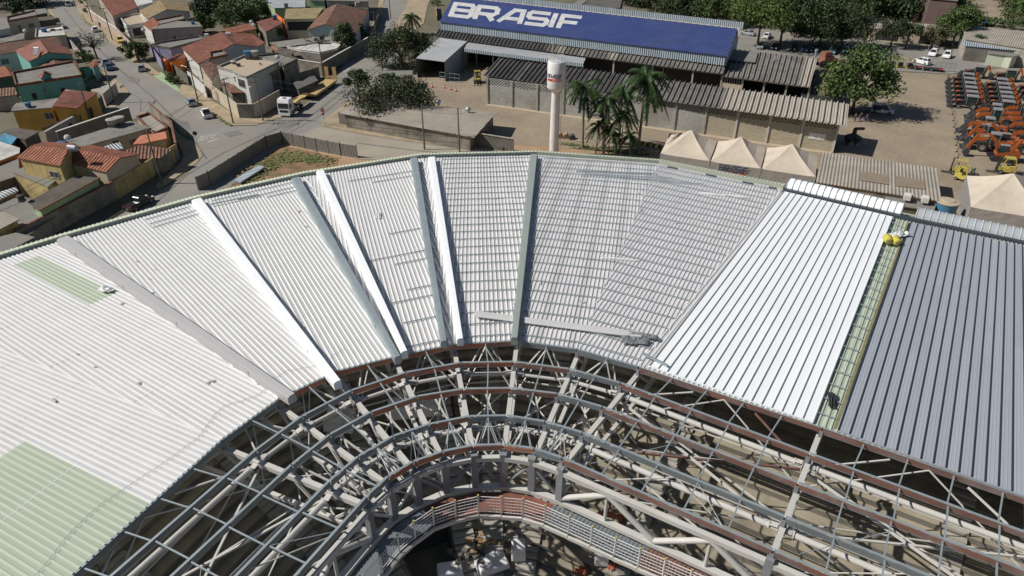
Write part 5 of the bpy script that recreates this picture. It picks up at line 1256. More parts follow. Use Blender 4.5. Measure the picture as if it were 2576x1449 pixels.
g = MB(); e = br_ + BV * -.3; f = tr_ + BV * -.3
g.face([V(e.x, e.y, 0), V(e.x, e.y, ZE - .1), V(f.x, f.y, ZR - .12), f + BN * 2 + V(0, 0, -2.3), f + BN * 5 + V(0, 0, -.6), V(f.x + BN.x * 5, f.y + BN.y * 5, 0)]); g.build("gable_wall", M['lblue'], t)
g = MB(); g.slab([tl + BN * .5 + V(0, 0, -.4), tr_ + BN * .5 + V(0, 0, -.4), tr_ + BN * 2 + V(0, 0, -2.3), tl + BN * 2 + V(0, 0, -2.3)], .1); g.slab([tl + BN * 2 + V(0, 0, -2.3), tr_ + BN * 2 + V(0, 0, -2.3), tr_ + BN * 5 + V(0, 0, -.8), tl + BN * 5 + V(0, 0, -.8)], .1); g.build("rear_roof", M['big_lt'], t)
a, b = P(1260, -12, ZR), P(1872, 72, ZR)
g = MB(); a = tl + BN * 5; b = tr_ + BN * 5 + BV * .4; g.beam(a + V(0, 0, -.3), b + V(0, 0, -.3), .1, 1.7); g.build("rear_upstand", M['corr_p'], t)
g = MB(); n = 46
for i in range(n):
    p = tl.lerp(tr_, (i + .5) / n); g.beam(p + V(0, 0, .06) - BN * .2, p + BN * 1.1 + V(0, 0, -.5), .35, .14)
g.build("ridge_channels", M['big_dk'], t)
g = MB(); wl_ = [bl + BN * .8, br_ + BN * .8, br_ + BN * 15, bl + BN * 15]
for i, m_ in ((0, 0), (1, 0), (2, 0), (3, 0)):
    p, q = wl_[i], wl_[(i + 1) % 4]; g.face([V(p.x, p.y, 0), V(q.x, q.y, 0), V(q.x, q.y, 6.8), V(p.x, p.y, 6.8)])
g.build("wall", M['dark'], t)  # near-black: shade under the canopy put into the wall colour
# dark channel-sheet lean-to in front of it
t = empty("workshop_canopy", P(1500, 190, 0), "long dark channel-roofed canopy in front of the blue hall", "canopy")
q = [P(1094, 92, 5.9), P(1818, 186, 5.9), P(1828, 160, 6.9), P(1106, 72, 6.9)]
bigsheet(t, q, 1.0, None, lambda i, n: 'big_lt' if i in (34, 35, 40, 47, 48) else ('big_md' if i > 30 else 'big_dk'))
for i in range(8):
    g = MB(); p = q[0].lerp(q[1], (i + .3) / 8) + BN * .7; g.box((p.x, p.y, 2.9), (.35, .35, 5.8), rz=BA); g.build("column", M['conc_lt'], t)
g = MB(); p, r = q[0] + BN * 1, q[1] + BN * 1; g.beam(V(p.x, p.y, 5.5), V(r.x, r.y, 5.5), .2, .35); g.build("beam", M['conc_dk'], t)
g = MB(); p, r = q[0] + BN * 7.5, q[1] + BN * 7.5; g.beam(V(p.x, p.y, 3), V(r.x, r.y, 3), .2, 6); g.build("rear_wall", M['dark'], t)
# right wing with deep grey channels
t = empty("workshop_wing", P(1930, 230, 0), "workshop wing with wide weathered grey channel roof and open bays", "workshop")
q = [P(1815, 191, 5.4), P(2037, 219, 5.4), P(2056, 148, 6.6), P(1907, 130, 6.6)]
q2 = [P(1815, 191, 5.4), P(2037, 219, 5.4), P(2056, 148, 6.6), P(1835, 124, 6.6)]
bigsheet(t, q2, 1.0, None, lambda i, n: 'big_lt' if i in (15, 16, 19) else 'big_md')
g = MB(); fr_ = [q[0] + BN * .9, q[1] + BN * .9]
for i in range(5):
    g = MB(); p = fr_[0].lerp(fr_[1], i / 4); g.box((p.x, p.y, 2.6), (.35, .35, 5.2), rz=BA); g.build("column", M['conc_lt'], t)
g = MB(); p, r = fr_[0], fr_[0].lerp(fr_[1], .25); g.beam(V(p.x, p.y, 1.9), V(r.x, r.y, 1.9), .15, 3.8); g.beam(V(p.x, p.y, 5.1), V(fr_[1].x, fr_[1].y, 5.1), .16, .3); g.build("office_wall", M['cream'], t)
g = MB()
for i in range(9): x = p.lerp(r, (i + .5) / 9) - BN * .1; g.box((x.x, x.y, 4.35), (.08, .06, 1.0), rz=BA)
g.build("window_bars", M['trimw'], t)
g = MB(); p, r = fr_[0] + BN * 9, fr_[1] + BN * 9; g.beam(V(p.x, p.y, 2.9), V(r.x, r.y, 2.9), .2, 5.8); p, r = fr_[1] + BN * .2, fr_[1] + BN * 9; g.beam(V(p.x, p.y, 2.6), V(r.x, r.y, 2.6), .15, 5.2); g.build("rear_wall", M['dark'], t)
g = MB(); c = P(1950, 150, 6.6); g.tube((c.x, c.y, 6.2), (c.x, c.y, 7.4), .22, n=10); c = P(2050, 146, 6.6); g.tube((c.x, c.y, 6), (c.x, c.y, 8.2), .22, n=10); g.tube((c.x, c.y, 8.2), (c.x, c.y, 8.5), .32, n=10); g.build("chimney_pipe", M['galv'], t)
house("shed", "low shed with rusty brown corrugated roof right of the workshop wing", [(2055, 168, 4.0), (2108, 177, 4.0), (2100, 243, 3.6), (2015, 236, 3.6)], 'corr_p', 'fib_dk', cat="shed")
g = MB(); g.slab([P(2078, 176, 4.04), P(2107, 180, 4.04), P(2100, 241, 3.64), P(2060, 237, 3.64)], .03); tag(g.build("rusty_roof_sheet", mat("rusty_sheet", (.30, .20, .13), .9, var=.3, vs=1.2, rib=(.4, .04), dirt=((.14, .11, .09), .8, .6))), "rusty tan roofing patch on the low shed", "roof sheet")
house("box", "dark rooftop box between the blue roof and the grey channel roof", [(1838, 127, 7.0), (1907, 130, 7.0), (1900, 156, 6.6), (1833, 150, 6.6)], 'conc_dk', 'flat_g', cat="rooftop box")
# white shed and awning
t = empty("white_shed", P(1090, 200, 0), "open white shed with pale corrugated mono-pitch roof beside the big tree", "shed")
a, b, c, d = P(1047, 146, 4.6), P(1118, 155, 4.6), P(1177, 102, 5.8), P(1106, 94, 5.8)
g = MB(); g.slab([a, b, c, d], .1); g.build("roof", M['corr_w'], t)
g = MB(); g.face([V(b.x, b.y, 0), V(c.x, c.y, 0), V(c.x, c.y, 5.7), V(b.x, b.y, 4.5)]); g.build("side_wall", M['corr_p'], t)
g = MB(); g.face([V(a.x, a.y, 0), V(d.x, d.y, 0), V(d.x, d.y, 5.7), V(a.x, a.y, 4.5)]); g.face([V(d.x, d.y, 0), V(c.x, c.y, 0), V(c.x, c.y, 5.7), V(d.x, d.y, 5.7)]); g.build("rear_wall", M['conc_dk'], t)
t = empty("long_awning", P(1320, 180, 0), "long pale corrugated awning with blue-grey front in the yard", "awning")
a, b, c, d = P(1168, 122, 5.1), P(1467, 160, 5.1), P(1475, 143, 5.5), P(1176, 105, 5.5)
g = MB(); g.slab([a, b, c, d], .08); g.build("roof", M['corr_w'], t)
g = MB(); g.beam(a + V(0, 0, -.42), b + V(0, 0, -.42), .08, .7); g.build("fascia", M['corr_p'], t)
for i in range(5): g = MB(); p = a.lerp(b, i / 4) + BN * .3; g.tube((p.x, p.y, 0), (p.x, p.y, 4.7), .09, n=8); g.build("post", M['galv_dk'], t)
# front warehouse
t = empty("front_warehouse", P(1640, 320, 0), "long block-walled warehouse with dark and pale channel roof and perforated vents", "warehouse")
q = [P(1218, 190, 5.7), P(2130, 317, 5.7), P(2136, 262, 6.9), P(1256, 147, 6.9)]
bigsheet(t, q, 1.02, None, lambda i, n: ('big_lt' if i / n > .69 else ('big_md' if i / n > .45 or i % 7 == 0 else 'big_dk')))
wl0, wl1 = P(1228, 262, 0), P(2093, 384, 0); Lw = (wl1 - wl0).length; wd_ = (wl1 - wl0).normalized(); wn_ = V(wd_.y, -wd_.x, 0)
HW = 5.55
nb = 12
for i in range(nb):
    p, r = wl0.lerp(wl1, i / nb), wl0.lerp(wl1, (i + 1) / nb); pale = i >= 8
    g = MB(); h1 = HW - 1.35
    g.beam(V(p.x, p.y, h1 / 2), V(r.x, r.y, h1 / 2), .18, h1); wb = g.build("wall_panel", M['block_y' if pale else 'block'], t)
    g = MB(); rows_, cols_ = 5, 16; w_ = (r - p).length / cols_; hh = 1.35 / rows_
    for y in range(rows_):
        for x in range(cols_):
            if (x + y) % 2 and 0 < x < cols_ - 1: continue
            c = p.lerp(r, (x + .5) / cols_); g.box((c.x, c.y, h1 + (y + .5) * hh), (w_ * 1.02, .16, hh * .96), rz=math.atan2(wd_.y, wd_.x))
    for y in range(rows_ + 1):
        g.beam(V(p.x, p.y, h1 + y * hh), V(r.x, r.y, h1 + y * hh), .15, .05)
    g.build("perforated_screen", M['block_y' if pale else 'block'], wb)
for i in range(nb + 1):
    p = wl0.lerp(wl1, i / nb) + wn_ * .12; g = MB(); g.box((p.x, p.y, HW / 2), (.3, .32, HW), rz=math.atan2(wd_.y, wd_.x)); g.build("pilaster", M['conc_lt' if i < 9 else 'steel_w'], t)
g = MB(); p, r = wl0 + wn_ * .6, wl1 + wn_ * .6; g.beam(V(p.x, p.y, .06), V(r.x, r.y, .06), 1.3, .14); g.build("plinth_strip", M['flat'], t)
p0, p1 = wl0 - wn_ * .05, wl1 - wn_ * .05; dep = 7.0
g = MB()
for x in (p0, p1): g.beam(V(x.x, x.y, 2.9), V(x.x - wn_.x * dep, x.y - wn_.y * dep, 2.9), .18, 5.8)
g.beam(V(p0.x - wn_.x * dep, p0.y - wn_.y * dep, 2.9), V(p1.x - wn_.x * dep, p1.y - wn_.y * dep, 2.9), .18, 5.8); g.build("end_wall", M['conc_dk'], t)
g = MB(); a = P(2051, 348, 2.1); d_ = wd_; a = wl0.lerp(wl1, .955) + wn_ * .13; g.beam(a - d_ * 1.4 + V(0, 0, 2.6), a + d_ * 1.4 + V(0, 0, 2.6), .05, 1.1); g.build("notice_banner", M['whitep'], t)
# water tower
t = empty("water_tower", P(1393, 392, 0), "tall white water tower with lettering and a red band on its tank", "water tower")
c = V(*P(1393, 392, 0)); cx, cy = c.x, c.y
g = MB(); g.lathe([(.82, 0), (.80, 6), (.70, 11.4)], (cx, cy, 0), 24); g.build("column", M['tankw'], t, smooth=True)
g = MB(); g.lathe([(.70, 11.3), (.95, 11.6), (1.5, 12.1), (1.52, 12.2), (1.52, 16.35), (1.45, 16.42), (0, 16.6)], (cx, cy, 0), 32); tk = g.build("tank", M['tankw'], t, smooth=True)
tk.data.polygons.foreach_set('use_smooth', [True] * len(tk.data.polygons))
g = MB()
def cyl(s, t_, h, s0=-1.25, s1=.62, z0=13.95, hz=.62):
    a = R(-90) + s0 + (s1 - s0) * s; rr = 1.535 + h; return V(cx + math.cos(a) * rr, cy + math.sin(a) * rr, z0 + hz * t_)
lettering(g, "BRASIF", cyl, th=.2); g.build("lettering", M['navy'], t)
g = MB()
for i in range(16):
    a0, a1 = i / 16, (i + 1) / 16; g.face([cyl(a0, 0, 0, z0=13.4, hz=.4), cyl(a1, 0, 0, z0=13.4, hz=.4), cyl(a1, 1, 0, z0=13.4, hz=.4), cyl(a0, 1, 0, z0=13.4, hz=.4)])
g.build("red_band", M['red'], t)
g = MB(); lettering(g, "MAQUINAS", lambda s, t_, h: cyl(s, t_, h + .004, s0=-.45, s1=.6, z0=13.47, hz=.24), th=.2); g.build("small_lettering", M['whitep'], t)
g = MB()
for i in range(12):
    a = i / 12 * 6.283; b = (i + 1) / 12 * 6.283; p, r = V(cx + 1.3 * math.cos(a), cy + 1.3 * math.sin(a), 0), V(cx + 1.3 * math.cos(b), cy + 1.3 * math.sin(b), 0)
    g.tube(p + V(0, 0, 16.4), p + V(0, 0, 17.2), .025, n=5); g.tube(p + V(0, 0, 17.2), r + V(0, 0, 17.2), .03, n=5); g.tube(p + V(0, 0, 16.85), r + V(0, 0, 16.85), .02, n=5)
g.tube((cx - .8, cy, 16.5), (cx - .8, cy, 19.6), .03, n=5); g.build("guard_rail", M['trimw'], t)
g = MB()
for s_ in (-.22, .22): g.tube((cx + 1.05, cy - .3 + s_, .2), (cx + .98, cy - .3 + s_, 12), .03, n=5); g.tube((cx + 1.62, cy - .3 + s_, 12), (cx + 1.62, cy - .3 + s_, 16.6), .03, n=5)
for i in range(36): z = .5 + i * .32; g.tube((cx + 1.03, cy - .52, z), (cx + 1.03, cy - .08, z), .02, n=4)
g.build("ladder", M['trimw'], t)
# canteen building along the dusty road, with the compound wall
t = empty("canteen_building", P(1050, 340, 0), "low building with ribbed grey-beige roof and two roof vents beside the tree", "shed")
f0, f1, r0, r1 = P(852, 284, 2.9), P(1193, 346, 2.9), P(882, 262, 3.5), P(1236, 297, 3.6); b0, b1 = P(888, 249, 3.0), P(1256, 283, 3.1)
g = MB(); g.slab([f0, f1, r1, r0], .08); g.slab([r0, r1, b1, b0], .08); g.build("roof", M['corr'], t)
g = MB(); pr = [f0, f1, b1, b0]; pr = inset(pr, 1.2)
for i in range(4): a, b = pr[i], pr[(i + 1) % 4]; g.face([V(a.x, a.y, 0), V(b.x, b.y, 0), V(b.x, b.y, 2.8), V(a.x, a.y, 2.8)])
g.build("wall", M['stained'], t)
for px in ((1103, 262), (1178, 281)):
    g = MB(); c = P(px[0], px[1], 3.55); g.lathe([(.25, -.2), (.25, .2), (.5, .35), (.55, .6), (.4, .85), (0, .95)], c, 12); g.build("roof_vent", M['galv'], t, smooth=True)
longwall("compound_wall", "long stained grey compound wall along the dusty road", (855, 313), (1292, 385), 2.6, 'conc_dk', 'conc_lt')
house("gatehouse", "small flat-roofed gatehouse in front of the white shed", [(963, 178, 3), (1039, 177, 3), (1037, 188, 3), (1012, 193, 3), (964, 186, 3)], 'conc_lt', 'flat_g', cat="gatehouse", wins=((2, .5, 1.3, 1.6, 1.4, 'open'),))
# grey corrugated fence round the dirt lot
pts = [(500, 480), (530, 466), (672, 374), (712, 362), (858, 392), (900, 398)]
for i in range(len(pts) - 1):
    p, r = P(*pts[i], 0), P(*pts[i + 1], 0)
    t = empty("sheet_metal_fence", (p + r) / 2, ["short start of the dark sheet fence near the parked pickups", "lower left length of the dark sheet fence", "long left length of the dark sheet fence along the street", "upper left corner length of the dark sheet fence", "long right length of the dark sheet fence by the dusty road"][i] if i != 4 else "last short length of the dark sheet fence next to the roof edge", "fence", "sheet metal fence lengths around the dirt lot")
    if i == 3: t['label'] = "long right length of the dark sheet fence by the dusty road"
    if i == 2: t['label'] = "upper corner length of the dark sheet fence"
    if i == 1: t['label'] = "long left length of the dark sheet fence along the street"
    g = MB(); g.beam(V(p.x, p.y, 1.15), V(r.x, r.y, 1.15), .06, 2.3); g.build("sheet", M['gate'], t)
    n = max(1, int((r - p).length / 2.6))
    for j in range(n + 1): g = MB(); x = p.lerp(r, j / n); g.box((x.x, x.y, 1.25), (.12, .12, 2.5)); g.build("post", M['conc_lt'], t)
g = MB(); g.slab([P(588, 452, .5), P(650, 415, .7), P(665, 420, .7), P(605, 458, .5)], .3); tag(g.build("sheet_pile", M['corr_p']), "pile of pale roofing sheets lying behind the fence", "sheet pile")
# tents
def tentq(label, fl, fr__, br2, bl2, pk, ze, zp, wall=True, word=False, zb=0):
    a, b, c, d = P(*fl, ze), P(*fr__, ze), P(*br2, ze), P(*bl2, ze); p = P(*pk, zp); t = empty("pyramid_tent", V(p.x, p.y, 0), label, "tent")
    g = MB(); N_ = 7
    for (u, v) in ((a, b), (b, c), (c, d), (d, a)):
        for i in range(N_):
            for j in range(3):
                def q_(s, r_):
                    x = u.lerp(v, s).lerp(p, r_); sag = .35 * math.sin(math.pi * min(1, r_ * 1.0)) * (1 if True else 0); x.z -= sag * (1 - abs(2 * s - 1) ** 3 * .3) + .12 * math.sin(math.pi * s) * (1 - r_); return x
                r0_, r1_ = j / 3, (j + 1) / 3
                if j == 2: g.face([q_(i / N_, r0_), q_((i + 1) / N_, r0_), p])
                else: g.face([q_(i / N_, r0_), q_((i + 1) / N_, r0_), q_((i + 1) / N_, r1_), q_(i / N_, r1_)])
    g.build("canopy", M['tent'], t)
    g = MB(); rr = random.Random(int(fl[0]))
    for (u, v) in ((a, b), (d, a)) + (((b, c),) if wall == 2 else ()):
        n = 10; 
        for i in range(n):
            o0, o1 = rr.uniform(-.06, .06), rr.uniform(-.06, .06); e = (v - u).normalized(); nn = V(e.y, -e.x, 0)
            x0, x1 = u.lerp(v, i / n), u.lerp(v, (i + 1) / n)
            g.face([V(x0.x, x0.y, zb) + nn * .1, V(x1.x, x1.y, zb) + nn * .1, x1 + V(0, 0, -.05), x0 + V(0, 0, -.05)])
    g.build("side_curtain", M['tent_w'], t)
    for x in (a, b, c, d): g = MB(); g.tube((x.x, x.y, 0), (x.x, x.y, ze), .06, n=6); g.build("pole", M['galv'], t)
    if word:
        g = MB(); e = (b - a).normalized(); nn = V(e.y, -e.x, 0)
        if nn.y > 0: nn = -nn
        def wf(s, t_, h): q = a.lerp(b, .19 + s * .57) + nn * (.2 + h) + V(0, 0, -1.22 + t_ * 1.05); return q
        lettering(g, "BRASIF", wf, th=.2); g.build("lettering", M['navy'], t)
        g = MB(); q0, q1 = a.lerp(b, .21) + nn * .2, a.lerp(b, .74) + nn * .2; g.beam(q0 + V(0, 0, -1.42), q1 + V(0, 0, -1.42), .02, .18); g.build("red_band", M['red'], t)
    return t
tentq("left beige pyramid tent of the three in a row, nearest the palms", (1662, 386), (1785, 405), (1804, 355), (1684, 335), (1740, 327), 2.9, 5.3)
tentq("middle beige pyramid tent of the three, with lettering on its front curtain", (1788, 406), (1914, 424), (1927, 371), (1807, 355), (1865, 344), 2.9, 5.3, word=True)
tentq("right beige pyramid tent of the three, next to the corrugated shed", (1917, 425), (2052, 445), (2056, 390), (1930, 371), (1994, 362), 2.9, 5.3, wall=2)
tentq("large pale pyramid tent at the right edge of the picture", (2443, 521), (2640, 553), (2650, 455), (2432, 442), (2550, 436), 3.6, 6.6, wall=1)
house("shed", "long low shed with ribbed beige roof and two brown patches", [(2053, 457, 3.2), (2066, 382, 3.4), (2357, 423, 3.4), (2369, 506, 3.2)], 'stained', 'corr', cat="shed")
g = MB()
for q in (((2163, 430), (2236, 441), (2236, 464), (2163, 453)), ((2254, 443), (2325, 453), (2328, 476), (2254, 467))): g.slab([P(*x, 3.36) for x in q], .03)
tag(g.build("roof_patch", mat("brown_patch", (.25, .20, .15), .8)), "two brown translucent patches on the beige shed roof", "roof patch")
house("hut", "low grey concrete hut beside the blue round tank", [(2225, 475, 2.6), (2282, 483, 2.6), (2360, 500, 2.6), (2350, 530, 2.4), (2230, 512, 2.4)], 'conc_dk', 'flat_g', cat="hut")
for i, x in enumerate((2284, 2329)):
    c = P(x, 490 + i * 6, 3.5); g = MB(); g.box((c.x, c.y, c.z - .3), (.9, 1.3, .7), rz=BA); tag(g.build("roof_unit", M['trimw']), ["left", "right"][i] + " small pale box standing at the eave of the beige shed", "roof unit", "pair of pale boxes at the shed eave")
t = empty("round_tank", P(2385, 540, 0), "big blue round water tank with cream lid behind the beige shed", "water tank")
c = P(2385, 508, 3.0); g = MB(); g.lathe([(1.1, 0), (1.5, 3.0)], (c.x, c.y, 0), 24); g.build("tank", mat("tank_blue_big", (.06, .20, .34), .5, var=.1), t, smooth=True)
g = MB(); g.lathe([(1.6, 3.0), (1.58, 3.12), (.9, 3.25), (.85, 3.35), (0, 3.35)], (c.x, c.y, 0), 24); g.build("lid", M['flat'], t)
# buildings beyond, upper right
house("shed", "long beige corrugated shed between the trees in the upper right", [(2172, 43, 4.2), (2390, 66, 4.2), (2372, 86, 3.4), (2190, 70, 3.4)], 'cream', 'corr', cat="shed", wins=((2, .75, 1.6, 6, 2.4, 'open'), (2, .2, 1.6, 3, 2.4, 'open')))
house("warehouse", "large building with faded pinkish roof at the right edge", [(2422, 62, 5.2), (2700, 92, 5.2), (2700, 140, 4.6), (2427, 98, 4.6)], 'conc_lt', 'corr', cat="warehouse")
house("awning", "blue-grey corrugated awning in front of the pinkish roof", [(2424, 99, 4.2), (2680, 125, 4.2), (2680, 138, 3.8), (2424, 114, 3.8)], 'conc_dk', 'corr_p', cat="awning", inset_=.9)
house("kiosk", "pale green box-shaped kiosk near the machine rows", [(2486, 124, 3), (2538, 129, 3), (2565, 138, 3), (2550, 142, 3), (2530, 139, 3), (2484, 134, 3)], 'fascia', 'flat_g', cat="kiosk")
house("building", "brown-walled tall building at the top edge right of the trees", [(2300, -40, 9), (2408, -30, 9), (2410, 2, 9), (2340, -4, 9)], 'brownw', 'flat_g', cat="building")
house("building", "pale roofed building behind the far tree belt", [(2080, -60, 6), (2290, -40, 6), (2290, -12, 6), (2080, -25, 6)], 'conc_lt', 'corr', cat="building")
house("shed", "dark channel-roofed shed with pale side panels at the top centre", [(1440, 20, 6), (1500, -30, 7), (1570, -25, 7), (1560, 20, 6)], 'conc_dk', 'big_dk', cat="shed")
house("awning", "grey flat awning leaning on the dark shed at the top centre", [(1428, 18, 6.2), (1470, -8, 6.6), (1488, -8, 6.6), (1450, 22, 6.2)], 'conc_lt', 'flat_g', cat="awning", inset_=.8)
longwall("brick_wall", "low brick planter wall with hedge at the top, left of the blue hall", (1096, 22), (1100, 52), 1.6, 'brickw')
# speed bump, cones, gates
t = empty("speed_bump", P(1640, 365, 0), "black and yellow striped barrier kerb between the palms and the tents", "barrier")
gy, gk = MB(), MB(); a, b = P(1606, 362, 0), P(1672, 375, 0)
for i in range(9):
    g_ = gy if i % 2 == 0 else gk; p, r = a.lerp(b, i / 9), a.lerp(b, (i + .98) / 9); g_.beam(V(p.x, p.y, .3), V(r.x, r.y, .3), .8, .5)
gy.build("yellow_block", M['line_y'], t); gk.build("black_block", M['mach_k'], t)
def mk_cone():
    t = empty("traffic_cone", (0, 0, 0), "x", "traffic cone", "traffic cones in the yard")
    g = MB(); g.lathe([(.28, .05), (.2, .05), (.06, .75), (0, .77)], (0, 0, 0), 10); g.build("cone", M['cone'], t, local=True)
    g = MB(); g.box((0, 0, .03), (.5, .5, .06)); g.build("base", M['cone'], t, local=True)
    g = MB(); g.lathe([(.165, .3), (.12, .48)], (0, 0, 0), 10); g.build("band", M['whitep'], t, local=True); return t
cp = Pool(mk_cone)
for (x, y), lb in zip(((1087, 220), (1118, 222), (1134, 226), (1147, 230)), ("leftmost", "second from left", "third from left", "rightmost")): cp.put(P(x, y, .03), 0, "orange traffic cone, %s of the four by the yard gate" % lb, None, 1.15)
def fence_frame(label, a, b, h, name="mesh_gate"):
    p, r = P(*a, .03), P(*b, .03); t = empty(name, (p + r) / 2, label, "gate"); g = MB()
    for z in (.1, h / 2, h): g.tube(p + V(0, 0, z), r + V(0, 0, z), .04, n=6)
    for i in range(5): x = p.lerp(r, i / 4); g.tube(x, x + V(0, 0, h), .045, n=6)
    g.build("frame", M['galv_dk'], t)
    g = MB(); n = int((r - p).length / .25)
    for i in range(n): x = p.lerp(r, (i + .5) / n); g.tube(x + V(0, 0, .1), x + V(0, 0, h), .008, n=4)
    g.build("wire_mesh", M['galv_dk'], t)
fence_frame("open metal mesh gate, left leaf at the yard entrance", (1107, 202), (1157, 208), 1.9); fence_frame("open metal mesh gate, right leaf near the yellow forklift", (1194, 207), (1253, 216), 1.9); fence_frame("metal mesh gate at the machine yard beside the parking lot", (2350, 178), (2400, 181), 2.0)
t = empty("orange_tractor", P(2075, 165, 0), "faded orange tractor parked behind the workshop wing", "tractor")
c = P(2075, 168, 0); g = MB(); g.box((c.x, c.y, 1.9), (3.2, 2.4, 1.6), rz=.3, taper=.85); g.box((c.x + 3, c.y - .6, 1.3), (2.6, 1.8, 1.2), rz=-.3); g.box((c.x - .3, c.y, 3.2), (2.0, 1.8, 1.0), rz=.3); g.build("body", mat("faded_orange", (.24, .095, .06), .7, var=.2, vs=1), t)
for sx in (-1.2, 3.0):
    for sy in (-1.3, 1.3): g = MB(); g.lathe([(0, -.25), (.9, -.25), (.9, .25), (0, .25)], (c.x + sx, c.y + sy, .9), 14, axis='y'); g.build("wheel", M['rubber'], t)
# scrap buckets and planks on the dirt next to the palms
for x, y, m_, lb in ((1408, 346, 'wood', "rusty bucket tooth plate, left of three beside the water tower"), (1424, 347, 'wood', "rusty brown bucket, middle of three beside the water tower"), (1440, 350, 'steel_bk', "black excavator bucket lying beside the water tower")):
    c = P(x, y, 0); g = MB(); g.extr([(-.6, 0), (.6, 0), (.45, .55), (.1, .95), (-.35, .8)], -.5, .5)
    g.v = [(a * 1.1 + c.x, b * 1.1 + c.y, z) for a, b, z in g.v]; tag(g.build("digger_bucket", M[m_]), lb, "bucket")
g = MB(); g.beam(P(1450, 353, .15), P(1476, 356, .15), .5, .2); tag(g.build("plank_stack", M['flat']), "flat yellow planks lying beside the black bucket", "planks")
g = MB(); g.beam(P(1470, 332, .15), P(1530, 340, .15), .35, .2); tag(g.build("plank_stack", M['flat']), "long pale beam lying behind the palm trunks", "beam")
# ============================================================ VEHICLES
def wheel(parent, x, y, r, w_, n=14):
    g = MB(); g.lathe([(r * .55, -w_ / 2), (r * .95, -w_ / 2), (r, -w_ * .35), (r, w_ * .35), (r * .95, w_ / 2), (r * .55, w_ / 2)], (x, y, r), n, axis='y')
    wh_ = g.build("wheel", M['rubber'], parent, local=True)
    g = MB(); g.lathe([(0, -w_ * .42), (r * .56, -w_ * .46), (r * .56, w_ * .46), (0, w_ * .42)], (x, y, r), 10, axis='y'); g.build("rim", M['rim'], wh_, local=True)
    return wh_
def make_car(paint, kind='hatch'):
    """Car pointing along +x, centred on its base."""
    def mk():
        t = empty("parked_car", (0, 0, 0), "x", "car")
        L_ = {'hatch': 4.0, 'sedan': 4.5, 'suv': 4.4, 'van': 4.3, 'pickup': 4.7}[kind]; W_ = 1.75; h = {'suv': 1.6, 'van': 1.85, 'pickup': 1.55}.get(kind, 1.48); f = L_ / 2; bl_ = .82 if kind != 'suv' else .95
        g = MB()
        prof = [(-f, .3), (-f + .02, .72), (-f + .12, bl_ + .06), (-f + .5, bl_ + .1), (f - 1.2, bl_ + .05), (f - .35, bl_ - .08), (f - .06, .62), (f, .3), (f - .3, .22), (-f + .3, .22)]
        n = len(prof)
        for y0, y1, k0, k1 in ((-W_ / 2, -W_ / 2 + .12, .0, 1), (-W_ / 2 + .12, W_ / 2 - .12, 1, 1), (W_ / 2 - .12, W_ / 2, 1, 0)):
            def pp(y, k): return [(x * (.985 if not k else 1), y, (z if k else min(z, bl_ - .02))) for x, z in prof]
            a, b = pp(y0, k0), pp(y1, k1)
            for i in range(n): j = (i + 1) % n; g.face([a[i], a[j], b[j], b[i]])
            if not k0: g.face(a)
            if not k1: g.face(b[::-1])
        # roof slab and pillars
        if kind == 'pickup': c0, c1, r0_, r1_ = -.55, f - 1.15, -.35, f - 1.85
        elif kind == 'sedan': c0, c1, r0_, r1_ = -f + .75, f - 1.15, -f + 1.35, f - 1.95
        elif kind == 'van': c0, c1, r0_, r1_ = -f + .08, f - .75, -f + .18, f - 1.5
        else: c0, c1, r0_, r1_ = -f + .18, f - 1.1, -f + .62, f - 1.8
        zt, zb_ = h, bl_ + .06; yb, yt = W_ / 2 - .08, W_ / 2 - .28
        g.hexa([(r0_, -yt, zt - .05), (r1_, -yt, zt - .05), (r1_, yt, zt - .05), (r0_, yt, zt - .05), (r0_ + .08, -yt + .1, zt + .02), (r1_ - .1, -yt + .1, zt + .02), (r1_ - .1, yt - .1, zt + .02), (r0_ + .08, yt - .1, zt + .02)])
        for sy in (-1, 1):
            for (xa, xb) in ((c0, r0_), (c1, r1_)): g.beam((xa, sy * (yb - .02), zb_), (xb, sy * (yt - .02), zt - .03), .08, .08)
            xm = (c0 + c1) / 2 - .1; g.beam((xm, sy * (yb - .01), zb_), (xm, sy * (yt - .01), zt - .03), .08, .05)
        if kind == 'van':
            g.hexa([(c0, -yb, zb_), (c0 + 1.7, -yb, zb_), (c0 + 1.7, yb, zb_), (c0, yb, zb_), (r0_, -yt, zt), (r0_ + 1.55, -yt, zt), (r0_ + 1.55, yt, zt), (r0_, yt, zt)])
        g.build("body", M[paint], t, local=True)
        g = MB(); g.hexa([(c0 + .03, -yb + .03, zb_ - .02), (c1 - .03, -yb + .03, zb_ - .02), (c1 - .03, yb - .03, zb_ - .02), (c0 + .03, yb - .03, zb_ - .02), (r0_ + .03, -yt + .03, zt - .05), (r1_ - .03, -yt + .03, zt - .05), (r1_ - .03, yt - .03, zt - .05), (r0_ + .03, yt - .03, zt - .05)])
        g.build("windows", M['glass'], t, local=True)
        if kind == 'pickup':
            g = MB(); g.box(((-f + .12 - .62) / 2, 0, bl_ + .115), (f - .85, W_ - .3, .03)); g.build("cargo_bed", M['blackp'], t, local=True)
        for x in (-f + .75, f - .8):
            for y in (-W_ / 2 + .08, W_ / 2 - .08): wheel(t, x, y, .33, .22)
        for y in (-.58, .58):
            g = MB(); g.box((f - .12, y, .68), (.2, .34, .14)); g.build("headlight", M['lampw'], t, local=True)
            g = MB(); g.box((-f + .05, y * 1.15, .78), (.1, .2, .22)); g.build("tail_light", M['lampr'], t, local=True)
        g = MB(); g.box((-f, 0, .5), (.06, .5, .14)); g.build("number_plate", M['mach_g'], t, local=True)
        return t
    return mk
pools = {}
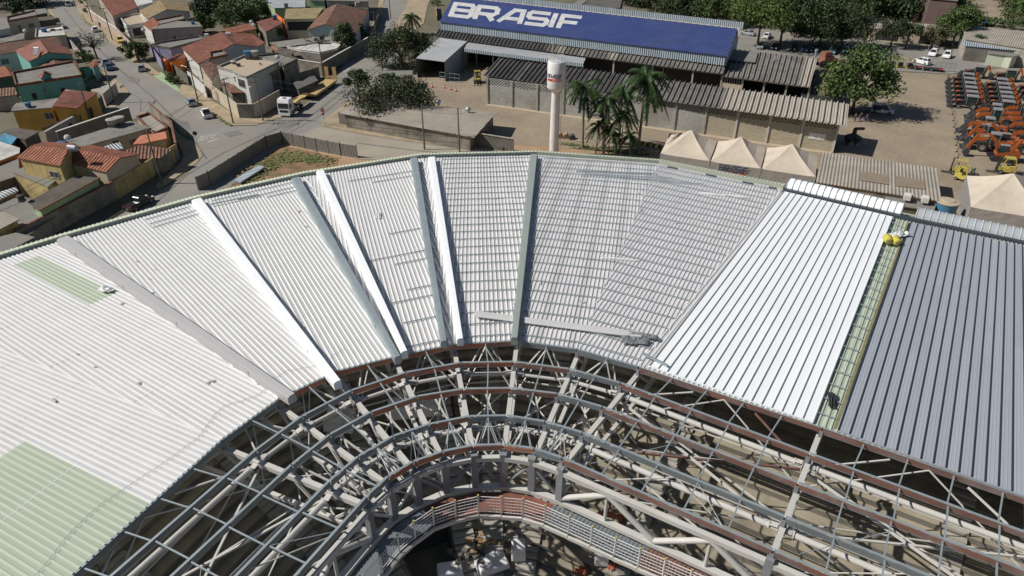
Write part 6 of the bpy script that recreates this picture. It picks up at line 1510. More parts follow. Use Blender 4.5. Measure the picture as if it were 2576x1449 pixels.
def car(px, to, paint, kind, label, z=.075, group=None):
    """Car standing at pixel px, its front towards pixel `to`."""
    k = (paint, kind)
    if k not in pools: pools[k] = Pool(make_car(paint, kind))
    a, b = P(*px, z), P(*to, z); return pools[k].put(a, math.atan2(b.y - a.y, b.x - a.x), label, group, 1.0)
car((241, 79), (228, 60), 'whitep', 'hatch', "white hatchback driving away up the main street near a pedestrian")
car((173, 14), (166, 2), 'whitep', 'pickup', "white pickup parked at the very top of the main street")
car((267, 162), (258, 148), 'silver', 'hatch', "pale silver-blue car parked on the left, just above the dark one")
car((277, 174), (269, 160), 'bluep', 'sedan', "dark blue car parked on the left side of the bend in the street")
car((357, 177), (350, 160), 'silver', 'hatch', "silver hatchback parked below the street trees, right side of the street")
car((483, 263), (470, 246), 'silver', 'hatch', "silver hatchback parked at the kerb above the white pickup")
car((521, 292), (510, 275), 'whitep', 'pickup', "white pickup parked at the street corner below the silver hatchback")
car((352, 518), (392, 496), 'blackp', 'pickup', "dark shiny pickup parked beside the brown wall next to the stadium roof")
car((304, 200 - 94), (312, 118), 'line_y', 'hatch', "ochre car tucked into the driveway on the right side of the main street")
car((2346, 139), (2338, 147), 'whitep', 'suv', "white car, left of two parked side by side in the lot", .06)
car((2381, 144), (2375, 152), 'whitep', 'suv', "white car, right of two parked side by side in the lot", .06)
car((2318, 160), (2306, 157), 'whitep', 'suv', "white car standing alone crosswise near the yellow frames", .06)
car((1881, 88), (1870, 86), 'silver', 'sedan', "silver car at the left end of the parking row, next to the blue hall", .06)
car((1929, 95), (1938, 88), 'whitep', 'sedan', "white car half hidden behind the bright green tree", .06)
for i, (x, y, p_, lb) in enumerate(((1912, 121, 'silver', "silver car under the trees behind the grey channel roof, leftmost in the shade"), (1948, 123, 'blackp', "black car, second in the shaded row behind the workshop wing"), (1994, 126, 'blackp', "black car in the middle of the shaded parking row"), (2024, 128, 'bluep', "dark blue car in the shaded row right of the black one"), (2046, 130, 'blackp', "black car at the right end of the shaded row before the orange tractor"), (2093, 134, 'tealp', "teal car behind the orange tractor"), (2126, 131, 'tealp', "second teal car, partly under the large round tree"))):
    car((x, y), (x - 5, y + 10), p_, 'sedan' if i % 2 else 'hatch', lb, .06)
car((2118, 118), (2127, 112), 'silver', 'hatch', "pale car parked nose-in behind the teal cars", .06); car((2152, 121), (2158, 114), 'whitep', 'hatch', "white car just left of the large round tree crown", .06)
car((2219, 284), (2246, 288), 'whitep', 'van', "white and blue service van under the large round tree")
car((2480, 62), (2495, 66), 'bluep', 'sedan', "dark car at the far top right next to the hedge")
v = [o for o in COL.objects if o.get('label', '').startswith("white and blue service van")][0]
g = MB(); g.box((-1.1, -.86, 1.15), (1.7, .05, 1.0)); g.box((-1.1, .86, 1.15), (1.7, .05, 1.0)); g.box((-2.17, 0, 1.1), (.04, 1.5, 1.0)); g.build("blue_side_panel", M['navy'], v, local=True)
# ---- truck with low-bed trailer
ta, tb = P(722, 291, .07), P(838, 208, .07); td = (ta - tb); tz_ = math.atan2(td.y, td.x)
t = empty("truck_cab", ta, "white truck tractor unit with black grille at the street corner", "truck", rz=tz_)
g = MB()
g.extr([(1.0, .45), (1.0, 1.5), (.85, 2.9), (.6, 3.5), (-.9, 3.6), (-1.15, 3.3), (-1.15, 1.0), (-.3, .9), (-.3, .45)], -1.22, 1.22); g.box((.75, 0, .6), (.7, 2.4, .5)); g.build("cab", M['whitep'], t, local=True)
g = MB(); g.hexa([(1.01, -1.1, 1.75), (1.01, 1.1, 1.75), (.95, 1.1, 1.8), (.95, -1.1, 1.8), (.91, -1.05, 2.75), (.91, 1.05, 2.75), (.8, 1.05, 2.75), (.8, -1.05, 2.75)]); g.box((.2, -1.235, 2.15), (.9, .04, .8)); g.box((.2, 1.235, 2.15), (.9, .04, .8)); g.build("windscreen", M['glass'], t, local=True)
g = MB(); g.box((1.03, 0, 1.2), (.06, 1.7, .5)); g.box((1.03, 0, .65), (.06, 1.2, .2)); g.build("grille", M['blackp'], t, local=True)
g = MB(); g.lathe([(0, 0), (.45, 0), (.38, .12), (0, .14)], (-.1, 0, 3.56), 14); g.build("roof_vent", M['mach_g'], t, local=True)
for y in (-.9, .9): g = MB(); g.box((1.05, y, .72), (.08, .4, .25)); g.build("headlight", M['lampw'], t, local=True)
for y in (-1.45, 1.45): g = MB(); g.box((.85, y, 2.2), (.12, .25, .7)); g.build("mirror", M['blackp'], t, local=True)
g = MB(); g.box((-3.2, .45, .95), (5.2, .12, .3)); g.box((-3.2, -.45, .95), (5.2, .12, .3)); g.box((-2.2, 1.0, .8), (1.1, .5, .6)); g.box((-2.2, -1.0, .8), (1.1, .5, .6)); g.box((-3.9, 0, 1.15), (1.0, .9, .12)); g.build("chassis", M['mach_k'], t, local=True)
for x in (.1, -3.3, -4.7):
    for y in (-1.05, 1.05): wheel(t, x, y, .52, .34 if x > 0 else .55)
t = empty("lowbed_trailer", tb, "long yellow low-bed trailer with two raised loading ramps", "trailer", rz=tz_)
LT = (ta - tb).length
g = MB(); g.box((LT / 2 - 4.9, 0, .95), (12.8, 2.9, .16)); g.box((LT - 6.2, 0, 1.6), (5.4, 1.5, .16)); g.hexa([(7.6, -1.45, .85), (8.6, -1.0, 1.5), (8.6, 1.0, 1.5), (7.6, 1.45, .85), (7.6, -1.45, 1.03), (8.6, -1.0, 1.68), (8.6, 1.0, 1.68), (7.6, 1.45, 1.03)]) if False else None
g.hexa([(LT / 2 + .8, -1.45, .85), (LT / 2 + 2.2, -.8, 1.5), (LT / 2 + 2.2, .8, 1.5), (LT / 2 + .8, 1.45, .85), (LT / 2 + .8, -1.45, 1.03), (LT / 2 + 2.2, -.8, 1.68), (LT / 2 + 2.2, .8, 1.68), (LT / 2 + .8, 1.45, 1.03)])
g.build("deck", M['trailer_y'], t, local=True)
g = MB(); 
for y in (-1.42, 1.42): g.box((LT / 2 - 5.2, y, .75), (12.0, .1, .35))
for i in range(24): g.box((LT / 2 - 11 + i * .5, 0, 1.045), (.05, 2.8, .03))
g.box((LT - 5.2, -.7, 1.75), (3.4, .08, .2)); g.box((LT - 5.2, .7, 1.75), (3.4, .08, .2)); g.build("side_rail", M['trailer_y'], t, local=True)
for i, y in enumerate((-.95, .95)):
    g = MB(); g.box((LT / 2 - 11.5, y, 2.35), (.12, .9, 2.9))
    for j in range(10): g.box((LT / 2 - 11.6, y, 1.1 + j * .28), (.1, .95, .06))
    g.build("loading_ramp", M['trailer_y'], t, local=True)
for x in (-10.2, -8.9, -7.6):
    for y in (-1.1, 1.1): wheel(t, LT / 2 + x, y, .42, .4)
t2 = empty("spare_tyre", P(792, 214, 1.05), "black tyre lying on the yellow trailer deck", "tyre")
g = MB(); g.lathe([(.28, 0), (.5, 0), (.55, .12), (.5, .24), (.28, .24), (.28, 0)], (0, 0, .03), 16); g.build("tread", M['rubber'], t2, local=True)
# ---- backhoe loader, pointing along +x (front bucket at +x)
def mk_backhoe():
    t = empty("backhoe_loader", (0, 0, 0), "x", "backhoe loader")
    g = MB(); g.extr([(-1.3, .6), (2.0, .6), (2.1, 1.0), (2.0, 1.45), (.4, 1.6), (-1.3, 1.3)], -.45, .45); g.build("body", M['mach_k'], t, local=True)
    g = MB(); g.extr([(.65, 1.0), (2.05, 1.0), (2.0, 1.5), (.65, 1.7)], -.47, .47); g.build("hood", M['mach_k'], t, local=True)
    g = MB(); g.extr([(-1.5, 1.0), (.35, 1.0), (.6, 1.6), (.35, 2.55), (-1.35, 2.55), (-1.6, 1.7)], -.72, .72); g.build("cab", M['cabglass'], t, local=True)
    g = MB(); g.extr([(-1.75, 2.55), (.55, 2.55), (.45, 2.72), (-1.6, 2.76)], -.85, .85)
    for x, y in ((.42, -.72), (.42, .72), (-1.45, -.72), (-1.45, .72)): g.beam((x, y, 1.1), (x - .04, y, 2.56), .09, .09)
    rf = g.build("cab_roof", M['mach_g'], t, local=True)
    g = MB(); g.lathe([(0, 0), (.09, 0), (.09, .14), (0, .18)], (.3, -.45, 2.74), 8); g.build("beacon", M['red'], rf, local=True)
    for y in (-.95, .95): wheel(t, -1.0, y, .72, .42)
    for y in (-.9, .9): wheel(t, 1.6, y, .45, .3)
    for y in (-.62, .62):
        g = MB(); g.beam((.5, y, 1.6), (2.1, y, 1.5), .11, .16); g.beam((2.1, y, 1.5), (2.8, y, .75), .12, .2); g.build("loader_arm", M['mach_k'], t, local=True)
    g = MB(); g.extr([(1.5, 1.1), (2.12, 1.1), (2.1, 1.55), (1.5, 1.66)], -.4, .4); g.build("nose", M['case_o'], t, local=True)
    g = MB(); g.extr([(2.75, .15), (3.7, .1), (3.72, .16), (2.95, .3), (2.85, .95), (3.1, 1.2), (3.02, 1.25), (2.7, 1.0)], -1.1, 1.1); g.extr([(2.78, .15), (3.6, .12), (3.0, 1.15), (2.75, .95)], -1.1, -1.05); g.extr([(2.78, .15), (3.6, .12), (3.0, 1.15), (2.75, .95)], 1.05, 1.1); g.build("front_bucket", M['steel_bk'], t, local=True)
    g = MB(); g.beam((-1.7, 0, .9), (-2.1, 0, 3.0), .3, .36); g.build("boom", M['case_o'], t, local=True)
    g = MB(); g.beam((-2.1, 0, 3.1), (-2.9, 0, 1.6), .24, .3); g.beam((-1.9, .2, 1.9), (-2.4, .2, 2.9), .12, .12); g.build("dipper", M['case_o'], t, local=True)
    g = MB(); g.extr([(-3.3, .6), (-2.7, .5), (-2.6, 1.2), (-2.9, 1.6), (-3.4, 1.3)], -.35, .35); g.build("rear_bucket", M['steel_bk'], t, local=True)
    g = MB(); 
    for y in (-.9, .9): g.beam((-1.75, y, .15), (-1.75, y, 1.3), .16, .16)
    g.box((-1.75, 0, .9), (.25, 1.9, .2)); g.build("stabiliser", M['mach_k'], t, local=True)
    return t
yard_dir = (P(2438, 185, 2.7) - P(2449, 241, 2.7)).normalized()
bp = Pool(mk_backhoe); rza = math.atan2(BV.y, BV.x) + math.pi
words_ = ["nearest", "second", "third", "fourth", "fifth", "sixth", "seventh"]
for col_, (x0, y0, x1, y1, n, nm) in enumerate(((2449, 241, 2438, 185, 6, "left"), (2539, 254, 2523, 198, 6, "middle"), (2640, 268, 2608, 205, 6, "right-hand"))):
    for i in range(n):
        f = i / (n - 1); c = P(lerp(x0, x1, f), lerp(y0, y1, f), 2.7); b = V(math.cos(rza), math.sin(rza), 0)
        bp.put(V(c.x, c.y, .03) + b * .55, rza + rnd.uniform(-.02, .02), "orange backhoe loader, %s in the %s row counted from the big wheel loaders" % (words_[i], nm), "backhoe loaders parked in rows")
for (x, y), lb in (((2461, 166), "orange backhoe loader standing with raised arm at the far end of the left row"), ((2541, 174), "orange backhoe loader standing with raised arm at the far end of the middle row")):
    c = P(x, y, 2.7); bp.put(V(c.x, c.y, .03), rza, lb, "backhoe loaders parked in rows")
# ---- wheel loader
def mk_loader():
    t = empty("wheel_loader", (0, 0, 0), "x", "wheel loader")
    g = MB(); g.extr([(-3.2, .9), (-.7, .8), (-.7, 2.1), (-1.0, 2.2), (-3.0, 1.95), (-3.3, 1.6)], -.75, .75); bo = g.build("engine_hood", M['case_o'], t, local=True)
    g = MB()
    for s_ in (-1, 1): lettering(g, "CASE", lambda s, t_, h, s_=s_: V(-2.7 + 1.5 * (s if s_ < 0 else 1 - s), s_ * (.765 + h), 1.25 + .42 * t_), th=.2)
    g.build("lettering", M['whitep'], bo, local=True)
    g = MB(); g.extr([(-.9, 1.1), (.5, 1.1), (.75, 1.9), (.55, 3.15), (-.75, 3.15)], -.72, .72); g.build("cab", M['cabglass'], t, local=True)
    g = MB(); g.extr([(-.95, 3.15), (.75, 3.15), (.65, 3.32), (-.8, 3.35)], -.82, .82)
    for x, y in ((.55, -.72), (.55, .72), (-.72, -.72), (-.72, .72)): g.beam((x, y, 1.2), (x, y, 3.16), .1, .1)
    g.build("cab_roof", M['mach_g'], t, local=True)
    g = MB(); g.box((1.4, 0, 1.1), (1.8, 1.0, .8)); 
    for x, y in ((-1.9, -1.15), (-1.9, 1.15), (1.5, -1.15), (1.5, 1.15)): g.extr([(x - .85, 1.35), (x - .5, 1.75), (x + .5, 1.75), (x + .85, 1.35), (x + .45, 1.68), (x - .45, 1.68)], y - .3, y + .3)
    g.build("front_frame", M['mach_k'], t, local=True)
    for x in (-1.9, 1.5):
        for y in (-1.15, 1.15): wheel(t, x, y, .8, .55, 20)
    for y in (-.5, .5):
        g = MB(); g.beam((1.0, y, 2.1), (2.5, y, 1.9), .18, .4); g.beam((2.5, y, 1.9), (3.4, y, .8), .18, .36); g.build("lift_arm", M['case_o'], t, local=True)
    g = MB(); g.extr([(3.2, .15), (4.5, .1), (4.52, .17), (3.45, .35), (3.35, 1.2), (3.6, 1.5), (3.5, 1.55), (3.15, 1.2)], -1.35, 1.35)
    for y in (-1.35, 1.3): g.extr([(3.25, .17), (4.4, .13), (3.55, 1.45), (3.2, 1.15)], y, y + .05)
    for i in range(9): g.beam((4.45, -1.3 + i * .325, .13), (4.85, -1.3 + i * .325, .1), .1, .08)
    g.build("toothed_bucket", M['steel_bk'], t, local=True)
    return t
lp = Pool(mk_loader)
for (x, y), lb in zip(((2509, 262), (2512, 274), (2492, 296), (2498, 315), (2507, 335)), ("farthest of the five wheel loaders, its tall cab beside the backhoes", "second wheel loader from the back, with lettered orange hood", "wheel loader in the middle of the five", "wheel loader with toothed bucket, second nearest of the five", "nearest wheel loader, behind the excavator arm")):
    c = P(x, y, 3.3); lp.put(V(c.x, c.y, .03), rza + rnd.uniform(-.03, .03), lb, "wheel loaders beside the backhoes")
for (x, y), lb in zip(((2600, 298), (2607, 320), (2615, 343)), ("upper wheel loader at the right picture edge, only its front visible", "middle wheel loader at the right picture edge, only its front visible", "lower wheel loader at the right picture edge, only its front visible")):
    c = P(x, y, 3.3); lp.put(V(c.x, c.y, .03), rza, lb, "wheel loaders beside the backhoes")
for (x, y), lb in zip(((2582, 258), (2588, 272), (2592, 284)), ("wheel loader at the right edge beside the middle backhoe row, farthest", "wheel loader at the right edge beside the middle backhoe row, second", "wheel loader at the right edge beside the middle backhoe row, third")):
    c = P(x, y, 3.3); lp.put(V(c.x, c.y, .03), rza, lb, "wheel loaders beside the backhoes")
# ---- tracked excavators
def mk_exc():
    t = empty("tracked_excavator", (0, 0, 0), "x", "excavator")
    for y in (-1.15, 1.15):
        g = MB(); g.extr([(-1.7, .1), (1.7, .1), (2.05, .4), (1.95, .75), (1.6, .85), (-1.6, .85), (-1.95, .75), (-2.05, .4)], y - .27, y + .27); g.build("track", M['mach_k'], t, local=True)
    g = MB(); g.box((0, 0, .8), (1.6, 1.8, .4)); g.extr([(-2.3, 1.0), (1.2, 1.0), (1.2, 1.5), (-.6, 1.9), (-2.2, 1.95), (-2.4, 1.5)], -1.2, 1.2); g.build("upper_body", M['case_o'], t, local=True)
    g = MB(); g.extr([(-.5, 1.5), (1.1, 1.5), (1.2, 2.1), (.85, 2.85), (-.45, 2.85)], .3, 1.18); g.build("cab", M['cabglass'], t, local=True)
    g = MB(); g.extr([(-.5, 2.85), (.9, 2.85), (.85, 2.95), (-.45, 2.95)], .27, 1.21); g.build("cab_roof", M['mach_g'], t, local=True)
    g = MB(); pts_ = [(.9, 1.6), (1.6, 3.2), (2.8, 4.1), (4.6, 3.9)]
    for (x0, z0), (x1, z1) in zip(pts_[:-1], pts_[1:]): g.beam((x0, -.1, z0), (x1, -.1, z1), .42, .55)
    bm_ = g.build("boom", M['case_o'], t, local=True)
    g = MB()
    for s_ in (-1, 1): lettering(g, "CASE", lambda s, t_, h, s_=s_: V(2.9 + 1.4 * (s if s_ < 0 else 1 - s), -.1 + s_ * (.222 + h), 3.86 + .32 * t_ - .1 * (s if s_ < 0 else 1 - s)), th=.2)
    g.build("lettering", M['whitep'], bm_, local=True)
    g = MB(); g.beam((4.4, -.1, 4.2), (5.6, -.1, 1.4), .32, .42); g.build("dipper", M['case_o'], t, local=True)
    g = MB(); g.extr([(5.2, .3), (5.0, 1.0), (5.4, 1.5), (5.9, 1.4), (6.1, .8), (5.8, .15)], -.65, .45); g.build("bucket", M['steel_bk'], t, local=True)
    return t
ep = Pool(mk_exc)
c = P(2516, 402, .03); ep.put(c, rza + .12, "nearest orange excavator with lettered boom and black bucket, on its own tracks", "tracked excavators")
c = P(2520, 372, .03); ep.put(c, rza + .05, "second orange excavator, parked just behind the lettered one", "tracked excavators")
c = P(2625, 420, .03); ep.put(c, rza + .1, "excavator at the right picture edge, only its bucket arm visible", "tracked excavators")
# ---- forklifts
def mk_fork():
    t = empty("forklift", (0, 0, 0), "x", "forklift")
    g = MB(); g.extr([(-1.1, .35), (.7, .35), (.75, .8), (-.1, .85), (-.2, 1.15), (-1.1, 1.15)], -.5, .5); g.build("body", M['mach_y'], t, local=True)
    g = MB()
    for y in (-.5, .5): g.beam((.65, y, .8), (.3, y, 2.1), .09, .09); g.beam((-.95, y, 1.1), (-.7, y, 2.1), .09, .09); g.beam((.3, y, 2.1), (-.7, y, 2.1), .09, .09)
    for i in range(6): g.beam((.3 - i * .2, -.5, 2.12), (.3 - i * .2, .5, 2.12), .1, .06)
    g.build("overhead_guard", M['mach_y'], t, local=True)
    g = MB()
    for y in (-.3, .3): g.beam((.95, y, .1), (.9, y, 2.2), .12, .14)
    for z in (.4, 1.2, 2.1): g.box((.93, 0, z), (.1, .7, .1))
    for y in (-.25, .25): g.beam((1.0, y, .12), (2.0, y, .1), .12, .05)
    g.build("mast", M['mach_k'], t, local=True)
    g = MB(); g.box((-.35, 0, 1.15), (.5, .5, .15)); g.box((-.6, 0, 1.4), (.12, .5, .5)); g.build("seat", M['mach_k'], t, local=True)
    for x, r_ in ((.55, .3), (-.75, .24)):
        for y in (-.5, .5): wheel(t, x, y, r_, .2)
    return t
fp = Pool(mk_fork)
for px, rz, lb, s_ in (((2407, 438), R(150), "yellow forklift with upright black mast beside the orange excavator", 1.2), ((2421, 455), R(-60), "yellow forklift right beside the corner of the large pale tent", 1.15), ((2524, 436), R(160), "yellow forklift with open frame just behind the large pale tent", 1.3), ((1202, 208), R(-80), "pale yellow forklift in the shade at the open yard gate", 1.25)):
    fp.put(P(*px, .03), rz, lb, "yellow forklifts", s_)
for i, x in enumerate((2243, 2262, 2286)):
    c = P(x, 168 + i * 2, .03); t = empty("yellow_machine_frame", c, "yellow open machine frame, %s of three by the tree crown" % ("left", "middle", "right")[i], "machine", "yellow frames beside the parking lot")
    g = MB()
    for dx in (-.9, .9):
        for dy in (-.6, .6): g.tube((dx, dy, .2), (dx, dy, 2.2), .06, n=6)
    for z in (.3, 2.2): g.box((0, -.6, z), (1.9, .12, .14)); g.box((0, .6, z), (1.9, .12, .14)); g.box((-.9, 0, z), (.12, 1.3, .14)); g.box((.9, 0, z), (.12, 1.3, .14))
    g.build("frame", M['mach_y'], t, local=True); g = MB(); g.box((0, 0, .8), (1.2, .9, .9)); g.build("engine", M['mach_k'], t, local=True)
t = empty("flat_trailer", P(2328, 176, .03), "low black flat trailer with red ramps beside the white car", "trailer", rz=BA)
g = MB(); g.box((0, 0, .55), (7.5, 2.0, .15)); g.build("deck", M['mach_k'], t, local=True)
for x in (-2.4, -.6, 1.2): 
    for y in (-1, 1): wheel(t, x, y, .35, .25)
g = MB(); g.box((-1.3, -.9, .75), (1.0, .1, .3)); g.box((3.2, -.9, .75), (.8, .1, .3)); g.build("red_ramp", M['red'], t, local=True)
# grapple on the dark shade right of the warehouse
t = empty("grapple_attachment", P(2142, 362, .03), "black scrap grapple standing in the shade at the end of the warehouse", "grapple"); t.scale = (1.2, 1.2, 1.2)
g = MB()
for i in range(5):
    a = i * 1.257; p0_, p1_, p2_ = V(0, 0, 1.5), V(math.cos(a) * 1.1, math.sin(a) * 1.1, 1.0), V(math.cos(a) * .7, math.sin(a) * .7, .05); g.beam(p0_, p1_, .75, .35); g.beam(p1_, p2_, .7, .3)
g.build("claw", M['steel_bk'], t, local=True); g = MB(); g.tube((0, 0, 1.4), (0, 0, 2.4), .3, n=10); g.beam((0, 0, 2.4), (1.6, .6, 2.2), .35, .35); g.build("rotator", M['mach_k'], t, local=True)
g = MB(); g.extr([(-.9, 0), (.9, 0), (.7, .5), (-.7, .6)], -.9, .9); g.build("pedestal", M['conc_lt'], t, local=True)

# ============================================================ PEOPLE
def person(px, z, face, shirt, trousers, label, stride=.12, arms=.12):
    c = P(*px, z); t = empty("person", c, label, "person", rz=face)
    v, e, rs = [], [], []
    def add(p, r_, par=None): v.append(p); rs.append(r_); n = len(v) - 1; (e.append((par, n)) if par is not None else None); return n
    pel = add((0, 0, .95), .15); ch = add((0, 0, 1.28), .165, pel); nk = add((0, 0, 1.5), .07, ch); hd = add((.01, 0, 1.62), .095, nk); add((.01, 0, 1.72), .09, hd)
    for s_ in (-1, 1):
        hp = add((0, s_ * .1, .88), .1, pel); kn = add((stride * s_ * .5 + .03, s_ * .11, .48), .07, hp); an = add((stride * s_, s_ * .12, .09), .045, kn); add((stride * s_ + .14, s_ * .13, .04), .04, an)
        sh = add((0, s_ * .19, 1.43), .065, ch); el = add((-.03 + arms * -s_ * .5, s_ * .25, 1.15), .05, sh); wr = add((.08 + arms * -s_, s_ * .24, .92), .035, el)
        pm_ = add((.1 + arms * -s_, s_ * .235, .85), .035, wr)
        for q in range(4): add((.10 + arms * -s_ + .02 * q - .03, s_ * (.235 - .003 * q), .78 - .006 * (2 - abs(q - 1.5))), .012, pm_)
        add((.15 + arms * -s_, s_ * .21, .83), .013, pm_)
    me = bpy.data.meshes.new("body"); me.from_pydata(v, e, []); ob = bpy.data.objects.new("body", me); COL.objects.link(ob); ob.parent = t
    sk = ob.modifiers.new("skin", 'SKIN'); sd_ = me.skin_vertices[0].data if me.skin_vertices else None
    if sd_ is None: me.skin_vertices.new(name="skin") if hasattr(me.skin_vertices, 'new') else None; sd_ = me.skin_vertices[0].data
    for i, r_ in enumerate(rs): sd_[i].radius = (r_, r_)
    sd_[0].use_root = True; ob.modifiers.new("sub", 'SUBSURF').levels = 1
    me.materials.append(M['skin'])
    def cloth(name, m, segs):
        g = MB()
        for a, b, ra, rb in segs: g.tube(a, b, ra, rb, n=10)
        g.build(name, M[m], t, smooth=True, local=True)
    cloth("shirt", shirt, [((0, 0, .92), (0, 0, 1.32), .185, .2), ((0, 0, 1.32), (0, 0, 1.49), .2, .085)] + [((0, s_ * .17, 1.44), (-.03 + arms * -s_ * .5, s_ * .25, 1.15), .09, .07) for s_ in (-1, 1)])
    cloth("trousers", trousers, [x for s_ in (-1, 1) for x in (((0, s_ * .09, .95), (stride * s_ * .5 + .03, s_ * .11, .48), .12, .09), ((stride * s_ * .5 + .03, s_ * .11, .48), (stride * s_, s_ * .12, .1), .09, .065))])
    g = MB(); g.lathe([(0, -.06), (.095, -.03), (.112, .03), (.09, .1), (0, .13)], (-.015, 0, 1.69), 12); g.build("hair", M['hair'], t, smooth=True, local=True)
    return t
person((2149, 306), .03, R(20), 'cloth_n', 'cloth_k', "person in dark work clothes, leftmost of three standing near the big tree")
person((2163, 304), .03, R(-120), 'cloth_k', 'cloth_n', "person in dark clothes, middle of three standing near the big tree")
person((2178, 306), .03, R(160), 'cloth_n', 'cloth_k', "person in dark clothes, rightmost of three, nearest the parked van")
person((1194, 216), .03, R(60), 'cloth_b', 'cloth_k', "person in a blue shirt walking at the yard gate beside the forklift", .25)
person((253, 70), .15, R(120), 'cloth_k', 'cloth_k', "person in dark clothes walking on the sidewalk beside the white hatchback", .2)

# ============================================================ TREES
def clumps(rr, cx_, cy_, cz, rx, ry, rz_, nc):
    out = []
    for i in range(nc):
        u = rr.random() * 6.283; v_ = rr.uniform(-.55, 1); k = rr.uniform(.5, .95); h = math.sqrt(max(0, 1 - v_ * v_))
        out.append((cx_ + math.cos(u) * h * rx * k, cy_ + math.sin(u) * h * ry * k, cz + v_ * rz_ * k, rr.uniform(.22, .42)))
    return out
def tree(name, px, h, r_, mleaf, label, seed, flat_=.75, nc=26, dens=70, leaf=.42, trunk=.28, cat="tree", z=0.0, open_=False):
    if px[0] > 1500 and px[1] < 127 and h > 8.5: h *= 1.12; r_ *= 1.2; nc = int(nc * 1.2)
    if not open_ and h > 3: dens = int(dens * 2.1); nc = int(nc * 1.25); r_ *= 1.08
    rr = random.Random(seed); b = P(*px, z); t = empty(name, b, label, cat)
    rz_ = r_ * flat_; cz = h - rz_ * .95; cl = clumps(rr, 0, 0, cz, r_, r_ * rr.uniform(.85, 1.05), rz_, nc)
    g = MB(); fork = max(cz - rz_ * .7, h * .22)
    if name != "bush": g.tube((0, 0, 0), (rr.uniform(-.3, .3), rr.uniform(-.3, .3), fork), trunk, trunk * .7, n=8)
    base = g.v and Vector(g.v[-1]) or V(0, 0, 0)
    for i, c in enumerate(cl):
        if i % (1 if open_ else 3) == 0:
            m_ = V(c[0] * .35, c[1] * .35, lerp(fork, c[2], .55)); g.tube((0, 0, fork * .96), m_, trunk * .45, trunk * .28, n=6, cap=False); g.tube(m_, (c[0] * .9, c[1] * .9, c[2]), trunk * .28, trunk * .08, n=5, cap=False)
    if g.v: g.build("trunk", M['bark'], t, local=True)
    g = MB()
    for c in cl:
        R_ = c[3] * r_
        for j in range(dens):
            u = rr.random() * 6.283; w_ = rr.uniform(-1, 1); s_ = math.sqrt(1 - w_ * w_); k = rr.random() ** .4
            p = V(c[0] + math.cos(u) * s_ * R_ * k, c[1] + math.sin(u) * s_ * R_ * k, c[2] + w_ * R_ * k * .8)
            n = V(rr.gauss(0, .7) + math.cos(u) * s_ * .5, rr.gauss(0, .7) + math.sin(u) * s_ * .5, rr.gauss(.7, .5)).normalized(); a = n.orthogonal().normalized(); b_ = n.cross(a); an = rr.random() * 6.283
            a, b_ = a * math.cos(an) + b_ * math.sin(an), b_ * math.cos(an) - a * math.sin(an); l = leaf * rr.uniform(.6, 1.3)
            g.face([p - a * l * .5 - b_ * l * .12, p - a * l * .05 - b_ * l * .36, p + a * l * .5, p - a * l * .05 + b_ * l * .36 + n * l * .12])
    g.build("crown", M[mleaf], t, local=True)
    return t
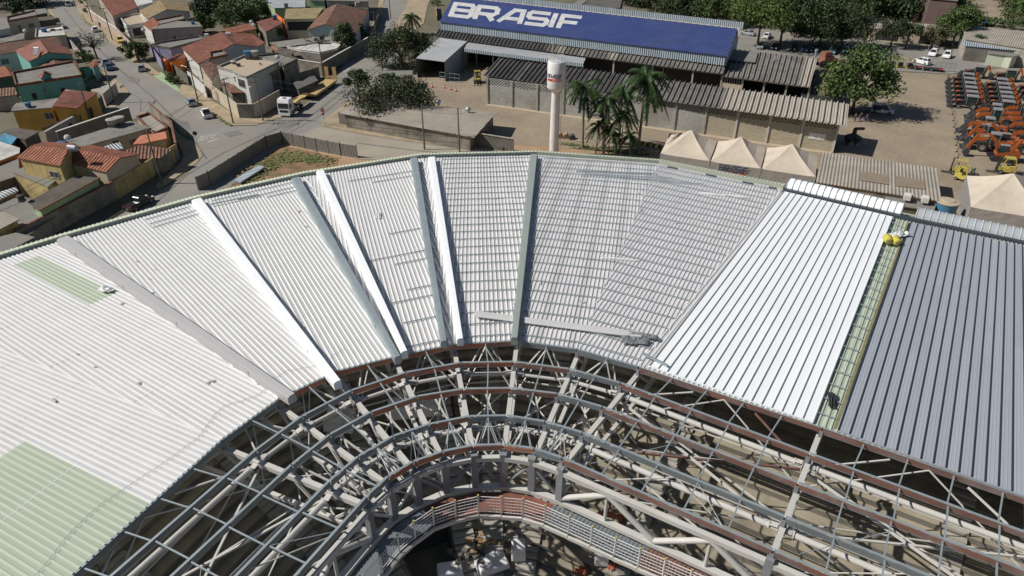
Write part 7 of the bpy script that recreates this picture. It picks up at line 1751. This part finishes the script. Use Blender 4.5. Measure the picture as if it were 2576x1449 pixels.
TL = [
 ((2144, 284), 12.5, 6.8, 'leaf_m', "large round dark green tree standing in the yard above the parked van", 1, .85, 46, 95, .55),
 ((1905, 120), 12, 6.5, 'leaf_b', "bright yellow-green spreading tree right of the blue roof", 2, .6, 34, 80, .5),
 ((1962, 116), 13, 6.5, 'leaf_d', "dark tree directly right of the bright yellow-green tree", 3, .8, 34, 80, .55),
 ((1800, 66), 9, 5.5, 'leaf_m', "medium green tree behind the right part of the blue roof", 4, .7, 26, 60, .55),
 ((1735, 40), 9.5, 6.5, 'leaf_g', "brownish sparse tree at the top edge behind the blue roof", 5, .7, 28, 60, .6),
 ((1860, 45), 11, 6, 'leaf_b', "light green tree at the top edge above the bright spreading tree", 6, .6, 28, 60, .6),
 ((2010, 85), 13, 7, 'leaf_d', "dark tree in the middle of the tree belt", 7, .85, 34, 70, .6),
 ((2060, 118), 11, 6, 'leaf_d', "dark tree above the orange tractor", 8, .85, 32, 80, .55),
 ((2112, 126), 11, 6.5, 'leaf_g', "greyish green tree left above the large round tree", 9, .8, 34, 80, .5),
 ((2130, 60), 12, 7, 'leaf_d', "dark tree at the back left of the long beige shed", 10, .8, 30, 60, .65),
 ((2070, 30), 12, 7.5, 'leaf_m', "broad tree at the top edge left of the beige shed", 11, .8, 28, 60, .65),
 ((2190, 30), 11, 7, 'leaf_d', "dark tree at the top edge above the beige shed's left end", 12, .8, 28, 60, .65),
 ((2262, 34), 11, 7, 'leaf_m', "tree at the top edge beside the tall palm", 13, .8, 28, 60, .65),
 ((2340, 46), 12, 7.5, 'leaf_m', "round tree in front of the brown-walled building", 14, .85, 32, 70, .65),
 ((2240, 118), 7.5, 4.2, 'leaf_g', "small grey-green tree behind the large round crown", 15, .7, 22, 60, .45),
 ((2277, 122), 6.5, 3.8, 'leaf_g', "little umbrella-shaped tree in front of the beige shed", 16, .45, 20, 50, .4),
 ((2342, 120), 5.5, 3.2, 'leaf_o', "low olive tree behind the two parked white cars", 17, .7, 20, 50, .4),
 ((2395, 116), 9.5, 4.6, 'leaf_m', "tall green tree between the beige shed and the pinkish roof", 18, .95, 28, 70, .5),
 ((2600, 58), 11, 8, 'leaf_m', "big tree in the top right corner", 19, .7, 30, 70, .65),
 ((2150, 6), 12, 8, 'leaf_d', "dark back tree at the top edge, right of centre", 20, .8, 26, 50, .8),
 ((1990, 20), 12, 8, 'leaf_d', "dark back tree at the top edge above the tree belt", 21, .8, 26, 50, .8),
 ((1655, 18), 10, 6.5, 'leaf_d', "dark tree at the top edge behind the middle of the blue roof", 22, .8, 26, 50, .7),
 ((1590, 10), 9, 6, 'leaf_m', "green tree at the top edge right of the dark channel shed", 23, .8, 24, 50, .7),
 ((2300, 8), 11, 7, 'leaf_d', "dark back tree left of the brown-walled building", 24, .8, 24, 50, .8),
 ((1012, 168), 9.5, 7.3, 'leaf_g', "wide dark acacia tree left of the white shed", 25, .62, 40, 90, .42),
 ((985, 300), 8.0, 7.6, 'leaf_g', "wide greyish spreading tree over the canteen roof", 26, .55, 46, 90, .40),
 ((905, 252), 6.5, 2.8, 'leaf_g', "small tree at the left end of the spreading tree by the gatehouse", 27, .7, 20, 60, .4),
 ((983, 235), 5, 2.0, 'leaf_m', "small bright tree directly in front of the gatehouse", 28, .7, 14, 50, .38),
 ((873, 138), 8.0, 3.4, 'leaf_d', "dense dark tree beside the cream roof terraces", 29, 1.1, 24, 90, .42),
 ((912, 106), 5.0, 1.7, 'leaf_m', "slim green tree inside the fenced plot by the truck street", 30, 1.2, 12, 50, .4),
 ((548, 34), 8.5, 6.5, 'leaf_d', "dark mango tree at the top, left of the bright one", 31, .75, 30, 70, .6),
 ((597, 68), 8.0, 6.0, 'leaf_m', "green mango tree behind the orange-red roof", 32, .8, 32, 80, .55),
 ((640, 50), 7.5, 5.5, 'leaf_m', "green mango tree touching the plain red roof with the blue tank", 33, .8, 28, 70, .55),
 ((30, 18), 10, 9, 'leaf_d', "huge dark tree in the top left corner", 34, .7, 36, 70, .7),
 ((82, 12), 10, 8, 'leaf_d', "huge dark tree at the top left beside the street shadow", 35, .7, 34, 70, .7),
 ((246, 150), 6.5, 4.2, 'leaf_g', "bare-looking dark tree leaning over the main street", 36, .5, 26, 26, .35),
 ((352, 152), 5.0, 2.8, 'leaf_m', "round green street tree on the sidewalk", 37, .9, 20, 80, .42),
 ((327, 140), 3.6, 1.9, 'leaf_g', "small grey-green street tree left of the round green one", 38, .8, 14, 60, .38),
 ((193, 216), 3.6, 2.5, 'leaf_m', "green shrubby tree in front of the large teal house", 39, .8, 18, 60, .4),
 ((114, 246), 2.8, 1.8, 'leaf_d', "dark shrub in front of the teal wall above the mustard house", 40, .8, 12, 50, .38),
 ((38, 256), 3.0, 2.0, 'leaf_m', "green shrub at the corner of the teal wall, far left", 41, .8, 12, 50, .38),
 ((120, 64), 3.0, 3.2, 'leaf_g', "palm-like shrub beneath the dark fibre roof at the upper left", 42, .5, 16, 50, .5),
 ((2440, 66), 4, 3.4, 'leaf_m', "hedge bush behind the pinkish roof, left end", 43, .5, 14, 40, .5),
 ((2243, 512), 2.4, 3.6, 'leaf_g', "scrubby bush growing behind the roof's barrel eave", 44, .45, 22, 40, .25),
 ((2120, 478), 1.8, 3.0, 'leaf_d', "dark scrub under the eave of the beige shed", 45, .4, 16, 36, .25),
 ((2300, 560), 2.2, 2.6, 'leaf_o', "dry bush in the corner between the two barrel eaves", 46, .45, 16, 36, .25),
]
for q in TL:
    px, h, r_, ml, lb, sd_, fl_, nc, de, lf = q
    tree("bush" if h < 3.1 else "tree", px, h, r_, ml, lb, sd_, fl_, nc, de, lf, trunk=.16 + h * .018, open_=(sd_ == 36), cat="bush" if h < 3.1 else "tree")
tree("bush", (432, 205), 1.9, 1.35, 'leaf_m', "round clipped bush, left of the pair at the green forecourt", 51, .8, 14, 60, .3, cat="bush"); tree("bush", (441, 211), 1.9, 1.35, 'leaf_m', "round clipped bush, right of the pair at the green forecourt", 52, .8, 14, 60, .3, cat="bush")
tree("bush", (215, 148), 2.6, 2.0, 'leaf_b', "bright green creeper hedge on the street wall beside the bare tree", 53, .8, 14, 60, .3, cat="bush"); tree("bush", (222, 158), 2.4, 1.6, 'leaf_b', "lower end of the bright green creeper hedge", 54, .8, 12, 60, .3, cat="bush")
tree("bush", (219, 36), 2.2, 1.3, 'leaf_d', "dark round shrub on the sidewalk near the top of the main street", 55, .8, 10, 50, .3, cat="bush"); tree("bush", (212, 16), 3.0, 1.4, 'leaf_m', "leafy shrub on the sidewalk at the top of the main street", 56, .9, 10, 50, .3, cat="bush")
tree("bush", (880, 384), .8, 1.2, 'leaf_d', "small dark weed clump by the compound wall", 57, .8, 8, 30, .2, cat="bush"); tree("bush", (1218, 352), 1.6, 1.4, 'leaf_d', "dark bush at the right end of the canteen building", 58, .8, 12, 50, .3, cat="bush")
tree("bush", (2122, 290), 1.0, 2.0, 'leaf_b', "low bright bush at the foot of the large round tree", 59, .5, 12, 50, .3, cat="bush"); tree("bush", (1100, 14), 2.0, 2.2, 'leaf_m', "clipped hedge on the brick planter at the top", 60, .5, 12, 50, .35, cat="bush")
for i, (x, y) in enumerate(((2455, 60), (2475, 62), (2500, 66), (2525, 70), (2550, 74))): tree("bush", (x, y), 2.6, 2.2, 'leaf_m', "hedge bush behind the pinkish roof, %s from its left end" % ("second", "third", "fourth", "fifth", "sixth")[i], 70 + i, .6, 10, 40, .45, cat="bush")
TL2 = [((515, 84), 5.5, 3.2, 'leaf_m', "green backyard tree left of the orange-red roof", 81), ((520, 50), 6.5, 4.0, 'leaf_d', "dark backyard tree right of the straw-coloured roof", 82), ((700, 100), 3.4, 1.6, 'leaf_m', "small green tree in the yard below the plain red roof", 83), ((648, 92), 3.2, 1.4, 'leaf_b', "light green shrub behind the big red hip roof", 84), ((1700, 35), 10, 7, 'leaf_o', "olive brown tree at the top edge beside the blue roof ridge", 85), ((1625, 5), 11, 7, 'leaf_d', "dark tree behind the ridge of the blue roof, centre", 86), ((1830, 10), 12, 7.5, 'leaf_m', "tall tree at the top edge right of the ridge end", 87), ((1910, 30), 12, 7, 'leaf_d', "dark tree at the top edge above the yellow-green tree", 88), ((2095, 85), 11, 6.5, 'leaf_d', "dark tree behind the greyish tree above the round crown", 89), ((2035, 60), 12, 7, 'leaf_m', "tree between the two darkest trees of the belt", 90), ((1050, 140), 6, 3.8, 'leaf_g', "lower dark tree between the acacia and the white shed", 91), ((1770, 60), 8, 4.5, 'leaf_d', "dark tree just behind the right end of the blue roof", 92), ((60, 40), 5, 3, 'leaf_d', "dark tree behind the old flat-roofed house at the top left", 93), ((150, 205 - 100), 3.2, 1.8, 'leaf_d', "small dark tree beside the mottled tile roof by the street", 94), ((330, 22), 4.5, 2.4, 'leaf_d', "small tree behind the broad red roof at the top", 95)]
for px, h, r_, ml, lb, sd_ in TL2: tree("tree", px, h, r_, ml, lb, sd_, .8, 26, 60, .5, trunk=.2)
TL3 = [((2215, 12), 11, 7.5, 'leaf_m', "tree at the top edge between two dark ones above the beige shed", 101), ((2170, 60), 9, 5.5, 'leaf_d', "dark tree overlapping the left end of the beige shed", 102), ((2290, 40), 10, 6, 'leaf_d', "dark tree right behind the palm with dry fronds", 103), ((2375, 30), 9, 5.5, 'leaf_d', "dark tree at the foot of the mauve brown building", 104), ((1945, 60), 12, 7, 'leaf_d', "dark tree behind the bright yellow-green tree", 105), ((2085, 50), 12, 7, 'leaf_d', "dark tree behind the middle of the belt", 106), ((2035, 0), 11, 8, 'leaf_m', "tree cut by the top edge, middle of the belt", 107), ((1760, 5), 11, 7, 'leaf_o', "olive tree cut by the top edge above the blue roof's right part", 108), ((2560, 20), 10, 7, 'leaf_o', "olive tree at the top edge near the right corner", 109), ((1545, 0), 9, 6, 'leaf_d', "dark tree beside the channel-roofed shed at the top", 110)]
for px, h, r_, ml, lb, sd_ in TL3: tree("tree", px, h, r_, ml, lb, sd_, .8, 26, 50, .6, trunk=.2)
rr_ = random.Random(77)
BELT = (((1665, 8), "mid green tree peeping over the middle of the blue roof ridge"), ((1700, 50), "low dark tree pressed against the blue roof's rear upstand"), ((1725, 12), "green crown at the top edge between two olive trees behind the blue roof"),
 ((1790, 30), "olive crown above the right third of the blue roof"), ((1838, 48), "greyish crown touching the right end of the blue ridge"), ((1880, 20), "mid green crown above the silver car by the blue hall"), ((1925, 5), "dark crown cut by the top edge above the bright yellow-green tree"),
 ((1960, 40), "green crown just right above the bright yellow-green tree"), ((1985, 70), "olive crown over the yellow parking lines in the shade"), ((2030, 35), "greyish crown high above the black parked cars"), ((2060, 75), "mid green crown directly above the teal cars"), ((2105, 30), "dark crown high above the pale nose-in car"),
 ((2120, 80), "green crown directly above the pale nose-in car"), ((2150, 45), "olive crown left of the beige shed's roof end"), ((2200, 45), "greyish crown over the left half of the beige shed"), ((2235, 25), "mid green crown at the back, left of the palm with dry fronds"),
 ((2255, 55), "dark crown resting on the beige shed left of the palm"), ((2320, 30), "green crown between the palm with dry fronds and the mauve building"), ((2355, 15), "olive crown in front of the mauve brown building's left corner"))
for i, ((x, y), lb) in enumerate(BELT): tree("tree", (x, y), 10.5 + rr_.random() * 2, 6.2 + rr_.random() * 1.5, ('leaf_m', 'leaf_d', 'leaf_m', 'leaf_o', 'leaf_g')[i % 5], lb, 200 + i, .8, 26, 42, .62, trunk=.2)
def dish(px, z, label, r_=.55):
    t = empty("satellite_dish", P(*px, z), label, "satellite dish"); g = MB(); g.lathe([(0, 0), (r_ * .6, .05), (r_, .18), (r_ * .6, .08), (0, .03)], (0, 0, .7), 12, axis='y'); g.build("reflector", M['trimw'], t, local=True); g = MB(); g.tube((0, 0, 0), (0, 0, .7), .03, n=5); g.build("stand", M['galv'], t, local=True); t.rotation_euler = (R(-35), 0, R(30))
for px, z, lb in (((634, 60), 4.2, "white satellite dish at the edge of the orange-red roof"), ((640, 68), 4.1, "second white satellite dish below the first on the orange-red roof"), ((700, 150), 6.3, "orange-tinted satellite dish on the brown rear terrace"), ((362, 80), 4.2, "white satellite dish on the front of the pinkish house"), ((64, 83), 3.4, "white satellite dish on the low grey roof at the upper left"), ((150, 425), 3.6, "satellite dish on the stained yellow annex"), ((275, 445), 3.2, "satellite dish beside the gable of the ribbed tile roof"), ((172, 355), 3.7, "satellite dish at the left end of the long grey roof")): dish(px, z, lb)
def vent(px, z, label, sz=(.7, .7, .5), m_='conc_dk'):
    c = P(*px, z); g = MB(); g.box((c.x, c.y, z + sz[2] / 2), sz, rz=.4); tag(g.build("roof_box", M[m_]), label, "roof box")
for px, z, lb, sz, m_ in (((600, 165), 6.2, "grey box near the left corner of the cream roof", (.9, .7, .5), 'conc_dk'), ((655, 162), 6.2, "small dark spot box on the cream roof", (.4, .4, .3), 'conc_dk'), ((480, 50), 4.8, "dark box on the long flat grey roof", (1.2, .8, .6), 'conc_dk'), ((486, 60), 4.7, "water tank stub on the long flat grey roof", (.9, .9, .7), 'bluetank'), ((810, 100), 3.8, "dark machine box on the old roof beside the dark tree", (1.2, 1.0, 1.0), 'mach_k'), ((795, 103), 3.7, "grey box on the old roof behind the cream terraces", (1, .8, .8), 'conc_dk'), ((575, 92), 5.4, "white tank behind the big red hip roof", (1.2, .9, .9), 'tankw'), ((520, 92), 3.7, "white tank on the dark flat roof", (1.1, .8, .7), 'tankw'), ((900, 14), 6.1, "tank on the grey two-storey building at the top", (1.4, 1.2, 1.0), 'fibtank'), ((720, 18), 5.1, "grey tank on the metal deck roof at the top edge", (1.2, 1.2, 1.2), 'fibtank')): vent(px, z, lb, sz, m_)
for px, n, sp, lb, sd_, m_ in (((250, 100 + 2), 10, .7, "litter on the driveway by the main street", 31, 'conc_lt'), ((735, 240), 18, 1.2, "scrap metal piled behind the street corner wall", 32, 'conc_dk'), ((640, 275), 14, 1.0, "timber frames in the yard behind the garage gate", 33, 'wood'), ((640, 430), 26, 1.6, "dry branches and rubbish on the fenced dirt lot", 34, 'wood'), ((50, 470), 16, 1.2, "junk piled on the dark flat roof area at the left edge", 35, 'conc_dk'), ((1620, 385), 16, .9, "timber and scrap beside the left tent", 37, 'wood'), ((1210, 190), 16, 1.3, "crates and parts in the shade of the long awning", 38, 'conc_lt')): rubble(px, .1, n, sp, lb, sd_, m_)
# ---- palms
def palm(px, h, fr, label, seed, nf=15, trunk=.2, z=0.0):
    rr = random.Random(seed); b = P(*px, z); t = empty("palm_tree", b, label, "palm")
    g = MB(); lean = (rr.uniform(-.25, .25), rr.uniform(-.2, .2)); hs = [0, h * .1, h * .5, h]; rs_ = [trunk * 1.4, trunk, trunk * .85, trunk * .7]
    for i in range(3): g.tube((lean[0] * hs[i] / h, lean[1] * hs[i] / h, hs[i]), (lean[0] * hs[i + 1] / h, lean[1] * hs[i + 1] / h, hs[i + 1]), rs_[i], rs_[i + 1], n=9, cap=False)
    g.build("trunk", M['palmbark'], t, local=True)
    top = V(lean[0], lean[1], h)
    g = MB(); g.tube(top - V(0, 0, .5), top + V(0, 0, .9), trunk * .75, trunk * .35, n=8); g.build("crown_shaft", M['leaf_m'], t, local=True)
    g = MB()
    nf = int(nf * 1.4)
    for i in range(nf):
        a = i * 2.4 + rr.uniform(-.2, .2); el = rr.uniform(.0, 1.15) if i > nf * .3 else rr.uniform(-.5, .2); L_ = fr * rr.uniform(.85, 1.1); d = V(math.cos(a), math.sin(a), 0); sd2 = V(-d.y, d.x, 0)
        pts_ = []
        for s_ in range(9):
            u = s_ / 8; pts_.append(top + V(0, 0, .7) + d * (L_ * u * math.cos(el * .6)) + V(0, 0, L_ * (math.sin(el) * u - (.75 + .25 * (1 - el)) * u * u)))
        for s_ in range(8):
            p, q = pts_[s_], pts_[s_ + 1]; g.beam(p, q, .05, .04)
            ll = fr * .24 * math.sin(math.pi * (s_ + 1) / 9.5) + .1
            for side in (-1, 1):
                for j in range(4):
                    m_ = p.lerp(q, j / 4); tip = m_ + sd2 * side * ll * .8 + (q - p).normalized() * ll * .45 + V(0, 0, -ll * rr.uniform(.25, .75)); w_ = (q - p) * .13
                    g.face([m_ - w_, m_ + w_ * 1.6, tip])
    g.build("fronds", M['leaf_p'], t, local=True)
    return t
palm((1465, 372), 10.4, 3.9, "tall palm nearest the white water tower", 1, 17, .24); palm((1605, 378), 12.4, 4.6, "tallest and broadest palm, right of the group beside the striped barrier", 2, 20, .27)
palm((1518, 391), 9.4, 3.4, "palm in the middle of the group with a thick dark trunk", 3, 15, .22); palm((1556, 372), 9.6, 3.5, "palm just left of the tallest one", 4, 15, .2)
palm((1560, 392), 6.6, 3.0, "slim palm between the two middle trunks", 5, 12, .1); palm((1499, 388), 4.6, 2.3, "short slim palm right of the tall left palm", 6, 10, .1); palm((1514, 380), 5.2, 2.4, "slim palm with a dark stem close behind the short one", 7, 10, .09)
palm((1584, 392), 3.0, 2.2, "low young palm in front of the tallest palm", 8, 13, .1); palm((1542, 392), 3.2, 2.0, "low yellowish young palm in the middle of the group", 9, 11, .1); palm((1530, 390), 4.0, 2.0, "young palm between the thick trunk and the yellowish one", 10, 10, .09)
palm((1037, 88), 4.6, 3.2, "dark palm above the wide acacia tree beside the truck street", 11, 16, .2); palm((2452, 142), 4.2, 2.2, "small palm in front of the blue-grey awning", 12, 12, .12)
palm((2272, 66), 7.5, 3.6, "palm with hanging dry fronds behind the beige shed", 13, 14, .2); palm((680, 12), 3.8, 2.4, "small palm beside the white metal roof at the top", 14, 12, .14)
# ============================================================ POLES, LAMPS, SIGNS, WIRES
POLES = {}
def upole(key, px, h, label, arms=1, lamp=False, rz=None, z=.06):
    b = P(*px, z); t = empty("utility_pole", b, label, "utility pole", "utility poles along the streets", rz=0)
    g = MB(); g.tube((0, 0, 0), (0, 0, h), .17, .10, n=8); g.build("shaft", M['pole'], t, local=True)
    a = rz if rz is not None else R(20); d = V(math.cos(a), math.sin(a), 0)
    for i in range(arms):
        g = MB(); zz = h - .25 - i * .9; g.beam(-d * 1.05 + V(0, 0, zz), d * 1.05 + V(0, 0, zz), .1, .12); 
        for s_ in (-.95, -.4, .4, .95): g.tube(d * s_ + V(0, 0, zz), d * s_ + V(0, 0, zz + .28), .05, n=6)
        g.build("crossarm", M['pole'], t, local=True)
    if lamp:
        n = V(-d.y, d.x, 0) * (1 if lamp == 1 else -1); g = MB(); p = V(0, 0, h * .72); g.tube(p, p + n * 1.1 + V(0, 0, .9), .035, n=6); g.tube(p + n * 1.1 + V(0, 0, .9), p + n * 2.2 + V(0, 0, 1.0), .035, n=6); ar = g.build("lamp_arm", M['galv'], t, local=True)
        g = MB(); c = p + n * 2.4 + V(0, 0, 1.0); g.box(c, (.28, .7, .14), rz=math.atan2(n.y, n.x) - R(90)); g.build("lamp_head", M['trimw'], ar, local=True)
    POLES[key] = (b, h, d, arms); return t
upole('a', (587, 311), 8.9, "dark utility pole at the street corner by the white pickup", 2, rz=R(60)); upole('b', (662, 304), 8.9, "utility pole with lamp at the corner wall behind the truck cab", 2, lamp=2, rz=R(-10))
upole('c', (498, 254), 8.6, "utility pole beside the silver hatchback, with many wires", 1, lamp=1, rz=R(60)); upole('d', (419, 197), 8.4, "utility pole at the green forecourt below the orange garage", 1, rz=R(60))
upole('e', (348, 158), 8.6, "utility pole among the street trees", 2, rz=R(60)); upole('f', (283, 101), 8.8, "utility pole beside the pink street wall near the pedestrian", 1, rz=R(60)); upole('g', (233, 56), 8.8, "utility pole near the top of the main street", 1, rz=R(60)); upole('h', (190, 17), 8.5, "utility pole beside the white pickup at the very top", 1, rz=R(60))
upole('i', (289, 258), 8.0, "grey utility pole at the rounded corner of the side street", 1, rz=R(100)); upole('j', (233, 315), 8.2, "utility pole with street lamp where the side street enters", 1, lamp=1, rz=R(100)); upole('k', (407, 462), 9.0, "dark utility pole with equipment in front of the yellow wall", 2, rz=R(120))
upole('l', (815, 198), 9.0, "utility pole behind the loading ramps of the trailer", 1, rz=R(30)); upole('m', (948, 115), 9.0, "utility pole on the sidewalk of the truck street", 1, rz=R(30)); upole('n', (983, 47), 8.8, "utility pole on the truck street at the top", 1, rz=R(30)); upole('o', (1068, 376), 8.2, "thin utility pole in front of the canteen building, left one", 0, rz=R(-20)); upole('p', (1156, 382), 8.0, "thin utility pole with lamp in front of the canteen building, right one", 0, lamp=1, rz=R(-20)); upole('q', (20, 690), 9.0, "utility pole at the lower left corner by the blue sign", 1, rz=R(120)); upole('r', (962, 178), 8.0, "thin pole under the acacia beside the gatehouse", 0)
def wires(ka, kb, n=3, label=None):
    (a, ha, da, _), (b, hb, db, _) = POLES[ka], POLES[kb]; g = MB()
    for i in range(n):
        o = (-.9, .9, 0, .45)[i]; zo = (0, 0, -1.2, -2.0)[i]; p, q = a + da * o + V(0, 0, ha + zo), b + db * o + V(0, 0, hb + zo); k = 8; last = p
        for j in range(1, k + 1):
            u = j / k; x = p.lerp(q, u); x.z -= 4 * .012 * (q - p).length * u * (1 - u); g.tube(last, x, .022, n=4, cap=False); last = x
    tag(g.build("overhead_wires", M['cable']), label, "wires", "overhead wires between the poles")
for ka, kb, lb in (('a', 'c', "overhead wires from the corner pole to the pole by the silver hatchback"), ('c', 'd', "overhead wires between the two poles along the white wall"), ('d', 'e', "overhead wires from the green forecourt to the street trees"), ('e', 'f', "overhead wires from the street trees towards the pedestrian"), ('f', 'g', "overhead wires along the upper main street"), ('g', 'h', "overhead wires at the very top of the main street"), ('a', 'b', "overhead wires across the corner house"), ('b', 'l', "overhead wires above the trailer"), ('l', 'm', "overhead wires along the truck street"), ('m', 'n', "overhead wires at the top of the truck street"), ('a', 'k', "overhead wires crossing the junction to the yellow wall"), ('i', 'j', "overhead wires along the side street"), ('k', 'q', "overhead wires beside the brown street wall"), ('o', 'p', "overhead wires in front of the canteen building"), ('b', 'o', "overhead wires crossing the dusty road")):
    wires(ka, kb, 3, lb)
def sign(px, h, label, r_, mm, two=False, rot=R(-80)):
    t = empty("stop_sign", P(*px, .1), label, "road sign", rz=rot)
    g = MB(); g.tube((0, 0, 0), (0, 0, h), .04, n=6); g.build("post", M['galv'], t, local=True)
    g = MB(); pr = [(.03, math.cos(R(22.5 + 45 * i)) * r_, math.sin(R(22.5 + 45 * i)) * r_ + h) for i in range(8)]; g.face(pr); g.face([(x + .03, y, z) for x, y, z in pr][::-1])
    pl = g.build("plate", M[mm], t, local=True)
    if mm == 'red':
        g = MB(); lettering(g, "PARE", lambda s, t_, h_: V(.064 + h_, -r_ * .7 + s * r_ * 1.4, h - .13 + t_ * .28), th=.2); g.build("lettering", M['whitep'], pl, local=True)
    if two: g = MB(); g.lathe([(0, 0), (.27, 0), (.27, .03), (0, .03)], (.04, 0, h - .75), 16, axis='x'); g.build("round_plate", M['red'], t, local=True)
sign((817, 316), 3.1, "red octagonal stop sign with a small round sign under it at the dusty corner", .42, 'red', True); sign((499, 372), 2.7, "stop sign seen from behind at the corner of the yellow-walled block", .42, 'mach_k', rot=R(100))
g = MB(); c = P(499, 356, 0); tag(None, None) if False else None
for px, h, lb in (((1662, 232), 7.5, "thin white mast rising between the palms and the channel roof"), ((2315, 190), 7.0, "slim grey lamp mast beside the mesh gate")):
    t = empty("lamp_mast", P(px[0], px[1], 0), lb, "mast"); g = MB(); g.tube((0, 0, 0), (0, 0, h), .06, n=6); g.build("shaft", M['galv'], t, local=True); g = MB(); g.box((0, 0, h), (.5, .2, .12)); g.build("lamp_head", M['trimw'], t, local=True)
# chain barrier with small posts beside the machine yard
t = empty("chain_barrier", P(2396, 250, .03), "line of small posts with sagging chain beside the machine rows", "chain barrier")
g, g2_ = MB(), MB(); last = None
for i in range(16):
    p = P(2384 + i * 1.9, 196 + i * 15.5, .03); g.tube(p, p + V(0, 0, .9), .05, n=6); g.lathe([(0, 0), (.2, 0), (.2, .1), (0, .1)], p, 8)
    if last is not None: m_ = last.lerp(p, .5) + V(0, 0, .45); g2_.tube(last + V(0, 0, .85), m_, .02, n=4); g2_.tube(m_, p + V(0, 0, .85), .02, n=4)
    last = p
g.build("post", M['mach_k'], t); g2_.build("chain", M['mach_k'], t)
for ob in list(sc.objects):
    if ob.type == 'EMPTY' and ob.get('label') == 'x': bpy.data.objects.remove(ob)
